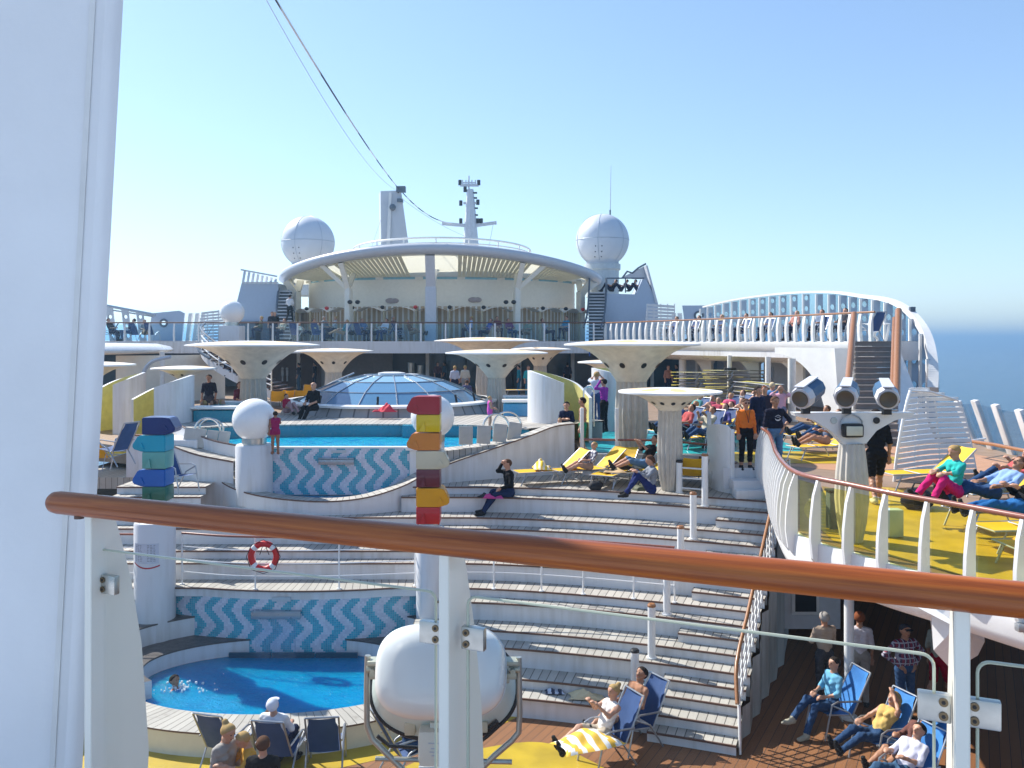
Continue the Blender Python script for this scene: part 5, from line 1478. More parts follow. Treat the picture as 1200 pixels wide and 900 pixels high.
mb = MB(); mb.grid(lambda u, v: el(-TH + 2 * TH * u, 9.3, 5.8, zw + .25 * v), 60, 1); mb.build('clerestory', plain('clerestory_glass', (.25, .5, .6), .1), ro, world=True, smooth=70)
m = MB()
for k in range(40):
    th = -rad(80) + rad(160) * k / 39
    if k % 4 != 2: continue
    m = MB(); m.beam(el(th, 9.35, 5.85, zw), el(th, 9.35, 5.85, zw + .25), .5, .06, up=Vector((0, 1, 0))); m.build('clerestory_mullion', creamw, ro, world=True, smooth=0)
mb = MB(); mb.grid(lambda u, v: el(1.3 * (-TH + 2 * TH * u), 10.0, 6.6, 7 + 2.2 * v), 72, 1, uvf=lambda u, v: (u * 28, v * 2)); mb.build('striped_wall', tan, ro, world=True, smooth=70)
for k in range(13):
    th = rad(-66 + 11 * k); m = MB()
    m.grid(lambda u, v: el(th - rad(5.2) + rad(10.4) * u, 10.9 - .85 * v, 7.5 - .85 * v, 8.85 + .28 * math.sin(PI * u) + .05 * v), 8, 2)
    m.build('booth_canopy', whitec, ro, world=True)
    m = MB(); m.beam(el(th - rad(5.4), 10.7, 7.3, 7), el(th - rad(5.4), 10.7, 7.3, 8.9), .09, .5, up=Vector((0, 1, 0))); m.build('booth_divider', plain('booth_cream', (.55, .46, .28), .5), ro, world=True)
    m = MB(); p = el(th - rad(5.4), 11.0, 7.6, 9.1); m.ball(p, (.14, .14, .12), 8, 6); m.build('spot_lamp', black if k % 3 else redp, ro, world=True)
for th, w in ((0, .66), (-31, .36), (31, .36), (-70, .5), (70, .5)):
    t_ = rad(th); m = MB()
    p0 = el(t_, 10.1, 8.5, 7); ptop = el(t_, 10.1, 8.4, 10.3); pout = el(t_, 10.8, 9.1, zlip(t_) - .25); pin = el(t_, 10.0, 6.6, zlip(t_) * .4 + 11.1 * .6 - .1)
    m.box((p0 + ptop) / 2, (w, .4, 3.3), rot=t_ * .7, bev=.04)
    m.beam(ptop - Vector((0, 0, .25)), pout, w * .85, .3, up=Vector((0, 1, .3)))
    side = Vector((1 if th <= 0 else -1, 0, 0)) * (0 if th == 0 else 1)
    m.beam(ptop - Vector((0, 0, .1)), el(t_ + (rad(-9) if th < 0 else rad(9)) * (th != 0), 10.8, 9.1, zlip(t_) - .3), w * .7, .25, up=Vector((0, 1, .3)))
    m.beam(ptop, pin, w * .8, .3, up=Vector((0, 1, .3)))
    m.build('roof_column', greyp if th == 0 else creamw, ro, world=True)
for px, py in ((459, 353), (555, 352)):
    m = MB(); c = el(math.asin(max(-1, min(1, ((px - 600) * 55 / F - CX) / 9.4))), 9.4, 5.9, 7 + (400 - py) * .055); m.ball(c, (.32, .05, .17), 12, 8); m.ball(c + Vector((.3, 0, 0)), (.25, .05, .16), 12, 8); m.build('round_vent', plain('vent_taupe', (.35, .3, .3), .6), ro, world=True)
for px in (410, 419, 593, 602):
    m = MB(); c = W(px, 354, 52.2); m.ball(c, (.16, .16, .13), 8, 6); m.box(c + Vector((0, .15, 0)), (.08, .3, .06)); m.build('speaker', black, ro, world=True)
mb = MB(); mb.tube([el(rad(a), 6.2, 5.0, 13.3 + .38 * math.cos(rad(a))) for a in range(-90, 91, 6)], .07, 6); mb.tube([el(rad(a), 6.2, 5.0, 13.05 + .3 * math.cos(rad(a))) for a in range(-90, 91, 6)], .05, 6)
for a in range(-80, 81, 20): mb.cyl(el(rad(a), 6.2, 5.0, 12.7), el(rad(a), 6.2, 5.0, 13.3 + .38 * math.cos(rad(a))), .05, n=6)
mb.build('roof_ring', whitec, ro, world=True)

# ------------------------------------------------------------------ radomes, funnel, mast, wires
def radome_(px, py, r, Y, label, base):
    c = W(px, py, Y); R = r * Y / F
    t = thing('radome', label, 'radome', (c.x, c.y, 7 + base))
    h = c.z - 7 - base
    mb = MB(); mb.lathe([(0, h + R)] + [(R * math.sin(PI * k / 24), h + R * math.cos(PI * k / 24)) for k in range(1, 20)] + [(R * .62, h - R * .98)], n=40); mb.build('globe', radome, t, smooth=80)
    mb = MB(); mb.tube([(R * 1.003 * math.cos(2 * PI * k / 40), R * 1.003 * math.sin(2 * PI * k / 40), h + .02) for k in range(40)], .022, 5, closed=True)
    for a in range(6):
        an = a * PI / 3 + .25
        mb.tube([(R * 1.003 * math.sin(PI * k / 24) * math.cos(an), R * 1.003 * math.sin(PI * k / 24) * math.sin(an), h + R * 1.003 * math.cos(PI * k / 24)) for k in range(1, 20)], .016, 4)
    mb.build('seam', bluegrey, t)
    mb = MB(); mb.lathe([(R * .68, h - R * .9), (R * .68, h - R * 1.1), (R * .62, h - R * 1.15), (R * .62, 0)], n=32); mb.build('base', plain('radome_base', (.55, .60, .62), .5), t)
    mb = MB()
    for dx in (-.35, -.12):
        for dz in (-.6, -1.0, -1.35): mb.ball((dx * R, -math.sqrt(max(.1, R * R - (dx * R) ** 2 - (dz * .5 * R) ** 2)), h + dz * .5 * R), .05, 6, 4)
    mb.build('vent', slate, t)
    return t
radome_(361, 284, 30.5, 66, 'left radome ball rising behind the rotunda roof', 3.5)
r2 = radome_(706, 282, 31, 62, 'right radome ball on a pale cylindrical base', 3.2)
t = thing('whip_antenna', 'thin whip antenna standing above the right radome', 'antenna', tuple(W(715, 256, 63)))
mb = MB(); mb.cyl(W(715, 256, 63), W(716, 194, 63), .035, .012, n=6); mb.build('rod', greyp, t, world=True); mb = MB(); mb.cyl(W(715, 258, 63), W(715, 246, 63), .06, n=6); mb.build('socket', slate, t, world=True)
t = thing('funnel_mast', 'pale tapered funnel tower behind the rotunda roof', 'tower', tuple(W(462, 330, 75)))
a, b = W(447, 330, 75), W(485, 330, 75); c, d = W(446, 224, 75), W(470, 223, 75)
mb = MB(); A = [a, b, d, c]; mb.extr(A, (-.4, 1.6, 0)); mb.build('body', plain('tower_grey_white', (.60, .63, .68), .45, var=.05, scale=1), t, world=True, smooth=0)
mb = MB(); mb.extr([W(451, 330, 74.9), W(456, 330, 74.9), W(459, 226, 74.9), W(456, 226, 74.9)], (0, -.15, 0)); mb.build('rib', whitec, t, world=True, smooth=0)
mb = MB(); mb.box(W(470, 222, 75), (.8, .6, .5)); mb.box(W(469, 235, 75), (.5, .5, .3)); mb.cyl(W(466, 226, 75), W(472, 219, 75), .08); mb.ball(W(460, 243, 74.8), .3, 8, 6); mb.build('fittings', slate, t, world=True)
ms = thing('signal_mast', 'tall slender signal mast with yardarm and lamps behind the rotunda', 'mast', tuple(W(552, 320, 80)))
mb = MB(); p = W(552, 320, 80); mb.cyl(p, W(551, 222, 80), .95, .32, n=8); mb.build('tower', plain('mast_white', (.66, .69, .74), .4), ms, world=True)
mb = MB(); mb.beam(W(518, 262, 80), W(552, 265, 80), .25, .3); mb.beam(W(552, 265, 80), W(582, 261, 80), .25, .3); mb.build('yardarm', MAT['mast_white'], ms, world=True); mb = MB(); mb.beam(W(543, 238, 80), W(560, 238, 80), .15, .2); mb.build('crossarm', MAT['mast_white'], ms, world=True); mb = MB(); mb.beam(W(539, 217, 80), W(561, 217, 80), .2, .25); mb.beam(W(542, 214, 80), W(558, 214, 80), .1, .1)
for px in (542, 546, 549, 553, 557): mb.cyl(W(px, 217, 80), W(px, 211, 80), .06, n=5)
mb.cyl(W(549.5, 222, 80), W(549.5, 206, 80), .07, n=6); mb.build('lamp_arm', MAT['mast_white'], ms, world=True)
mb = MB()
for px, py in ((539, 214), (561, 214), (540, 238), (560, 237), (540, 259), (560, 259), (564, 259), (545, 222)): mb.cyl(W(px, py + 3, 80), W(px, py - 3, 80), .16, n=8)
for px, py in ((556, 226), (557, 244), (556, 232), (557, 252), (554, 270)): mb.box(W(px, py, 80), (.5, .3, .12))
mb.build('lamps', black, ms, world=True)
def wire(pts, r, label, m=slate, nm='cable'):
    t = thing(nm, label, 'cable', tuple(pts[0])); mb = MB(); mb.tube(pts, r, 5); mb.build('wire', m, t, world=True)
def sag(a, b, s, n=16): return [a.lerp(b, k / n) - Vector((0, 0, s * 4 * (k / n) * (1 - k / n))) for k in range(n + 1)]
dash, nd, pd = newmat('dashed_flag_rope')
tcd = N(nd, 'ShaderNodeTexCoord'); spd = N(nd, 'ShaderNodeSeparateXYZ'); nd.links.new(tcd.outputs['Object'], spd.inputs[0])
fd = mathn(nd, 'GREATER_THAN', mathn(nd, 'FRACT', mathn(nd, 'MULTIPLY', spd.outputs[2], 1.9)), .45)
nd.links.new(mixc(nd, fd, (.75, .75, .75), (.03, .03, .04)), pd.inputs['Base Color'])
top = W(467, 221, 74.6)
wire(sag(top, W(316, -12, 26), .35), .04, 'dark dashed rope running from the funnel tower up out of the picture', dash)
wire(sag(W(463, 222, 74.6), W(300, -22, 26), 1.0), .014, 'thin pale wire just left of the dashed rope', greyp)
wire(sag(W(472, 226, 74.6), W(531, 262, 80), .6), .045, 'dashed rope from the funnel tower down to the yardarm', dash)
wire(sag(W(470, 232, 74.6), W(548, 278, 80), .3), .02, 'thin wire from the funnel tower to the foot of the signal mast', greyp)
wire([W(446, 258, 75), W(432, 300, 70)], .02, 'thin wire slanting down left of the funnel tower', greyp)
wire([W(578, 262, 80), W(571, 300, 78)], .02, 'thin wire hanging from the right end of the yardarm', greyp)

# ------------------------------------------------------------------ side towers with stairs
tw = thing('side_tower', 'blue grey raked tower block left of the rotunda with slatted top', 'tower', tuple(W(300, 395, 56)))
mb = MB(); mb.extr([W(266, 400, 56), W(283, 332, 56), W(326, 332, 56), W(326, 400, 56)], (0, 5, 0)); mb.build('body', plain('tower_blue_grey', (.42, .50, .62), .5, var=.03), tw, world=True, smooth=0)
mb = MB()
for i in range(8): mb.extr([W(283 + i * 5.4, 332, 55.9), W(285.5 + i * 5.4, 332, 55.9), W(288 + i * 5.2, 318 + i * 1.2, 56.5), W(285.5 + i * 5.2, 317.5 + i * 1.2, 56.5)], (0, .1, 0))
mb.tube([W(282, 316, 56), W(325, 324, 56.5)], .06, 6); mb.tube([W(284, 331, 55.8), W(326, 331, 55.8)], .05, 6); mb.build('slatted_top', greyp, tw, world=True, smooth=0)
mb = MB(); mb.box(W(288, 390, 55.9), (2.0, .1, 1.5)); mb.box(W(311, 390, 55.9), (1.3, .1, 1.5)); mb.build('window', slate, tw, world=True)
tw2 = thing('side_tower', 'blue grey raked tower block right of the rotunda with seats on top', 'tower', tuple(W(740, 395, 56)))
mb = MB(); mb.extr([W(709, 400, 56), W(709, 344, 56), W(745, 345, 56), W(753, 327, 56), W(757, 327, 56), W(771, 355, 56), W(771, 400, 56)], (0, 2.5, 0)); mb.build('body', MAT['tower_blue_grey'], tw2, world=True, smooth=0)
mb = MB(); mb.extr([W(757, 311, 55.9), W(759, 311, 55.9), W(771, 355, 55.9), W(768, 355, 55.9)], (0, 2, 0)); mb.extr([W(729, 325, 57), W(755, 312, 57), W(761, 327, 57), W(745, 327, 57)], (0, .3, 0)); mb.build('raked_fin', greyp, tw2, world=True, smooth=0)
mb = MB(); mb.tube([W(711, 326, 55.8), W(755, 326, 55.8)], .05, 6); mb.tube([W(711, 326, 55.8), W(711, 343, 55.8)], .05, 6); mb.tube([W(733, 326, 55.8), W(733, 343, 55.8)], .04, 6); mb.build('rail', slate, tw2, world=True)
mb = MB(); mb.tube([W(729, 326, 57), W(735, 318, 57), W(741, 320, 57), W(748, 314, 57), W(757, 309, 57)], .07, 6); mb.build('slat_edge', slate, tw2, world=True)
for (px0, px1, py0, Y, side, lab) in ((690, 709, 346, 55, 1, 'right'), (325, 342, 344, 55, -1, 'left')):
    s = thing('stairs', 'narrow outdoor stairs with dark handrails at the ' + lab + ' of the rotunda', 'stairs', tuple(W(px0, 399, 54)))
    mb = MB(); K = 15
    for i in range(K):
        f = i / (K - 1); z = 7 + .2 + (400 - py0) * .0555 * f; Yy = 53 + 3.4 * f
        xa = (px0 - 600) * Yy / F; xb = (px1 - 600) * Yy / F; cxs = (xa + xb) / 2 + (0 if side < 0 else -.15 * (1 - f))
        mb.box((cxs, Yy, z), ((xb - xa), .3, .07))
    mb.build('tread', greyp, s, world=True)
    mb = MB()
    for i in range(K):
        f = i / (K - 1); z = 7 + .2 + (400 - py0) * .0555 * f; Yy = 53.12 + 3.4 * f
        xa = (px0 - 600) * Yy / F; xb = (px1 - 600) * Yy / F
        mb.box(((xa + xb) / 2, Yy + .04, z - .12), ((xb - xa), .04, .2))
    mb.build('riser', slate, s, world=True)
    mb = MB()
    if side > 0: mb.tube(smoothpath([W(691, 318, 56.5), W(690, 345, 55.5), W(688, 368, 54.5), W(684, 384, 53)], 5), .06, 6); mb.tube(smoothpath([W(710, 326, 56.5), W(710, 350, 55.5), W(708, 370, 54.5), W(704, 384, 53)], 5), .06, 6)
    else: mb.tube(smoothpath([W(327, 335, 56.5), W(325, 350, 55.5), W(324, 370, 54.5), W(324, 396, 53)], 5), .07, 6); mb.tube(smoothpath([W(338, 340, 56.5), W(343, 352, 55.5), W(345, 370, 54.5), W(345, 396, 53)], 5), .04, 6)
    mb.build('handrail', slate, s, world=True)

# low screens beyond the towers
def panel(name, lab, pts, Y, mat, d=(0, .15, 0), cat='screen'):
    t = thing(name, lab, cat, tuple(W(*pts[0], Y))); mb = MB(); mb.extr([W(x, y, Y) for x, y in pts], d); mb.build('panel', mat, t, world=True, smooth=0); return t
def porthole_panel(lab, pts, Y, hole, hr):
    """panel with a real round hole: fan between outline and circle"""
    t = thing('porthole_screen', lab, 'screen', tuple(W(*pts[0], Y)))
    c = W(*hole, Y); O = []
    K = 32; poly = [W(x, y, Y) for x, y in pts]
    def hit(an):
        d = Vector((math.cos(an), 0, math.sin(an))); best = None
        for i in range(len(poly)):
            a, b = poly[i] - c, poly[(i + 1) % len(poly)] - c
            den = d.x * (b.z - a.z) - d.z * (b.x - a.x)
            if abs(den) < 1e-9: continue
            s = (a.x * (b.z - a.z) - a.z * (b.x - a.x)) / den; u = (a.x * d.z - a.z * d.x) / den
            if s > 0 and -1e-6 <= u <= 1 + 1e-6: best = s if best is None else min(best, s)
        return c + d * best
    angs = sorted([2 * PI * k / K for k in range(K)] + [math.atan2((p - c).z, (p - c).x) % (2 * PI) for p in poly])
    mb = MB()
    for k in range(len(angs)):
        a0, a1 = angs[k], angs[(k + 1) % len(angs)]
        p, q = hit(a0), hit(a1); r0 = c + Vector((math.cos(a0), 0, math.sin(a0))) * hr; r1 = c + Vector((math.cos(a1), 0, math.sin(a1))) * hr
        if (p - q).length < 1e-5: continue
        for dy in (0, .15): mb.poly([v + Vector((0, dy, 0)) for v in (p, q, r1, r0)])
        mb.poly([p, q, q + Vector((0, .15, 0)), p + Vector((0, .15, 0))])
    mb.build('panel', MAT['tower_blue_grey'], t, world=True, smooth=0)
    mb = MB(); mb.tube([c + Vector((hr * math.cos(2 * PI * k / 24), -.03, hr * math.sin(2 * PI * k / 24))) for k in range(24)], .07, 6, closed=True); mb.build('porthole_rim', slate, t, world=True)
porthole_panel('blue grey screen with one round porthole at the left', [(173, 400), (178, 367), (210, 364), (216, 367), (213, 400)], 55, (192, 378.5), .21)
porthole_panel('blue grey screen with one round porthole at the right', [(806, 400), (800, 358), (828, 358), (836, 362), (838, 400)], 55, (819, 370), .26)
for side, xs_, lab in ((-1, [(217, 222), (225, 230), (232, 236)], 'three white leaning posts right of the left porthole screen'), (1, [(790, 795), (797, 802)], 'white leaning posts left of the right porthole screen')):
    t = thing('leaning_posts', lab, 'posts', tuple(W(xs_[0][0], 400, 55)))
    for a, b in xs_:
        mb = MB(); s = 3 * side
        mb.extr([W(a, 400, 55), W(b - 1, 400, 55), W(b - s, 367, 55), W(a + 1 - s, 367, 55)], (0, .3, 0)); mb.build('post', whitec, t, world=True, smooth=0)
def slatpanel(lab, x0, x1, y0, y1, Y, n, skew=0, arc_=0):
    t = thing('slatted_screen', lab, 'screen', tuple(W(x0, y1, Y)))
    mb = MB()
    for i in range(n):
        ya = y0 + (y1 - y0) * i / n; f = i / n
        xa = x0 + skew * (1 - f) * 1.0
        lift = arc_ * (1 - f)
        mb.extr([W(xa, ya, Y), W(x1, ya - lift, Y), W(x1, ya - lift + (y1 - y0) / n * .72, Y), W(xa, ya + (y1 - y0) / n * .72, Y)], (0, .06, 0))
    for k in range(5): x = x0 + skew + (x1 - x0 - skew) * k / 4; mb.extr([W(x, y0, Y + .1), W(x + 1, y0, Y + .1), W(x + 1, y1, Y + .1), W(x, y1, Y + .1)], (0, .05, 0))
    mb.build('slats', greyp, t, world=True, smooth=0)
slatpanel('low slatted white screen behind the distant globe lamp', 228, 262, 366, 400, 54, 10, 8, 3)
slatpanel('low slatted white screen right of the right tower', 755, 790, 356, 400, 54.5, 11, 3, -2)

# left windscreen of perforated struts
lws = thing('windscreen', 'open windscreen of leaning perforated struts at the far left', 'windscreen', tuple(W(145, 400, 54)))
mb = MB(); mb.tube([W(90, 353, 54), W(118, 357, 54), W(182, 369, 54)], .10, 6); mb.tube([W(90, 357, 54.1), W(180, 371, 54.1)], .05, 5); mb.build('top_rail', bluegrey, lws, world=True)
for px in (112, 129, 147, 164):
    p = W(px, 400, 54); mb = MB(); ht = 7 + (400 - (357 + (px - 118) * .19)) * .054
    holed(mb, p, Vector((1, 0, 0)), ht, .42, 7.0, [7.35, 7.95, 8.55], .13, .12)
    for v in mb.bm.verts: v.co.x -= (v.co.z - 7.0) * .12
    bmesh.ops.remove_doubles(mb.bm, verts=mb.bm.verts, dist=.001); mb.build('strut', greyp, lws, world=True, smooth=0)
# left gallery canopy (rounded), its cream inner wall, spiral stairs
lc = thing('canopy', 'rounded white canopy over the left side of the pool deck', 'canopy', tuple(W(120, 415, 40)))
mb = MB(); q = smoothpath([W(60, 412, 38), W(110, 412, 39), W(160, 412, 41), (W(196, 412, 44)), W(202, 412, 48)], 6)
mb.ribbon([Vector((p.x, p.y, 6.62)) for p in q], [(-3.5, .3), (-.8, .25), (-.1, .1), (.05, -.06), (0, -.16), (-.5, -.24), (-3, -.3)]); mb.build('canopy_shell', whitec, lc, world=True)
mb = MB(); mb.grid(lambda u, v: Vector((-19.5 + 4.2 * u, 42 + 3.5 * u * u, DZ + 2.35 * v)), 12, 1); mb.build('inner_wall', creamw, lc, world=True)
mb = MB(); mb.tube(smoothpath([W(200, 418, 40), W(178, 424, 40), W(168, 438, 40), W(166, 460, 40)], 6), .09, 6); mb.build('arched_frame', bluegrey, lc, world=True)
mb = MB(); mb.cyl((W(190, 0, 42).x, 42, DZ), (W(190, 0, 42).x, 42, 6.5), .12, n=12); mb.cyl((W(236, 0, 45).x, 45, DZ), (W(236, 0, 45).x, 45, 6.5), .06, n=8); mb.build('canopy_column', cc, lc, world=True)
ss = thing('spiral_stairs', 'curved outdoor stairs with white railings sweeping up at the left', 'stairs', tuple(W(270, 460, 42)))
cpx = [(318, 458, 40), (296, 448, 40.5), (272, 437, 41), (250, 424, 42), (236, 410, 43.5), (240, 402, 45.5)]
low = smoothpath([W(a, b, c) for a, b, c in cpx], 6)
mb = MB()
for i in range(len(low) - 1):
    a, b = low[i], low[i + 1]; mb.extr([a, b, b + Vector((0, 0, -.38)), a + Vector((0, 0, -.38))], (.05, .12, 0))
mb.build('stringer', white, ss, world=True, smooth=0)
mb = MB()
for hh in (.25, .5, .75): mb.tube([p + Vector((0, 0, hh)) for p in low], .03, 5)
for i in range(0, len(low), 4): mb.cyl(low[i], low[i] + Vector((0, 0, 1.05)), .035, n=6)
mb.build('rails', whitec, ss, world=True)
mb = MB(); mb.tube([p + Vector((0, 0, 1.05)) for p in low], .05, 6); mb.tube(smoothpath([W(231, 404, 43), W(234, 412, 42.5), W(246, 420, 42)], 5), .07, 6); mb.build('handrail', slate, ss, world=True)
mb = MB()
for i in range(0, len(low) - 1, 2):
    a = low[i]; mb.box(a + Vector((.2, 1.0, .05)), (.7, 1.9, .06))
mb.build('tread', brownw, ss, world=True)
# ------------------------------------------------------------------ loungers and chairs
def make_lounger(fab, name='sun_lounger', flat=False, back=rad(42)):
    t = thing(name, 'lounger', 'lounger')
    mb = MB()
    for s in (-.31, .31): mb.cyl((s, -.95, .33), (s, .42, .33), .018, n=8); mb.cyl((s, .40, .33), (s, .40 + .72 * math.cos(back), .33 + (0 if flat else .72 * math.sin(back))), .016, n=8)
    for y in (-.94, -.3, .38): mb.cyl((-.31, y, .33), (.31, y, .33), .014, n=6)
    mb.build('frame', alu, t)
    b = 0 if flat else back
    mb = MB(); mb.grid(lambda u, v: Vector((-.29 + .58 * u, -.95 + 1.33 * v, .335 - .035 * math.sin(PI * u) * (1 if 0.02 < v < .98 else .4))), 6, 10); o = mb.build('seat_fabric', fab, t, smooth=60)
    mb = MB(); mb.grid(lambda u, v: Vector((-.29 + .58 * u, .40 + .74 * v * math.cos(b) + .03 * math.sin(PI * u) * math.sin(b), .34 + .74 * v * math.sin(b) - .03 * math.sin(PI * u) * math.cos(b))), 6, 6); mb.build('back_fabric', fab, t, smooth=60)
    for x in (-.3, .3):
        for y, y2 in ((-.75, -.9), (.2, .35)):
            mb = MB(); mb.tube([(x, y, .33), (x, y2, 0.01)], .016, 6); mb.build('leg', alu, t)
    if not flat:
        mb = MB()
        for x in (-.29, .29): mb.cyl((x, .55, .33 + .12), (x, .75, .05), .012, n=6)
        mb.cyl((-.3, .75, .05), (.3, .75, .05), .012, n=6); mb.build('back_strut', alu, t)
    return t
def make_chair(fab, name='deck_chair', fr=alu):
    """folding high back armchair; sitter looks to -Y"""
    t = thing(name, 'chair', 'chair')
    rec = rad(28)
    mb = MB(); mb.grid(lambda u, v: Vector((-.24 + .48 * u, -.28 + .5 * v, .44 - .06 * v - .02 * math.sin(PI * u))), 6, 5); mb.build('seat', fab, t, smooth=60)
    mb = MB(); mb.grid(lambda u, v: Vector(((-.24 + .48 * u) * (1 - .12 * (v > .85)), .22 + .78 * v * math.sin(rec) + .03 * math.sin(PI * u), .38 + .78 * v * math.cos(rec))), 6, 8); mb.build('backrest', fab, t, smooth=60)
    mb = MB()
    for x in (-.26, .26):
        mb.tube([(x, -.3, .44), (x, .22, .38), (x, .22 + .8 * math.sin(rec), .38 + .8 * math.cos(rec))], .016, 6)
    mb.tube([(-.26, .22 + .8 * math.sin(rec), .38 + .8 * math.cos(rec)), (.26, .22 + .8 * math.sin(rec), .38 + .8 * math.cos(rec))], .016, 6)
    mb.build('frame', fr, t)
    for x in (-.29, .29):
        mb = MB(); mb.tube([(x, -.36, .01), (x, -.22, .62), (x, -.10, .66), (x, .38, .62)], .017, 6); mb.build('front_leg', fr, t)
        mb = MB(); mb.tube([(x, .42, .01), (x, .12, .45), (x, -.2, .60)], .016, 6); mb.build('rear_leg', fr, t)
    return t
protoY = make_lounger(yellow)
placed = {'Y': False, 'B': False, 'L': False}
def loungerY(p, deg, label, group=None):
    if not placed['Y']:
        placed['Y'] = True; protoY.location = p; protoY.rotation_euler = (0, 0, rad(deg)); protoY['label'] = label
        if group: protoY['group'] = group
        return protoY
    return copy_tree(protoY, p, rad(deg), label, group)
protoB = make_chair(bluef); protoB2 = make_chair(blueb)
def chairB(p, deg, label, group=None, bright=False, scale=None):
    src = protoB2 if bright else protoB
    key = 'b2' if bright else 'B'
    if not placed.get(key):
        placed[key] = True; src.location = p; src.rotation_euler = (0, 0, rad(deg)); src['label'] = label
        if group: src['group'] = group
        return src
    return copy_tree(src, p, rad(deg), label, group)
# yellow loungers on the terrace: feet point left, backs rise to the right
loungerY(GZ(650, 566, 3.4) + Vector((-.1, 0, 0)), -72, 'left yellow lounger with raised back on the wooden terrace', 'yellow loungers')
loungerY(GZ(690, 565, 3.4) + Vector((0, .15, 0)), -68, 'yellow lounger under the seated blond child on the terrace', 'yellow loungers')
loungerY(Vector((2.6, 21.6, 3.4)), -28, 'olive yellow lounger seen from the front with a brown towel, behind the other two', 'yellow loungers')
loungerY(Vector((3.3, 21.6, 3.4)), -75, 'yellow lounger under the man in jean shorts beside the fluted umbrella', 'yellow loungers')
loungerY(Vector((4.45, 21.2, 3.4)), 175, 'yellow lounger showing its back behind the three bar barrier', 'yellow loungers')
loungerY(Vector((-10.9, 22.9, 3.6)), 178, 'yellow lounger back at the far left beside the white column', 'yellow loungers')
for i, (px, py) in enumerate(((324, 474), (337, 473), (351, 473), (361, 464))):
    loungerY(GZ(px, py + 4, DZ), 200, ['leftmost', 'second', 'third', 'rightmost, set back,'][i] + ' of four yellow lounger backs beside the glass dome', 'yellow loungers by the dome')
for i, (px, py, Y) in enumerate(((1130, 600, 14.0), (1168, 608, 12.6), (1205, 622, 11.4))):
    loungerY(Vector(((px + 12 - 600) * Y / F + .5, Y, DZ)), -78 - 6 * i, ['yellow lounger beneath the woman in teal on the right deck', 'yellow lounger nearest the reclining man in blue shirt', 'yellow lounger at the right edge with an orange towel'][i], 'yellow loungers on the right deck')
loungerY(Vector((W(1085, 560, 17.8).x, 17.8, DZ)), -80, 'yellow lounger behind the walking man in black', 'yellow loungers on the right deck')
loungerY(W(615, 466, 36) * 1.0, -80, 'yellow lounger behind the raised blue whirlpool', 'yellow loungers')
loungerY(Vector((W(830, 500, 24).x, 24.5, DZ)), -60, 'striped yellow lounger behind the glass screen', 'yellow loungers')
# stacked loungers
protoL = make_lounger(olive, 'stacked_lounger', flat=True)
cnt = 0
for sx, (px, Y, nn_) in enumerate(((828, 41.5, 9), (868, 39.5, 10))):
    for k in range(nn_):
        p = Vector(((px - 600) * Y / F + RND.uniform(-.1, .1), Y + RND.uniform(-.1, .1), DZ + k * .155))
        lab = 'olive yellow flat lounger in the ' + ('left' if sx == 0 else 'right') + ' stack under the arches'
        g = 'loungers stacked under the arches, ' + ('left stack' if sx == 0 else 'right stack')
        if cnt == 0: protoL.location = p; protoL.rotation_euler = (0, 0, rad(80)); protoL['label'] = lab; protoL['group'] = g; protoL.scale = (1.2, 1.45, .9)
        else: copy_tree(protoL, p, rad(80 + RND.uniform(-4, 4)), lab, g)
        cnt += 1
for k in range(7):
    p = Vector((W(888, 0, 33).x, 33, DZ + k * .19)); copy_tree(protoL, p, rad(10), 'upright seen flat lounger in the narrow stack left of the man in dark coat', 'loungers in the narrow stack')

# lower right chairs (bright blue), facing left
chairB(Vector((5.75, 15.3, 0)), -75, 'bright blue deck chair of the seated woman in light blue', None, True)
chairB(Vector((6.1, 14.2, 0)), -68, 'bright blue deck chair of the blonde woman', None, True)
chairB(Vector((6.35, 13.5, 0)), -66, 'bright blue deck chair of the woman in a dark top, second from the front', None, True)
chairB(Vector((5.95, 12.9, 0)), -66, 'nearest bright blue deck chair at the lower right', None, True)
# lower centre pair
chairB(Vector((1.55, 14.15, 0)), -62, 'dark blue deck chair of the blonde woman under a striped towel')
chairB(Vector((2.1, 14.75, 0)), -58, 'dark blue deck chair of the dark haired man by the lowest bollard')
# lower left
chairB(GZ(331, 905, 0), 172, 'dark blue deck chair behind the three standing people')
chairB(GZ(382, 900, 0), 186, 'empty blue deck chair facing the lower pool')
chairB(GZ(268, 897, 0), 165, 'deck chair at the left of the three standing people')
chairB(GZ(480, 905, 0), 120, 'deck chair half hidden by the searchlight')
t = chairB(GZ(210, 577, 3.4), 60, 'blue folding chair beside the blue and green totem')
chairB(GZ(133, 545, 3.9), -110, 'blue folding chair in front of the pale yellow wall')
chairB(Vector((W(1019, 402, 32.2).x, 32.2, 7.01)), 200, 'dark blue chair standing at the top of the gallery stairs')
# upper deck chairs
for i, px in enumerate((125, 139, 160, 178, 238, 347, 372, 400, 424, 452, 470, 556, 566)):
    chairB(Vector(((px - 600) * 51.5 / F, 51.6, 7.01)), RND.choice((-70, 80, 170, 150)), 'dark blue chair behind the upper deck balustrade, %s from the left' % ['first', 'second', 'third', 'fourth', 'fifth', 'sixth', 'seventh', 'eighth', 'ninth', 'tenth', 'eleventh', 'twelfth', 'thirteenth'][i], 'chairs behind the upper deck balustrade')
for i, (x, y) in enumerate(((7.9, 46.6), (8.8, 45), (9.7, 43.2), (10.5, 41.5), (11.2, 39.8), (11.9, 38), (12.5, 36.4), (13.0, 34.8))):
    chairB(Vector((x + .7, y + .6, 7.01)), -60 + 8 * (i % 3), 'dark chair behind the gallery fins, %s from the left' % ['first', 'second', 'third', 'fourth', 'fifth', 'sixth', 'seventh', 'eighth'][i], 'chairs on the right gallery')
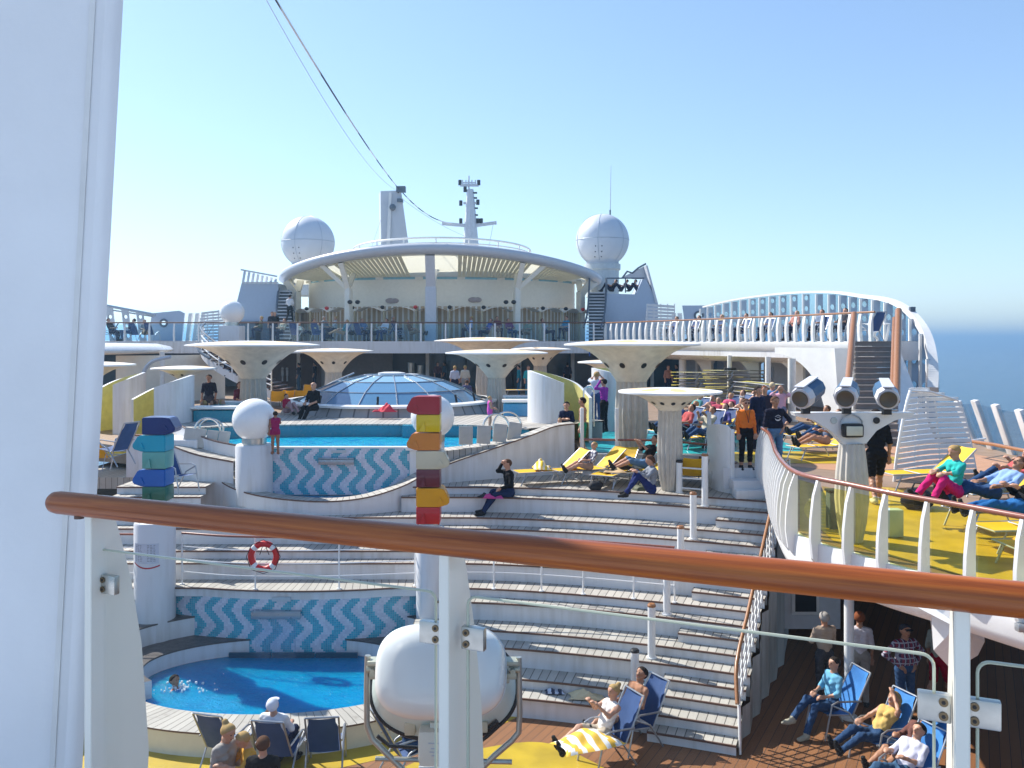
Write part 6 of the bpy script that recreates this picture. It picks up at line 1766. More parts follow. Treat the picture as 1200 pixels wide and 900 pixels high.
# a bag, towels
def bag(p, s, c, label):
    t = thing('bag', label, 'bag', tuple(p)); mb = MB(); mb.ball((0, 0, s * .35), (s * .6, s * .35, s * .4), 12, 8)
    for v in mb.bm.verts: v.co += Vector((math.sin(v.co.z * 31 + v.co.x * 20), math.cos(v.co.x * 27), math.sin(v.co.y * 33))) * s * .05
    mb.build('bag_body', plain('bag_' + label[:9].replace(' ', '_'), c, .7), t)
    mb = MB(); mb.tube([(-s * .25, 0, s * .65), (-s * .1, 0, s * .95), (s * .1, 0, s * .95), (s * .25, 0, s * .65)], s * .03, 6); mb.build('handle', black, t)
def cloth(p, sx, sy, h, cols, label, cat='towel', seed=1, rz=0, stripes=0):
    t = thing('towel', label, cat, tuple(p), rz)
    r = random.Random(seed); ph = [r.uniform(0, 6) for _ in range(6)]
    mb = MB()
    mb.grid(lambda u, v: Vector((sx * (u - .5) * (1 - .2 * math.sin(PI * v)), sy * (v - .5) * (1 - .15 * math.cos(4 * u)), .02 + h * (math.sin(PI * u) * math.sin(PI * v)) ** .5 * (.6 + .4 * math.sin(7 * u + ph[0] + 3 * v)) + h * .22 * math.sin(17 * u + ph[1]) * math.sin(11 * v + ph[2]) * math.sin(PI * u) * math.sin(PI * v))), 26, 18)
    if len(cols) > 1:
        for f in mb.bm.faces:
            f.material_index = int((f.calc_center_median().x / sx + .5) * stripes) % 2
    mb.build('cloth', [plain('cloth_%d_%d_%d' % tuple(int(q * 99) for q in c), c, .8, var=.05) for c in cols], t, smooth=60)
bag(GZ(752, 583, 3.22), .42, (.10, .11, .06), 'olive backpack lying on the step beside the seated woman')
bag(GZ(698, 574, 3.4), .3, (.01, .01, .015), 'black bag on the wooden terrace under the loungers')
bag(Vector((W(1075, 575, 15.5).x, 15.5, DZ)), .5, (.012, .012, .014), 'black bag on the deck in front of the slatted screen')
cloth(GZ(578, 584, 3.22), .55, .3, .13, [(.55, .05, .22)], 'crumpled pink cloth beside the seated man in dark jacket', seed=2)
cloth(GZ(566, 583, 3.22), .3, .2, .1, [(.02, .02, .02)], 'small black cloth left of the pink cloth', seed=4)
cloth(GZ(688, 817, .38), .75, .35, .12, [(.62, .5, .3)], 'sandy towel on the lowest seat of the terrace', seed=5)
cloth(GZ(650, 812, .38), .4, .2, .08, [(.02, .03, .07), (.5, .55, .65)], 'dark and white cloth left of the sandy towel', seed=6, stripes=6)
cloth(W(451, 483, 27.0), .8, .3, .25, [(.65, .03, .06)], 'red towel draped in front of the glass dome', seed=7)
cloth(Vector((2.55, 21.35, 3.73)), .6, .45, .1, [(.55, .38, .2)], 'brown towel on the olive yellow lounger', seed=8)
cloth(Vector((2.75, 21.9, 3.75)), .8, .35, .16, [(.02, .018, .02)], 'black jacket at the head of the olive yellow lounger', seed=9)
cloth(Vector((.75, 21.7, 3.75)), .5, .5, .25, [(.80, .55, .03), (.8, .75, .6)], 'yellow and white towel on the left yellow lounger', seed=10, stripes=9)
cloth(W(352, 483, 29) + Vector((0, 0, .05)), .8, .5, .16, [(.7, .65, .62), (.4, .1, .15)], 'white and pink towel on the wooden ledge behind the child', seed=11, stripes=8)
cloth(Vector((6.95, 11.3, DZ + .37)), .5, .5, .12, [(.78, .35, .03)], 'orange towel on the lounger at the right edge', seed=12)
cloth(Vector((1.2, 13.75, .52)), 1.1, .62, .16, [(.80, .47, .05), (.78, .76, .72)], 'orange and white striped towel over the blonde woman by the stairs', seed=13, rz=.5, stripes=11)

# ------------------------------------------------------------------ people: one continuous surface per body, polygonised from blended limbs
import numpy as np
def surface(bones, h, k, cut=None):
    """bones: (a, b, ra, rb, region). returns verts, quads, region per quad"""
    A = np.array([b[0] for b in bones], float); B = np.array([b[1] for b in bones], float)
    ra = np.array([b[2] for b in bones]); rb = np.array([b[3] for b in bones])
    m = .05 + 2 * h
    lo = np.minimum(A, B).min(0) - max(ra.max(), rb.max()) - m; hi = np.maximum(A, B).max(0) + max(ra.max(), rb.max()) + m
    nn = np.ceil((hi - lo) / h).astype(int) + 1
    S = np.full(nn, 1e-12)
    for a, b, r0, r1 in zip(A, B, ra, rb):
        R = max(r0, r1) + 7.0 / k + h
        i0 = np.maximum(0, np.floor((np.minimum(a, b) - R - lo) / h).astype(int)); i1 = np.minimum(nn, np.ceil((np.maximum(a, b) + R - lo) / h).astype(int) + 1)
        g = np.stack(np.meshgrid(*[lo[q] + h * np.arange(i0[q], i1[q]) for q in range(3)], indexing='ij'), -1)
        ab = b - a; L2 = max(1e-9, ab @ ab)
        t = np.clip(((g - a) @ ab) / L2, 0, 1)
        d = np.linalg.norm(g - (a + t[..., None] * ab), axis=-1) - (r0 + (r1 - r0) * t)
        S[i0[0]:i1[0], i0[1]:i1[1], i0[2]:i1[2]] += np.exp(np.clip(-k * d, -60, 60))
    D = -np.log(S) / k
    if cut is None and h < .02:
        q0, q1, q2 = [lo[q] + h * np.arange(nn[q]) for q in range(3)]
        D = D + .0035 * (np.sin(61 * q0[:, None, None] + 37 * q2[None, None, :]) * np.sin(43 * q2[None, None, :] - 52 * q1[None, :, None]) + np.sin(23 * q0[:, None, None] - 71 * q2[None, None, :] + 31 * q1[None, :, None]))
    if cut is not None:
        g = np.stack(np.meshgrid(*[lo[q] + h * np.arange(nn[q]) for q in range(3)], indexing='ij'), -1)
        D = np.maximum(D, cut(g))
    neg = D < 0
    c = np.zeros(np.array(nn) - 1, int)
    for dx in (0, 1):
        for dy in (0, 1):
            for dz in (0, 1): c += neg[dx:nn[0] - 1 + dx, dy:nn[1] - 1 + dy, dz:nn[2] - 1 + dz]
    act = (c > 0) & (c < 8)
    idx = -np.ones(act.shape, int); cells = np.argwhere(act); idx[act] = np.arange(len(cells))
    acc = np.zeros((len(cells), 3)); cnt = np.zeros(len(cells))
    corners = [(x, y, z) for x in (0, 1) for y in (0, 1) for z in (0, 1)]
    for ax in range(3):
        for cr in corners:
            if cr[ax]: continue
            o = np.array(cr); e = o.copy(); e[ax] = 1
            p = cells + o; q = cells + e
            va = D[p[:, 0], p[:, 1], p[:, 2]]; vb = D[q[:, 0], q[:, 1], q[:, 2]]
            mk = (va < 0) != (vb < 0)
            t = np.where(mk, va / np.where(mk, va - vb, 1), 0)
            pt = p.astype(float); pt[:, ax] += t
            acc[mk] += pt[mk]; cnt[mk] += 1
    V = lo + h * acc / cnt[:, None]
    Q = []
    for ax in range(3):
        sl0 = [slice(None)] * 3; sl1 = [slice(None)] * 3
        sl0[ax] = slice(0, -1); sl1[ax] = slice(1, None)
        a = neg[tuple(sl0)]; b = neg[tuple(sl1)]
        E_ = np.argwhere(a != b); 
        if not len(E_): continue
        flip = a[E_[:, 0], E_[:, 1], E_[:, 2]]
        u, v = [(1, 2), (2, 0), (0, 1)][ax]
        ok = (E_[:, u] > 0) & (E_[:, v] > 0) & (E_[:, u] < act.shape[u]) & (E_[:, v] < act.shape[v]); E_ = E_[ok]; flip = flip[ok]
        def cell(du, dv):
            w = E_.copy(); w[:, u] -= du; w[:, v] -= dv; return idx[w[:, 0], w[:, 1], w[:, 2]]
        q = np.stack([cell(1, 1), cell(0, 1), cell(0, 0), cell(1, 0)], 1)
        q[~flip] = q[~flip][:, ::-1]
        Q.append(q)
    Q = np.concatenate(Q)
    Q = Q[(Q >= 0).all(1)]
    C = V[Q].mean(1)
    best = np.full(len(C), 1e9); reg = np.zeros(len(C), int)
    for bn, a, b, r0, r1 in zip(bones, A, B, ra, rb):
        ab = b - a; L2 = max(1e-9, ab @ ab); t = np.clip(((C - a) @ ab) / L2, 0, 1)
        d = np.linalg.norm(C - (a + t[:, None] * ab), axis=1) - (r0 + (r1 - r0) * t)
        mk = d < best; best[mk] = d[mk]; reg[mk] = bn[4]
    return V, Q, reg

def meshfrom(name, V, Q, reg, mats):
    me = bpy.data.meshes.new(name)
    me.from_pydata(V.tolist(), [], Q.tolist()); 
    for m in mats: me.materials.append(m)
    me.polygons.foreach_set('material_index', reg.astype(np.int32)); me.shade_smooth(); me.update()
    return me

def cl(c, nm='cloth'):
    key = '%s_%s' % (nm, '_'.join('%02d' % int(v * 99) for v in c))
    return plain(key, tuple(c), .85 if nm != 'skin' else .5, var=.05, scale=9, spec=.12 if nm != 'skin' else .4)
SK = {'f': (.50, .27, .18), 't': (.40, .20, .12), 'd': (.30, .14, .08)}
HAIR = {'blond': (.42, .28, .12), 'brown': (.10, .05, .03), 'dark': (.025, .018, .015), 'grey': (.35, .33, .31), 'red': (.22, .07, .03), 'white': (.6, .58, .55)}

def vec(x, y, z): return np.array([x, y, z], float)
ARM = {}
def person(p, deg, pose, label, shirt=(.1, .1, .12), pants=(.03, .04, .09), hair='brown', style='short', skin='f', sleeve=.6, leg=1.0, arms='lap', shoes=(.03, .03, .03), lean=None, s=1.0, det=0, belly=0.0, female=False, head=0.0, group=None, cut_z=None, top=None, knee=None):
    W_ = vec
    lean0 = {'stand': 0, 'walk': -.05, 'sit': .12, 'recline': .85, 'lie': 1.25, 'floor': .05, 'edge': .0, 'kneel': 0}[pose]
    a = lean0 if lean is None else lean
    U = W_(0, math.sin(a), math.cos(a)); Fw = W_(0, -math.cos(a), math.sin(a)); X = W_(1, 0, 0)
    L = {
        'stand': (.93, [(.10, -.02, .50), (.11, .02, .09)], [(.10, -.02, .50), (.11, .02, .09)]),
        'walk': (.92, [(.09, -.16, .53), (.09, -.22, .10)], [(.09, .02, .50), (.09, .30, .16)]),
        'sit': (.53, [(.12, -.42, .56), (.12, -.46, .10)], [(.12, -.43, .56), (.13, -.36, .10)]),
        'recline': (.47, [(.10, -.40, .60), (.11, -.78, .42)], [(.10, -.42, .56), (.12, -.84, .41)]),
        'lie': (.43, [(.10, -.42, .46), (.11, -.85, .40)], [(.10, -.42, .50), (.12, -.85, .40)]),
        'floor': (.12, [(.12, -.30, .50), (.12, -.52, .07)], [(.12, -.34, .46), (.13, -.66, .06)]),
        'edge': (.12, [(.10, -.40, .13), (.10, -.62, -.28)], [(.11, -.40, .10), (.12, -.72, -.30)]),
    }[pose]
    pz, l1, l2 = L
    if knee: l1, l2 = knee
    P = W_(0, 0, pz)
    b = []
    SH, PA, SKN, SHO = 0, 1, 2, 3
    f_ = .93 if female else 1.0
    sw = .155 * f_ if not female else .14
    e = .008
    chest = P + U * .42; waist = P + U * .18; neck = P + U * .53
    b += [(P - X * .07, P + X * .07, .105, .105, PA), (P + U * .04 - X * .05, P + U * .04 + X * .05, .10 + belly * .5, .10 + belly * .5, PA)]
    b += [(waist - X * .055 + Fw * belly * .3, waist + X * .055 + Fw * belly * .3, .095 * f_ + belly, .095 * f_ + belly, SH)]
    for sx in (-1, 1):
        b.append((waist + X * .05 * sx, chest + X * .085 * sx, .092 * f_ + belly * .5, .10 * f_, SH))
    b.append((chest - X * sw * .7 + U * .03, chest + X * sw * .7 + U * .03, .085, .085, SH))
    if female:
        for sx in (-1, 1): b.append((chest + X * .065 * sx + Fw * .06 - U * .06, chest + X * .065 * sx + Fw * .07 - U * .06, .06, .055, SH))
    b.append((P + U * .08, waist, .10, .10, SH))
    b.append((chest + U * .05, neck + U * .045, .06, .048, SKN if sleeve >= 0 else SKN))
    # head
    hv = U * math.cos(head) + Fw * math.sin(head); hf = Fw * math.cos(head) - U * math.sin(head)
    if a > .5: # look along the sun rather than straight up
        hv = hv * .8 + W_(0, 0, 1) * .5; hv /= np.linalg.norm(hv); hf = hf - hv * (hf @ hv); hf /= np.linalg.norm(hf)
    Hc = neck + hv * .155 + hf * .012
    b.append((neck, Hc - hv * .04, .045, .05, SKN))
    b.append((Hc + hv * .02 + hf * -.012, Hc + hv * .025 + hf * .01, .088, .086, SKN)); b.append((Hc - hv * .05 + hf * .03, Hc - hv * .065 + hf * .045, .052, .042, SKN))
    if det:
        b.append((Hc + hf * .088 + hv * .005, Hc + hf * .104 - hv * .022, .009, .015, SKN))
        for sx in (-1, 1): b.append((Hc + X * .082 * sx + hv * .012, Hc + X * .088 * sx - hv * .012, .014, .011, SKN))
    # legs
    for sx, (kn, an) in ((-1, l1), (1, l2)):
        hip = P + X * .095 * sx - W_(0, 0, .02)
        K = W_(kn[0] * sx, kn[1], kn[2]); A_ = W_(an[0] * sx, an[1], an[2])
        r1_, r2_, r3_, r4_ = .088, .06, .055, .042
        def seg(p, q, ra, rb, tcut, offset):
            # region split along the leg at length fraction
            if tcut >= 1: b.append((p, q, ra + .006, rb + .008, PA))
            elif tcut <= 0: b.append((p, q, ra, rb, SKN))
            else:
                m = p + (q - p) * tcut; rm = ra + (rb - ra) * tcut
                b.append((p, m, ra + .008, rm + .014, PA)); b.append((m, q, rm, rb, SKN))
        seg(hip, K, r1_, r2_, min(1, leg * 2), 0)
        seg(K, A_ + (K - A_) * .06, r3_ + .004, r4_, max(0, min(1, leg * 2 - 1)), 0)
        cal = K + (A_ - K) * .3 + W_(0, .02, 0); b.append((cal, K + (A_ - K) * .45 + W_(0, .01, 0), .05, .044, PA if leg > .75 else SKN))
        # foot
        shin = A_ - K; shin /= np.linalg.norm(shin)
        fd = W_(0, -1, 0) - shin * (-shin[1]); fd = fd - shin * (fd @ shin)
        if np.linalg.norm(fd) < .1: fd = W_(0, -.3, 1)
        fd /= np.linalg.norm(fd)
        if pose in ('stand', 'walk', 'sit', 'floor', 'edge'): fd = W_(.12 * sx, -1, -.05); fd /= np.linalg.norm(fd)
        heel = A_ + shin * .045 - fd * .03
        if pose in ('stand', 'walk', 'sit', 'floor'): heel = A_ + W_(0, .03, -.05)
        b.append((heel, heel + fd * .13, .042, .04, SHO)); b.append((heel + fd * .1, heel + fd * .21, .042, .032, SHO)); b.append((A_, heel + fd * .03, .044, .045, SHO))
    # arms
    arms2 = arms if isinstance(arms, tuple) else (arms, arms)
    for sx, mode in ((-1, arms2[0]), (1, arms2[1])):
        S = chest + U * .05 + X * (sw + .025) * sx
        if mode == 'down': E_ = S - U * .27 + X * .05 * sx + Fw * -.01; Wr = E_ - U * .23 + Fw * .07 + X * .0 * sx
        elif mode == 'lap': E_ = S - U * .25 + X * .06 * sx + Fw * .05; Wr = E_ + Fw * .20 - U * .07 - X * .09 * sx
        elif mode == 'hips': E_ = S - U * .20 + X * .20 * sx - Fw * .03; Wr = P + U * .10 + X * .16 * sx + Fw * .06
        elif mode == 'fold': E_ = S - U * .24 + X * .05 * sx + Fw * .08; Wr = E_ + Fw * .10 - X * .20 * sx + U * .05
        elif mode == 'up': E_ = S + X * .12 * sx + Fw * .16 + U * .02; Wr = Hc + Fw * .11 + X * .06 * sx + U * .02
        elif mode == 'head': E_ = S + X * .16 * sx + U * .14 - Fw * .02; Wr = Hc + X * .09 * sx - Fw * .06 + U * .03
        elif mode == 'front': E_ = S - U * .16 + X * .03 * sx + Fw * .16; Wr = E_ + Fw * .2 + U * .08 - X * .08 * sx
        elif mode == 'rest': E_ = S - U * .22 + X * .10 * sx + Fw * .02; Wr = E_ + W_(0, -.22, -.02) - X * .04 * sx
        elif mode == 'side': E_ = S + X * .22 * sx - U * .10; Wr = E_ + X * .22 * sx + U * .05
        elif mode == 'knee': 
            kk = l1[0] if sx < 0 else l2[0]
            Wr = W_(kk[0] * sx, kk[1] + .04, kk[2] + .09); E_ = (S + Wr) / 2 - U * .06 + X * .06 * sx
        d = Wr - E_; d /= np.linalg.norm(d)
        ns = sleeve
        def asec(p, q, ra, rb, t):
            if t >= 1: b.append((p, q, ra + .008, rb + .01, SH))
            elif t <= 0: b.append((p, q, ra, rb, SKN))
            else:
                m = p + (q - p) * t; rm = ra + (rb - ra) * t; b.append((p, m, ra + .01, rm + .016, SH)); b.append((m, q, rm, rb, SKN))
        asec(S, E_, .05 * f_, .038 * f_, min(1, ns * 2) if ns > .01 else 0)
        asec(E_, Wr, .037 * f_, .027 * f_, max(0, min(1, ns * 2 - 1)))
        # hand
        side = np.cross(d, U); 
        if np.linalg.norm(side) < .2: side = np.cross(d, Fw)
        side /= np.linalg.norm(side); nrm = np.cross(side, d)
        pal = Wr + d * .075
        b.append((Wr + d * .01, pal, .026, .03, SKN)); b.append((pal - side * .022, pal + side * .022, .018, .018, SKN))
        if det:
            for j, (o_, ln) in enumerate(((-.033, .062), (-.011, .076), (.011, .072), (.033, .055))):
                k0 = pal + side * o_ + d * .01; k1 = k0 + d * ln * .55 - nrm * .008; k2 = k1 + d * ln * .4 - nrm * .026
                b.append((k0, k1, .010, .009, SKN)); b.append((k1, k2, .009, .0075, SKN))
            tb = Wr + d * .035 - side * .028; b.append((tb, tb + d * .035 - side * .022, .011, .010, SKN)); b.append((tb + d * .035 - side * .022, tb + d * .062 - side * .024 - nrm * .01, .010, .008, SKN))
        else: b.append((pal, pal + d * .06 - nrm * .02, .024, .016, SKN))
    h = .0125 if det == 2 else (.016 if det else .03)
    bb = [(q[0] * s, q[1] * s, q[2] * s, q[3] * s, q[4]) for q in b]
    V, Q, reg = surface(bb, h * (1 if det else 1), 95 if det else 55)
    mats = [shirt if isinstance(shirt, bpy.types.Material) else cl(shirt), pants if isinstance(pants, bpy.types.Material) else cl(pants), cl(SK[skin], 'skin'), cl(shoes, 'shoe')]
    if shirt is None: pass
    me = meshfrom('person', V, Q, reg, mats)
    o = bpy.data.objects.new('person', me); col.objects.link(o); o['_w'] = [0, 0, 0]
    o.location = p; o.rotation_euler = (0, 0, rad(deg)); tag(o, label, 'person', group)
    # hair
    if style != 'bald':
        C0 = Hc * s; r = .098 * s; hvs, hfs = hv, hf
        hb = [((Hc + hv * .022 - hf * .018) * s, (Hc + hv * .03 + hf * .004) * s, r, r * .98, 0)]
        if style in ('long', 'bun', 'tail'):
            if style == 'long':
                for sx in (-1, 0, 1): hb.append(((Hc - hf * .06 + X * .055 * sx) * s, (Hc - hf * .075 + X * .065 * sx - hv * .19) * s, .05 * s, .032 * s, 0))
            if style == 'bun': hb.append(((Hc - hf * .09 + hv * .10) * s, (Hc - hf * .10 + hv * .11) * s, .045 * s, .042 * s, 0))
            if style == 'tail': hb.append(((Hc - hf * .1 + hv * .02) * s, (Hc - hf * .14 - hv * .14) * s, .03 * s, .015 * s, 0))
        Cn = C0 + hvs * .022 * s
        def cutf(g, Cn=Cn, hvs=hvs, hfs=hfs):
            q = g - Cn
            f1 = (q @ hfs) * .85 - (q @ hvs) * .75 - .018 * s
            f2 = (-(q @ hvs) - .085 * s) if style in ('short',) else np.full(q.shape[:-1], -1.0)
            return np.maximum(f1, f2)
        Vh, Qh, rh = surface(hb, h * .9, 120, cutf)
        hm = cl(HAIR[hair], 'hair') if isinstance(hair, str) else cl(hair, 'cap')
        mh = meshfrom('hair', Vh, Qh, rh * 0, [hm]); ho = bpy.data.objects.new('hair' if isinstance(hair, str) else 'cap', mh); col.objects.link(ho); ho.parent = o
        if not isinstance(hair, str) and det:
            m = MB(); cc_ = Vector((Hc + hv * .045 + hf * .10) * s); m.ball(cc_, (.075 * s, .075 * s, .012 * s), 10, 6); bo = m.build('brim', hm, None); bo.parent = ho
    if det:
        m = MB()
        for sx in (-1, 1): m.ball(Vector((Hc + hf * .091 + hv * .018 + X * .032 * sx) * s), (.011 * s, .008 * s, .007 * s), 8, 6)
        eo = m.build('eyes', cl((.02, .015, .012), 'eye')); eo.parent = o
        m = MB(); m.ball(Vector((Hc + hf * .088 - hv * .052) * s), (.022 * s, .010 * s, .006 * s), 8, 6); mo = m.build('mouth', cl((.30, .08, .07), 'lip')); mo.parent = o
    o['_h'] = [float(v) for v in Hc * s] + [float(v) for v in hf] + [float(v) for v in chest * s]
    return o
def shades(o, c=(.01, .01, .012)):
    h = o['_h']; Hc = Vector(h[:3]); hf = Vector(h[3:6]); m = MB()
    up_ = Vector((1, 0, 0)).cross(hf)
    for sx in (-1, 1): m.ball(Hc + hf * .095 + Vector((.033 * sx, 0, .018)), (.03, .012, .02), 10, 6); m.cyl(Hc + hf * .09 + Vector((.06 * sx, 0, .02)), Hc + Vector((.088 * sx, 0, .02)), .004, n=5)
    so_ = m.build('sunglasses', cl(c, 'glass')); so_.parent = o

plaid, ntp, pp_ = newmat('plaid_shirt')
tcp = N(ntp, 'ShaderNodeTexCoord'); spp = N(ntp, 'ShaderNodeSeparateXYZ'); ntp.links.new(tcp.outputs['Object'], spp.inputs[0])
fx = mathn(ntp, 'LESS_THAN', mathn(ntp, 'FRACT', mathn(ntp, 'MULTIPLY', spp.outputs[0], 11)), .22); fz = mathn(ntp, 'LESS_THAN', mathn(ntp, 'FRACT', mathn(ntp, 'MULTIPLY', spp.outputs[2], 11)), .22)
fx2 = mathn(ntp, 'LESS_THAN', mathn(ntp, 'FRACT', mathn(ntp, 'MULTIPLY_ADD', spp.outputs[0], 11, .5)), .4)
c_ = mixc(ntp, fx2, (.05, .02, .07), (.22, .03, .06)); c_ = mixc(ntp, mathn(ntp, 'MULTIPLY', mathn(ntp, 'MAXIMUM', fx, fz), .6), c_, (.6, .6, .68)); ntp.links.new(c_, pp_.inputs['Base Color']); pp_.inputs['Roughness'].default_value = .8
stripedw, nts, ps_ = newmat('speckled_top')
tcs = N(nts, 'ShaderNodeTexCoord'); vs_ = N(nts, 'ShaderNodeTexVoronoi'); vs_.inputs['Scale'].default_value = 22; nts.links.new(tcs.outputs['Object'], vs_.inputs['Vector'])
nts.links.new(mixc(nts, mathn(nts, 'GREATER_THAN', vs_.outputs['Distance'], .42), (.7, .68, .66), (.12, .12, .18)), ps_.inputs['Base Color'])

V3 = Vector
navy = (.012, .018, .05); blk = (.012, .012, .014); jean = (.03, .07, .16); jeanl = (.10, .19, .33); wht = (.72, .72, .74)
# seated man on the terrace, jacket and jeans, shading his eyes
person(GZ(597, 584, 3.21) + V3((0, .2, 0)), -68, 'edge', 'man in a black jacket and jeans sitting on the terrace shading his eyes', blk, (.02, .035, .09), hair='brown', sleeve=1, arms=('up', 'lap'), det=1, lean=-.06)
person(V3((3.28, 20.15, 3.4)), -80, 'floor', 'woman in grey jacket and navy leggings sitting against the fluted umbrella foot', (.22, .24, .28), (.02, .03, .12), hair='brown', style='long', sleeve=1, arms='front', female=True, det=1, head=.3)
person(V3((3.35, 21.7, 3.42)), -75, 'recline', 'reclining man in jean shorts partly behind the seated woman with long hair', blk, jeanl, hair='dark', sleeve=.5, leg=.5, arms='front', lean=.55, det=1)
person(V3((1.95, 21.65, 3.45)), -68, 'recline', 'blond child in a speckled top sitting between the two raised yellow loungers', stripedw, (.4, .25, .18), hair='blond', sleeve=.6, leg=.3, lean=.35, s=.8, det=1, head=.2)
person(V3((W(664, 500, 24.6).x, 24.6, DZ - .35)), -12, 'stand', 'woman in navy cardigan behind the white curved wall beside the shirtless man', navy, navy, hair='dark', sleeve=1, female=True, arms='fold', det=1, s=.96)
person(V3((W(683, 540, 23.9).x, 23.9, DZ - .25)), -100, 'stand', 'shirtless man in green swimming trunks beside the yellow privacy wall', SK['t'], (.01, .22, .12), hair='dark', skin='t', sleeve=0, leg=.3, arms='down', det=1, shoes=SK['t'])
person(V3((W(656, 500, 24.3).x, 24.3, DZ - .2)), 0, 'stand', 'small child whose head shows above the white curved wall', wht, navy, hair='blond', s=.62)
person(V3((W(708, 500, 27.8).x, 27.8, DZ + .1)), -125, 'stand', 'woman in a purple jacket leaning on the white privacy wall', (.32, .04, .34), blk, hair='dark', sleeve=1, arms='up', female=True, s=1.0, det=1)
person(V3((W(699, 480, 28.6).x, 28.6, DZ + .3)), 160, 'stand', 'person in a pale top and jeans just left of the woman in purple', (.55, .6, .7), (.04, .08, .2), hair='blond', arms='up', female=True)
person(V3((W(694, 478, 29.2).x, 29.2, DZ + .3)), 180, 'stand', 'blond child in white behind the woman in purple', wht, (.05, .1, .25), hair='blond', s=.85, style='long')
# orange jacket etc
o = person(V3((W(874, 550, 20.35).x, 20.35, DZ)), 4, 'stand', 'woman in an orange jacket and black trousers standing at the top of the stairs', (.80, .20, .03), blk, hair='brown', sleeve=1, leg=.85, arms='down', female=True, det=2, belly=.035, s=.97)
shades(o, (.05, .02, .02))
m = MB(); m.tube([(-.07, -.11, 1.45), (-.02, -.15, 1.3), (.01, -.165, 1.12)], .006, 5); m.tube([(.07, -.11, 1.45), (.03, -.15, 1.3), (.01, -.165, 1.12)], .006, 5); q = m.build('lanyard', black); q.parent = o
o = person(V3((W(908, 550, 19.6).x, 19.6, DZ)), 12, 'stand', 'man in a black printed t-shirt and jeans leaning at the curved handrail', (.015, .015, .03), jeanl, hair='brown', skin='t', sleeve=.6, arms=('down', 'hips'), det=2, belly=.03, s=1.03)
m = MB()
for k in range(14):
    a0, a1 = PI * (1.02 + .96 * k / 14), PI * (1.02 + .96 * (k + 1) / 14)
    w = .022 * math.sin(PI * (k + .5) / 14) + .006
    m.poly([(.075 * math.cos(a0), -.142, 1.30 + .065 * math.sin(a0)), (.075 * math.cos(a1), -.142, 1.30 + .065 * math.sin(a1)), ((.075 - w) * math.cos(a1), -.142, 1.30 + (.065 - w) * math.sin(a1)), ((.075 - w) * math.cos(a0), -.142, 1.30 + (.065 - w) * math.sin(a0))])
m.tube([(-.07, -.143, 1.33), (0, -.146, 1.37), (.07, -.143, 1.33)], .006, 4); m.tube([(-.03, -.146, 1.31), (0.02, -.146, 1.325), (.04, -.144, 1.29)], .005, 4)
q = m.build('shirt_print', cl((.7, .7, .75), 'print')); q.parent = o
person(V3((W(888, 535, 23.6).x, 23.6, DZ)), 25, 'stand', 'man in a dark coat standing behind the two people at the stairs', navy, navy, hair='dark', sleeve=1, arms='down', s=1.04, det=1)
person(V3((W(896, 535, 24.6).x, 24.6, DZ)), -10, 'stand', 'person in dark clothes just behind the man in the dark coat', (.04, .03, .05), navy, hair='red', sleeve=1, arms='down', s=1.02)
person(V3((W(905, 535, 27.5).x, 27.5, DZ)), 150, 'stand', 'person in blue with a straw hat near the thick white column', (.1, .25, .5), jean, hair=(.6, .48, .3), style='short', arms='down')
person(V3((W(915, 535, 27.0).x, 27.0, DZ)), -20, 'stand', 'child in a pink top beside the thick white column', (.75, .40, .50), (.2, .2, .3), hair='red', s=.95, arms='up')
person(V3((W(1027, 590, 16.2).x, 16.2, DZ - .05)), 170, 'walk', 'man in black sports shirt and shorts walking away beside the mast', (.012, .012, .02), blk, hair='dark', skin='t', sleeve=.45, leg=.42, arms='down', det=2, s=1.05, shoes=(.6, .6, .6))
# sunbathers behind
crowd = [(790, 26.5, (.03, .05, .14), 'navy'), (806, 27.2, (.02, .03, .08), 'dark blue'), (822, 26.2, (.05, .10, .25), 'blue'), (838, 28.4, (.45, .08, .12), 'dark red'), (846, 27.0, (.72, .45, .06), 'golden yellow'), (856, 25.5, (.55, .20, .10), 'rust coloured'), (864, 28.3, (.6, .5, .35), 'sandy'), (830, 30.0, (.3, .05, .1), 'wine red'), (872, 29.2, (.75, .55, .1), 'bright yellow')]
for i, (px, Y, c, nm) in enumerate(crowd):
    q = V3((W(px, 480, Y).x, Y, DZ)); person(q, -60 + 9 * (i % 4), 'recline', 'sunbather in %s reclining on a lounger behind the glass screen' % nm, c, [jean, blk, (.4, .2, .12)][i % 3], hair=['brown', 'blond', 'dark', 'grey'][i % 4], skin='ft'[i % 2], leg=[1, .4, .9][i % 3], arms=['lap', 'rest', 'up'][i % 3], lean=.6 + .1 * (i % 3), female=i % 2 == 0)
    loungerY(q, -60 + 9 * (i % 4), 'lounger under the sunbather in ' + nm + ' behind the glass screen', 'loungers of the sunbathing crowd')
for i, (px, Y, c, nm) in enumerate(((958, 22.3, (.10, .13, .2), 'grey jacket'), (962, 23.6, (.05, .09, .22), 'blue jeans and jacket'), (948, 25.0, (.70, .45, .08), 'yellow top'), (972, 25.4, (.25, .25, .28), 'pale grey top'))):
    q = V3((W(px + 8, 510, Y).x, Y, DZ)); person(q, -74 - 4 * i, 'recline', 'person in %s reclining behind the left end of the mast crossarm' % nm, c, jean if i != 0 else (.42, .22, .14), skin='t', hair='brown', lean=.6, leg=.95 if i else .3, arms='lap', det=1 if i < 2 else 0)
    loungerY(q, -74 - 4 * i, 'lounger under the person in %s behind the mast' % nm, 'loungers behind the mast')
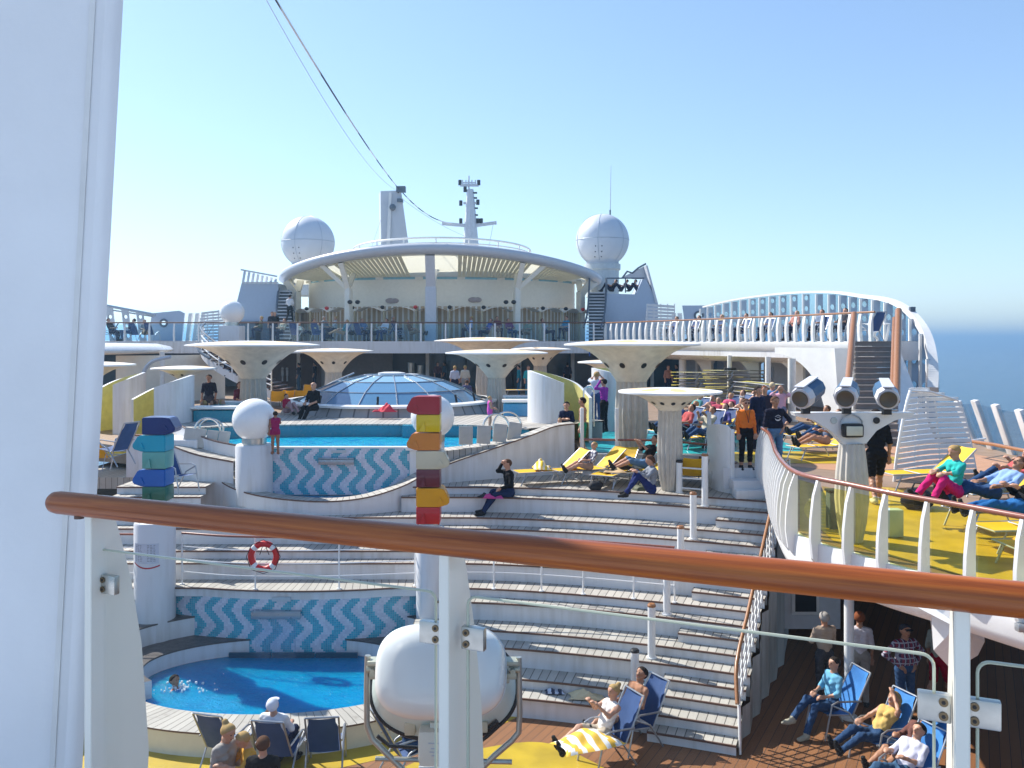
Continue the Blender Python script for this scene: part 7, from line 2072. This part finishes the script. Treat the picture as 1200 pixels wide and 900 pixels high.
# right edge sunbathers
person(V3((7.35, 14.2, DZ + .12)), -78, 'recline', 'woman in a teal top with knees raised on the right deck', (.03, .42, .38), (.55, .02, .16), hair='blond', lean=.1, leg=.95, arms='knee', female=True, det=2, knee=([(.10, -.34, .72), (.10, -.66, .40)], [(.13, -.30, .70), (.13, -.50, .38)]), s=.95, head=.3)
person(V3((8.05, 14.35, DZ + .02)), -82, 'recline', 'man in a light blue shirt reclining behind the woman in teal', (.25, .38, .62), jean, hair='brown', skin='t', lean=.95, leg=1, arms='rest', det=2, s=1.05)
o = person(V3((7.9, 13.4, DZ + .0)), -84, 'lie', 'person in black with sunglasses and blue jeans lying at the right edge', blk, (.02, .12, .32), hair='dark', lean=.95, leg=1, arms='lap', det=2, sleeve=1, s=1.05); shades(o)
# lower right
o = person(V3((5.72, 15.3, 0)), -72, 'sit', 'woman in a light blue shirt sitting cross legged in a bright blue chair', (.16, .42, .62), jean, hair='dark', female=True, sleeve=.6, leg=.97, arms='lap', det=2, shoes=(.4, .38, .3), knee=([(.10, -.44, .60), (.02, -.80, .34)], [(.12, -.43, .54), (.13, -.62, .10)]))
person(V3((6.05, 14.2, -.02)), -68, 'recline', 'blonde woman in a yellow and pink top lying back in a bright blue chair', (.62, .42, .14), jean, hair='blond', style='long', female=True, sleeve=0, leg=1, arms=('rest', 'up'), lean=.72, det=2)
person(V3((6.28, 13.5, 0)), -64, 'recline', 'woman in a brown top lying back in the second chair from the front', (.16, .07, .06), (.02, .02, .025), hair='brown', style='long', female=True, sleeve=.9, leg=.45, arms='lap', lean=.7, det=2, skin='t')
o = person(V3((5.9, 12.95, 0)), -62, 'recline', 'dark haired person in a white shirt with black bag lying in the nearest chair', (.62, .62, .74), (.05, .11, .2), hair='dark', sleeve=.55, leg=.9, arms='lap', lean=.75, det=2)
person(V3((6.08, 16.6, 0)), -170, 'stand', 'grey haired man in a beige shirt standing left of the slim column', (.42, .33, .26), (.05, .05, .06), hair='grey', skin='t', sleeve=.6, arms='fold', det=2, s=1.0)
person(V3((6.68, 16.4, 0)), 165, 'stand', 'woman in a white t-shirt and grey trousers standing right of the slim column', (.62, .58, .62), (.33, .30, .27), hair='red', skin='t', sleeve=.5, arms='down', det=2, s=1.04, female=True)
o = person(V3((7.25, 15.75, 0)), 12, 'stand', 'man in plaid shirt, jeans and cap with hands on his hips', plaid, (.03, .07, .16), hair=(.05, .05, .06), skin='t', sleeve=.97, arms='hips', det=2, belly=.03, s=1.03)
person(V3((8.15, 16.3, 0)), 120, 'walk', 'person in pale shirt and red shorts walking into the shade', (.35, .36, .3), (.35, .01, .03), hair='dark', sleeve=.5, leg=.45, arms='down', det=1, shoes=(.6, .6, .6))
# loungers by the stairs
person(V3((1.5, 14.2, 0.02)), -60, 'recline', 'blonde woman under an orange striped towel in a dark blue deck chair', (.75, .70, .66), (.45, .38, .3), hair='blond', style='bun', female=True, sleeve=0, leg=.4, arms='front', lean=.45, det=2, head=.35)
person(V3((2.05, 14.8, 0.02)), -56, 'recline', 'dark haired man sitting in the deck chair behind the blonde woman', SK['t'], (.3, .3, .33), hair='dark', skin='t', sleeve=0, leg=.4, arms='lap', lean=.4, det=2, s=1.04)
# three at the lower left, seen from above
person(V3((W(264, 860, 11.8).x, 11.8, 0)), 60, 'stand', 'blonde woman with a bun and grey cardigan at the lower left', (.32, .30, .28), (.3, .25, .2), hair='blond', style='bun', female=True, sleeve=1, arms='down', det=2, head=.3)
person(V3((W(291, 870, 11.85).x, 11.85, 0)), -60, 'stand', 'light haired child in orange in the middle of the lower left group', (.62, .32, .05), jean, hair='blond', sleeve=.6, arms='front', det=2, head=.45, s=.93)
person(V3((W(308, 880, 11.55).x, 11.55, 0)), 180, 'stand', 'short haired boy in a black shirt seen from behind at the lower left', blk, jean, hair=(.20, .13, .07) and 'brown', sleeve=.6, arms='down', det=2, s=.95)
person(GZ(330, 905, 0) + V3((-.05, -.05, 0)), 172, 'sit', 'person in a white cap sitting in the deck chair before the pool', wht, navy, hair=(.7, .72, .8), arms='lap', det=1, lean=.3)
person(V3((W(322, 905, 14.0).x, 14.0, -.25)), 175, 'sit', 'dark haired person sitting just behind the white cap', (.05, .08, .2), navy, hair='brown', arms='lap', det=1, lean=.3)
person(GZ(480, 905, 0) + V3((0, -.05, 0)), 100, 'sit', 'person in blue jeans sitting behind the searchlight', navy, jean, hair='brown', arms='lap', det=1)
# swimmer
person(V3((W(212, 803, 16.5).x, 16.4, -.3)), 60, 'floor', 'swimmer with head and arm above the water in the lower pool', SK['t'], SK['t'], hair='dark', skin='t', sleeve=0, leg=0, lean=.2, arms=('lap', 'side'), det=1, s=.95, knee=([(.10, -.24, .05), (.10, -.4, .0)], [(.13, -.20, .1), (.13, -.40, .0)]))
t = thing('splash', 'white splashes of water round the swimmer', 'water', (W(215, 805, 16.4).x, 16.4, .33))
mb = MB(); r_ = random.Random(9)
for i in range(70):
    a = r_.uniform(0, 2 * PI); d = r_.gauss(0, .33); mb.ball((d * 1.3 * math.cos(a), d * .8 * math.sin(a), r_.uniform(0, .05)), r_.uniform(.008, .03), 6, 4)
mb.build('droplets', plain('foam_white', (.8, .85, .88), .2), t)
# upper pool people
person(V3((W(322, 522, 21.3).x, 21.35, 4.18)), -160, 'stand', 'small child in a pink swimsuit beside the big globe lamp', (.30, .02, .10), (.30, .02, .10), hair='dark', skin='d', sleeve=0, leg=.08, arms=('front', 'down'), s=.62, shoes=SK['d'], det=1)
person(W(366, 484, 27.2) + V3((0, .2, .05)), -25, 'edge', 'bald man in black sitting on the ledge left of the glass dome', blk, blk, style='bald', sleeve=.6, arms='lap', det=1)
person(W(336, 484, 28.4), 60, 'floor', 'child in red sitting on the wooden ledge', (.4, .02, .06), (.5, .3, .3), hair='dark', s=.7)
person(W(574, 503, 24.5), 100, 'stand', 'small girl in a pink swimsuit by the right pool handrail', (.65, .1, .42), (.65, .1, .42), hair='blond', sleeve=0, leg=.1, s=.55, shoes=SK['t'], style='tail')
person(V3((W(245, 480, 30).x, 30, DZ + .1)), 0, 'stand', 'man in a black t-shirt standing behind the raised whirlpool at the left', (.02, .02, .025), (.05, .05, .07), hair='dark', skin='t', sleeve=.5, arms='down', s=1.03, det=1)
person(V3((W(282, 475, 30).x, 30, DZ + .3)), 40, 'sit', 'woman in a dark red top beside the left whirlpool', (.16, .03, .05), navy, hair='brown', style='long', female=True)
for i, (px, c) in enumerate(((229, 'blond'), (238, 'brown'), (251, 'dark'), (266, 'blond'))):
    person(V3((W(px, 470, 27.4).x, 27.3 + .15 * i, 4.35)), [-80, -70, 20, 80][i], 'floor', 'bather in the left whirlpool, %s from the left' % ['first', 'second', 'third', 'fourth'][i], [(.5, .3, .2), (.5, .3, .2), (.45, .3, .22), (.75, .5, .1)][i], (.4, .25, .18), hair=c, skin='f', sleeve=0, leg=.2, lean=.5, arms='lap', s=.9)
person(V3((W(547, 470, 33).x, 33, 4.2)), 180, 'stand', 'child whose head shows above the right side of the dome', (.1, .1, .2), navy, hair='brown', s=.75)
# people in the shade under the upper deck
for i, (px, Y, c, pc, hr, lab) in enumerate(((350, 52, (.03, .03, .05), (.05, .1, .15), 'dark', 'dark clothed person outside the restroom door'), (369, 54, (.02, .02, .025), navy, 'dark', 'person in black in the restroom doorway'), (533, 46, (.45, .5, .62), navy, 'blond', 'person in pale blue behind the dome'), (545, 47, (.6, .55, .45), (.3, .3, .3), 'blond', 'blond person just right of the one in pale blue'), (608, 47, (.02, .22, .26), (.03, .12, .2), 'dark', 'left of two people in teal in front of the bar'), (619, 46, (.04, .42, .46), (.05, .2, .3), 'brown', 'right of two people in teal in front of the bar'), (513, 54, (.12, .06, .08), navy, 'dark', 'dark figure at the glass doors behind the dome'), (521, 55, (.05, .12, .2), navy, 'dark', 'blue clothed figure at the glass doors'), (665, 53, (.03, .03, .05), blk, 'dark', 'dark figure between the privacy walls'), (866, 52, (.02, .02, .03), blk, 'dark', None), (783, 47, (.4, .2, .15), navy, 'brown', 'person in the shade behind the large patterned umbrella'), (793, 49, (.03, .04, .08), navy, 'dark', 'dark clothed person in the shade right of the patterned umbrella'))):
    if lab: person(V3(((px - 600) * Y / F, Y, DZ)), RND.choice((-90, 180, 20)), 'stand', lab, c, pc, hair=hr, arms='down', s=1.0)
person(V3((W(254, 0, 40).x, 41.5, 5.3)), 30, 'stand', 'person in dark clothes on the spiral stairs', navy, navy, hair='dark')
person(V3((W(339, 0, 54.2).x, 54.3, 8.25)), 170, 'walk', 'person in a white shirt and black trousers on the stairs left of the rotunda', wht, blk, hair='dark', sleeve=1)
upc = [(273, 'black top', blk, 'stand'), (319, 'dark top', (.03, .03, .04), 'stand'), (322, 'black, by the left stairs', blk, 'stand'), (305, 'olive top', (.12, .12, .08), 'sit'), (352, 'pale shirt reclining', (.55, .55, .45), 'recline'), (366, 'white and yellow', (.62, .58, .3), 'recline'), (381, 'grey jacket', (.25, .3, .32), 'sit'), (392, 'light grey jacket', (.45, .5, .52), 'sit'), (412, 'pale grey top', (.55, .56, .58), 'recline'), (440, 'cream top', (.62, .6, .5), 'recline'), (462, 'brown top', (.2, .12, .1), 'sit'), (551, 'light blue shirt', (.45, .60, .85), 'sit'), (583, 'dark red top', (.18, .05, .08), 'sit'), (663, 'bright blue jacket', (.02, .28, .45), 'sit')]
for i, (px, nm, c, ps) in enumerate(upc):
    Y = 52.6; person(V3(((px - 600) * Y / F, Y, 7.01 + (.15 if ps == 'sit' else 0))), [20, -40, 60, -80][i % 4] if ps != 'stand' else 10, ps, 'upper deck guest in %s behind the glass balustrade' % nm, c, navy, hair=['dark', 'brown', 'grey', 'blond'][i % 4], arms=['lap', 'down'][ps == 'stand'], s=1.05)
for i, (px, Y, c, nm) in enumerate(((800, 25.2, (.5, .1, .1), 'scarlet'), (812, 29.5, (.1, .3, .3), 'petrol green'), (826, 24.2, (.55, .5, .4), 'beige'), (843, 24.6, (.1, .1, .3), 'royal blue'), (852, 30.5, (.6, .1, .2), 'raspberry'), (862, 31.5, (.3, .3, .32), 'mid grey'), (876, 32, (.6, .3, .05), 'amber'), (884, 30, (.65, .65, .6), 'off white'))):
    q = V3((W(px, 480, Y).x, Y, DZ)); person(q, -70 + 8 * (i % 5), ['recline', 'sit'][i % 2], 'guest in %s in the crowd left of the woman in orange' % nm, c, [navy, (.4, .22, .14), jean][i % 3], hair=['dark', 'blond', 'brown'][i % 3], skin='tf'[i % 2], leg=[1, .4, 1][i % 3], arms=['rest', 'lap', 'front'][i % 3], lean=.5)
    chairB(q, -70 + 8 * (i % 5), 'deck chair of the guest in %s in the crowd' % nm, 'deck chairs in the crowd')
for i, (px, nm, c) in enumerate(((131, 'black', blk), (152, 'dark blue', navy), (170, 'grey', (.3, .3, .3)), (330, 'sand', (.5, .42, .3)), (372, 'pale yellow', (.6, .55, .3)), (402, 'teal', (.05, .25, .28)), (426, 'denim blue', jeanl), (450, 'white', wht), (482, 'brown', (.2, .1, .06)), (571, 'royal blue', (.02, .08, .35)), (598, 'plum', (.2, .05, .15)), (618, 'grey green', (.25, .3, .22)), (640, 'striped grey', (.4, .4, .42)))):
    Y = 51.4; person(V3(((px - 600) * Y / F, Y, 7.02)), [75, -70, 30, -30][i % 4], ['sit', 'recline'][i % 3 == 2], 'second row upper deck guest in %s, %s' % (nm, 'left of the rotunda' if px < 330 else 'before the rotunda'), c, [navy, jean, (.4, .25, .15)][i % 3], hair=['brown', 'dark', 'blond'][i % 3], arms='lap', s=1.05, lean=.35)
for i, (px, Y, c, nm, dg) in enumerate(((1180, 15.6, (.5, .1, .1), 'red', -80), (1192, 16.6, (.1, .1, .12), 'charcoal', -75))):
    q = V3(((px - 600) * Y / F, Y, DZ)); loungerY(q, dg, 'lounger of the sunbather in %s at the far right' % nm, 'loungers at the far right'); person(q, dg, 'recline', 'sunbather in %s lying at the far right behind the reclining pair' % nm, c, jean, hair='brown', det=1, lean=.8, arms='lap')
for i, (x, y, c, nm) in enumerate(((8.6, 47.2, (.25, .2, .1), 'brown'), (9.5, 45.6, (.35, .33, .2), 'khaki'), (10.3, 43.8, (.5, .35, .05), 'mustard'), (11.1, 42.1, (.1, .1, .12), 'charcoal'), (11.8, 40.4, (.6, .6, .6), 'white'), (12.4, 38.4, (.55, .25, .2), 'salmon'), (13.0, 36.9, (.2, .25, .35), 'slate blue'), (13.4, 35.3, (.05, .05, .06), 'black'))):
    person(V3((x + .45, y + .5, 7.03)), -60, 'sit', 'gallery guest in %s sitting behind the white fins' % nm, c, navy, hair=['brown', 'dark', 'blond'][i % 3], lean=.3, s=1.05)
for i, (px, nm, c) in enumerate(((715, 'left', blk), (728, 'second', (.3, .28, .3)), (738, 'third', (.04, .04, .05)), (747, 'rightmost', (.35, .33, .38)))):
    person(W(px, 343, 56.6) + V3((0, 0, .1)), -80, 'floor', '%s of four people lying on top of the right tower' % nm, c, navy, hair='dark', lean=.7, s=1.0)
# ------------------------------------------------------------------ searchlight beyond our railing
sp = thing('searchlight', 'large white drum searchlight in a steel yoke behind the middle glass fin', 'searchlight', tuple(W(521, 900, 4.0)))
YS = 4.0
S_ = lambda px, py, dy=0: Vector(((px - 600) * YS / F, YS + dy, EYE - (py - 400) * YS / F))
c0 = W(518, 786, 4.0); RX = Matrix.Rotation(rad(-20), 3, 'X')
D_ = lambda x, y, z: c0 + RX @ Vector((x, y, z))
c0 = W(518, 786, 4.0); RX = Matrix.Rotation(rad(-20), 3, 'X')
D_ = lambda x, y, z: c0 + RX @ Vector((x, y, z))
def superell(rx, rz, n, e=3.6):
    out = []
    for i in range(n):
        a = 2 * PI * i / n; c, s = math.cos(a), math.sin(a)
        out.append((rx * abs(c) ** (2 / e) * (1 if c > 0 else -1), rz * abs(s) ** (2 / e) * (1 if s > 0 else -1)))
    return out
mb = MB(); prof = [(-.23, .30), (-.225, .62), (-.20, .86), (-.16, .965), (-.08, 1.0), (.10, 1.0), (.14, 1.0)]
rg = []
for y, k in prof:
    rg.append([mb.bm.verts.new(D_(x * k, y, z * k)) for x, z in superell(.300, .208, 48, 3.0)])
for a, b in zip(rg, rg[1:]):
    for i in range(48): mb.face([a[i], a[(i + 1) % 48], b[(i + 1) % 48], b[i]])
mb.face(rg[0]); mb.build('drum', plain('stained_white_enamel', (.80, .81, .79), .28, var=.09, scale=2.2, coat=.5), sp, world=True, smooth=60)
FL = [(x, z - .075) for x, z in superell(.352, .232, 60, 2.3)]
mb = MB(); mb.tube([D_(x, .15, z) for x, z in FL], .012, 8, closed=True); mb.build('gasket', black, sp, world=True)
mb = MB(); r0 = [D_(x * .99, .145, z * .99) for x, z in FL]; r1 = [D_(x, .0, z) for x, z in superell(.29, .198, 60, 3.0)]
for i in range(60): j = (i + 1) % 60; mb.poly([r0[i], r0[j], r1[j], r1[i]])
mb.build('rear_flange', plain('pale_green_enamel', (.58, .66, .62), .4, var=.08), sp, world=True)
mb = MB(); mb.tube([D_(x * 1.004, -.06, z * 1.004) for x, z in superell(.300, .208, 48, 3.0)], .0025, 4, closed=True); mb.build('drum_seam', greyp, sp, world=True)
yk = smoothpath([S_(431, 768), S_(430, 800), S_(430, 850)], 3) + smoothpath([S_(436, 866), S_(452, 882), S_(475, 905)], 4)
mb = MB(); mb.tube(yk, .014, 10); mb.tube([S_(608, 770), S_(609, 835), S_(608, 858), S_(600, 868), S_(580, 885), S_(560, 905)], .014, 10)
mb.tube([S_(440, 889), S_(600, 893)], .012, 8); mb.build('yoke', plain('dull_yoke_steel', (.42, .43, .40), .35, .7), sp, world=True)
for px in (435, 604):
    mb = MB(); d = 1 if px < 500 else -1
    mb.box(S_(px + 6 * d, 775), (.075, .07, .022), bev=.004); mb.box(S_(px + 5 * d, 790), (.05, .06, .03), bev=.006); mb.box(S_(px + 12 * d, 794), (.04, .06, .035), bev=.006); mb.cyl(S_(px - 5 * d, 783, -.01), S_(px + 8 * d, 783, -.01), .018, n=12); mb.cyl(S_(px + 3 * d, 783, -.05), S_(px + 3 * d, 783, .05), .012, n=10)
    mb.build('pivot_clamp', plain('khaki_grey_metal', (.45, .46, .38), .45, .4), sp, world=True)
mb = MB(); mb.box(S_(481, 852, .0), (.05, .05, .06), bev=.006); mb.box(S_(566, 850, .0), (.045, .05, .05), bev=.006); mb.build('hinge_block', plain('beige_block', (.50, .45, .33), .5), sp, world=True)
mb = MB(); mb.box(S_(511, 866, -.05), (.15, .12, .17), bev=.03); mb.box(S_(514, 846, -.05), (.07, .05, .06), bev=.01); jb = mb.build('junction_box', plain('junction_ivory', (.66, .68, .62), .4, var=.05), sp, world=True)
mb = MB()
for py, w in ((858, .05), (864, .028), (868, .04), (872, .022)): mb.box(S_(511, py, -.112), (w, .002, .004))
mb.build('label_print', bluegrey, jb, world=True)
mb = MB(); mb.tube([S_(548, 868), S_(575, 852), S_(583, 845)], .012, 6); mb.tube([S_(548, 880), S_(572, 862), S_(585, 850)], .009, 6); mb.tube([S_(440, 868, .05), S_(455, 880, .05), S_(520, 884, .05), S_(560, 880, .05)], .009, 6); mb.tube([S_(556, 858, .1), S_(580, 848, .1)], .016, 6); mb.build('cable_loop', black, sp, world=True)
mb = MB(); mb.cyl(S_(513, 905), S_(513, 1100), .06, n=20); mb.cyl(S_(513, 898), S_(513, 906), .09, n=20); mb.build('pedestal', whitec, sp, world=True)

# ------------------------------------------------------------------ our own railing
RA, RB = Vector((-1.206, 2.234, 6.58)), Vector((0.83, 1.386, 6.58))
rd = (RB - RA).normalized(); rn = Vector((-rd.y, rd.x, 0))       # rn points away from us
rn = rn if rn.y > 0 else -rn
fg = thing('foreground_railing', 'thick varnished wooden handrail running across the whole foreground above glass panes', 'railing', tuple(RA))
mb = MB(); RE = RA + rd * 3.4
pts = [RA + rd * (-.002), RA + rd * .004, RA + rd * .012, RA + rd * .03] + [RA + rd * (.03 + 3.3 * i / 24) for i in range(1, 25)]
mb.tube(pts, [.012, .022, .027, .0295] + [.0295] * 24, 40); mb.build('wooden_handrail', varn, fg, world=True, smooth=60)
mb = MB()
for k in (.10, ): mb.cyl(RA + rd * k - Vector((0, 0, .026)), RA + rd * k - Vector((0, 0, .036)), .012, n=12)
mb.build('plug', noseb, fg, world=True)
def alongpx(px):
    # point of the rail line seen at picture column px
    u = (px - 600) / F
    s = (RA.x - u * RA.y) / (u * rd.y - rd.x)
    return RA + rd * s
for px, lab in ((106, 'left'), (522, 'middle'), (1127, 'right')):
    p = alongpx(px) + rn * .0
    mb = MB(); prof = [(-.008, 0.0), (.055, 0.0), (.085, -.10), (.12, -.22), (.155, -.40), (.18, -.7), (.16, -1.1), (-.01, -1.1), (-.008, -.5)]
    th = .024
    P = [p - rd * th / 2 + rn * a + Vector((0, 0, b)) for a, b in prof]
    mb.extr(P, rd * th); bmesh.ops.bevel(mb.bm, geom=list(mb.bm.edges), offset=.002, segments=2, affect='EDGES')
    mb.build('ivory_fin', finm, fg, world=True, smooth=30)
gz1 = 6.58 - .118
def pane(pa, pb, capA, capB):
    a = alongpx(pa) + rn * .03; b = alongpx(pb) + rn * .03
    d = (b - a); Lh = d.length; d.normalize(); r = .02
    O = []
    for cx_, sx in ((a + d * r, -1), (b - d * r, 1)):
        for k in range(6):
            an = PI / 2 * k / 5
            q = (math.sin(an), math.cos(an)) if sx > 0 else (-math.cos(an), math.sin(an))
            O.append(Vector((cx_.x, cx_.y, gz1 - r)) + d * q[0] * r + Vector((0, 0, q[1] * r)))
    O += [Vector((b.x, b.y, 5.5)), Vector((a.x, a.y, 5.5))]
    mb = MB(); mb.extr(O, rn * .010); mb.build('glass_pane', glass, fg, world=True, smooth=0)
    mb = MB(); mb.tube([O[-1]] + O[:-1], .0036 if False else .003, 6); mb.build('glass_edge', glassedge, fg, world=True)
pane(-300, 88, 0, 0) if False else None
pane(98, 503, 0, 0); pane(541, 1096, 0, 0); pane(1148, 1700, 0, 0)
def clamp(px, s):
    c = alongpx(px) + rn * .03; c.z = 6.58 - .205
    mb = MB(); R_m = Matrix((rd, rn, Vector((0, 0, 1)))).transposed()
    mb.box(c, (.052, .018, .048), mat=R_m, bev=.003); q = mb.build('steel_clamp', steel, fg, world=True)
    mb = MB()
    for dz in (-.012, .012): mb.cyl(c + rd * .014 * s + Vector((0, 0, dz)) - rn * .009, c + rd * .014 * s + Vector((0, 0, dz)) - rn * .0115, .0075, n=16)
    mb.build('screw', plain('rusty_screw', (.20, .15, .09), .4, .7), q, world=True)
    mb = MB()
    for dz in (-.012, .012): mb.cyl(c + rd * .014 * s + Vector((0, 0, dz)) - rn * .0112, c + rd * .014 * s + Vector((0, 0, dz)) - rn * .0125, .0035, n=6)
    mb.build('screw_socket', black, q, world=True)
clamp(117, -1); clamp(498, 1); clamp(548, -1); clamp(1096, 1); clamp(1155, -1)

# big white column at the left
pc_ = thing('column', 'big leaning white column filling the left edge of the foreground', 'column', (-1.6, 2.45, 5.4))
YC = 2.36
L0, L1 = W(143, 0, YC), W(95, 900, YC)
dirc = (L0 - L1); 
top = L1 + dirc * 1.4; bot = L1 - dirc * .45
prof = [(-.22, .40), (-.02, .045), (-.006, .02), (-.018, .006), (-.035, 0), (-.045, .004), (-.052, .004), (-.062, -.002), (-.12, -.003), (-.6, -.01), (-1.6, .0)]
mb = MB()
A = [mb.bm.verts.new(bot + Vector((x, y, 0))) for x, y in prof]; B = [mb.bm.verts.new(top + Vector((x, y, 0))) for x, y in prof]
for i in range(len(prof) - 1): mb.face([A[i], A[i + 1], B[i + 1], B[i]])
mb.build('column_shell', plain('foreground_white_steel', (.86, .86, .86), .38, var=.05, scale=3, bump=.06, bscale=60), pc_, world=True, smooth=50)
mb = MB(); mb.extr([bot + Vector((-.07, -.004, 0)), top + Vector((-.07, -.004, 0)), top + Vector((-.085, -.004, 0)), bot + Vector((-.085, -.004, 0))], (0, -.003, 0)); mb.build('edge_moulding', plain('moulding_beige', (.80, .79, .76), .4), pc_, world=True, smooth=0)
# our own deck
mb = MB(); mb.prism([(-6, -6), (6, -6), (6, .6), (RA.x + .2 + 3.2, RA.y - 1.9), (RA.x - .2, RA.y + .0), (-6, 3.2)], 5.2, 5.4); struct(mb.build('own_deck', greyp, smooth=0))

# ------------------------------------------------------------------ sea haze
mb = MB(); mb.box((0, 0, 6), (52000, 52000, 62.5))
hz = mb.build('haze', [], smooth=0)
hm = bpy.data.materials.new('haze_air'); hm.use_nodes = True; hn = hm.node_tree; hn.nodes.clear()
ho_ = N(hn, 'ShaderNodeOutputMaterial'); pv_ = N(hn, 'ShaderNodeVolumePrincipled')
pv_.inputs['Color'].default_value = (.45, .72, 1.0, 1); pv_.inputs['Density'].default_value = .0008; pv_.inputs['Anisotropy'].default_value = .55
hn.links.new(pv_.outputs[0], ho_.inputs['Volume']); hz.data.materials.append(hm)
hz['kind'] = 'stuff'
for o in bpy.data.objects:
    for k in ('_w', '_h'):
        if k in o: del o[k]
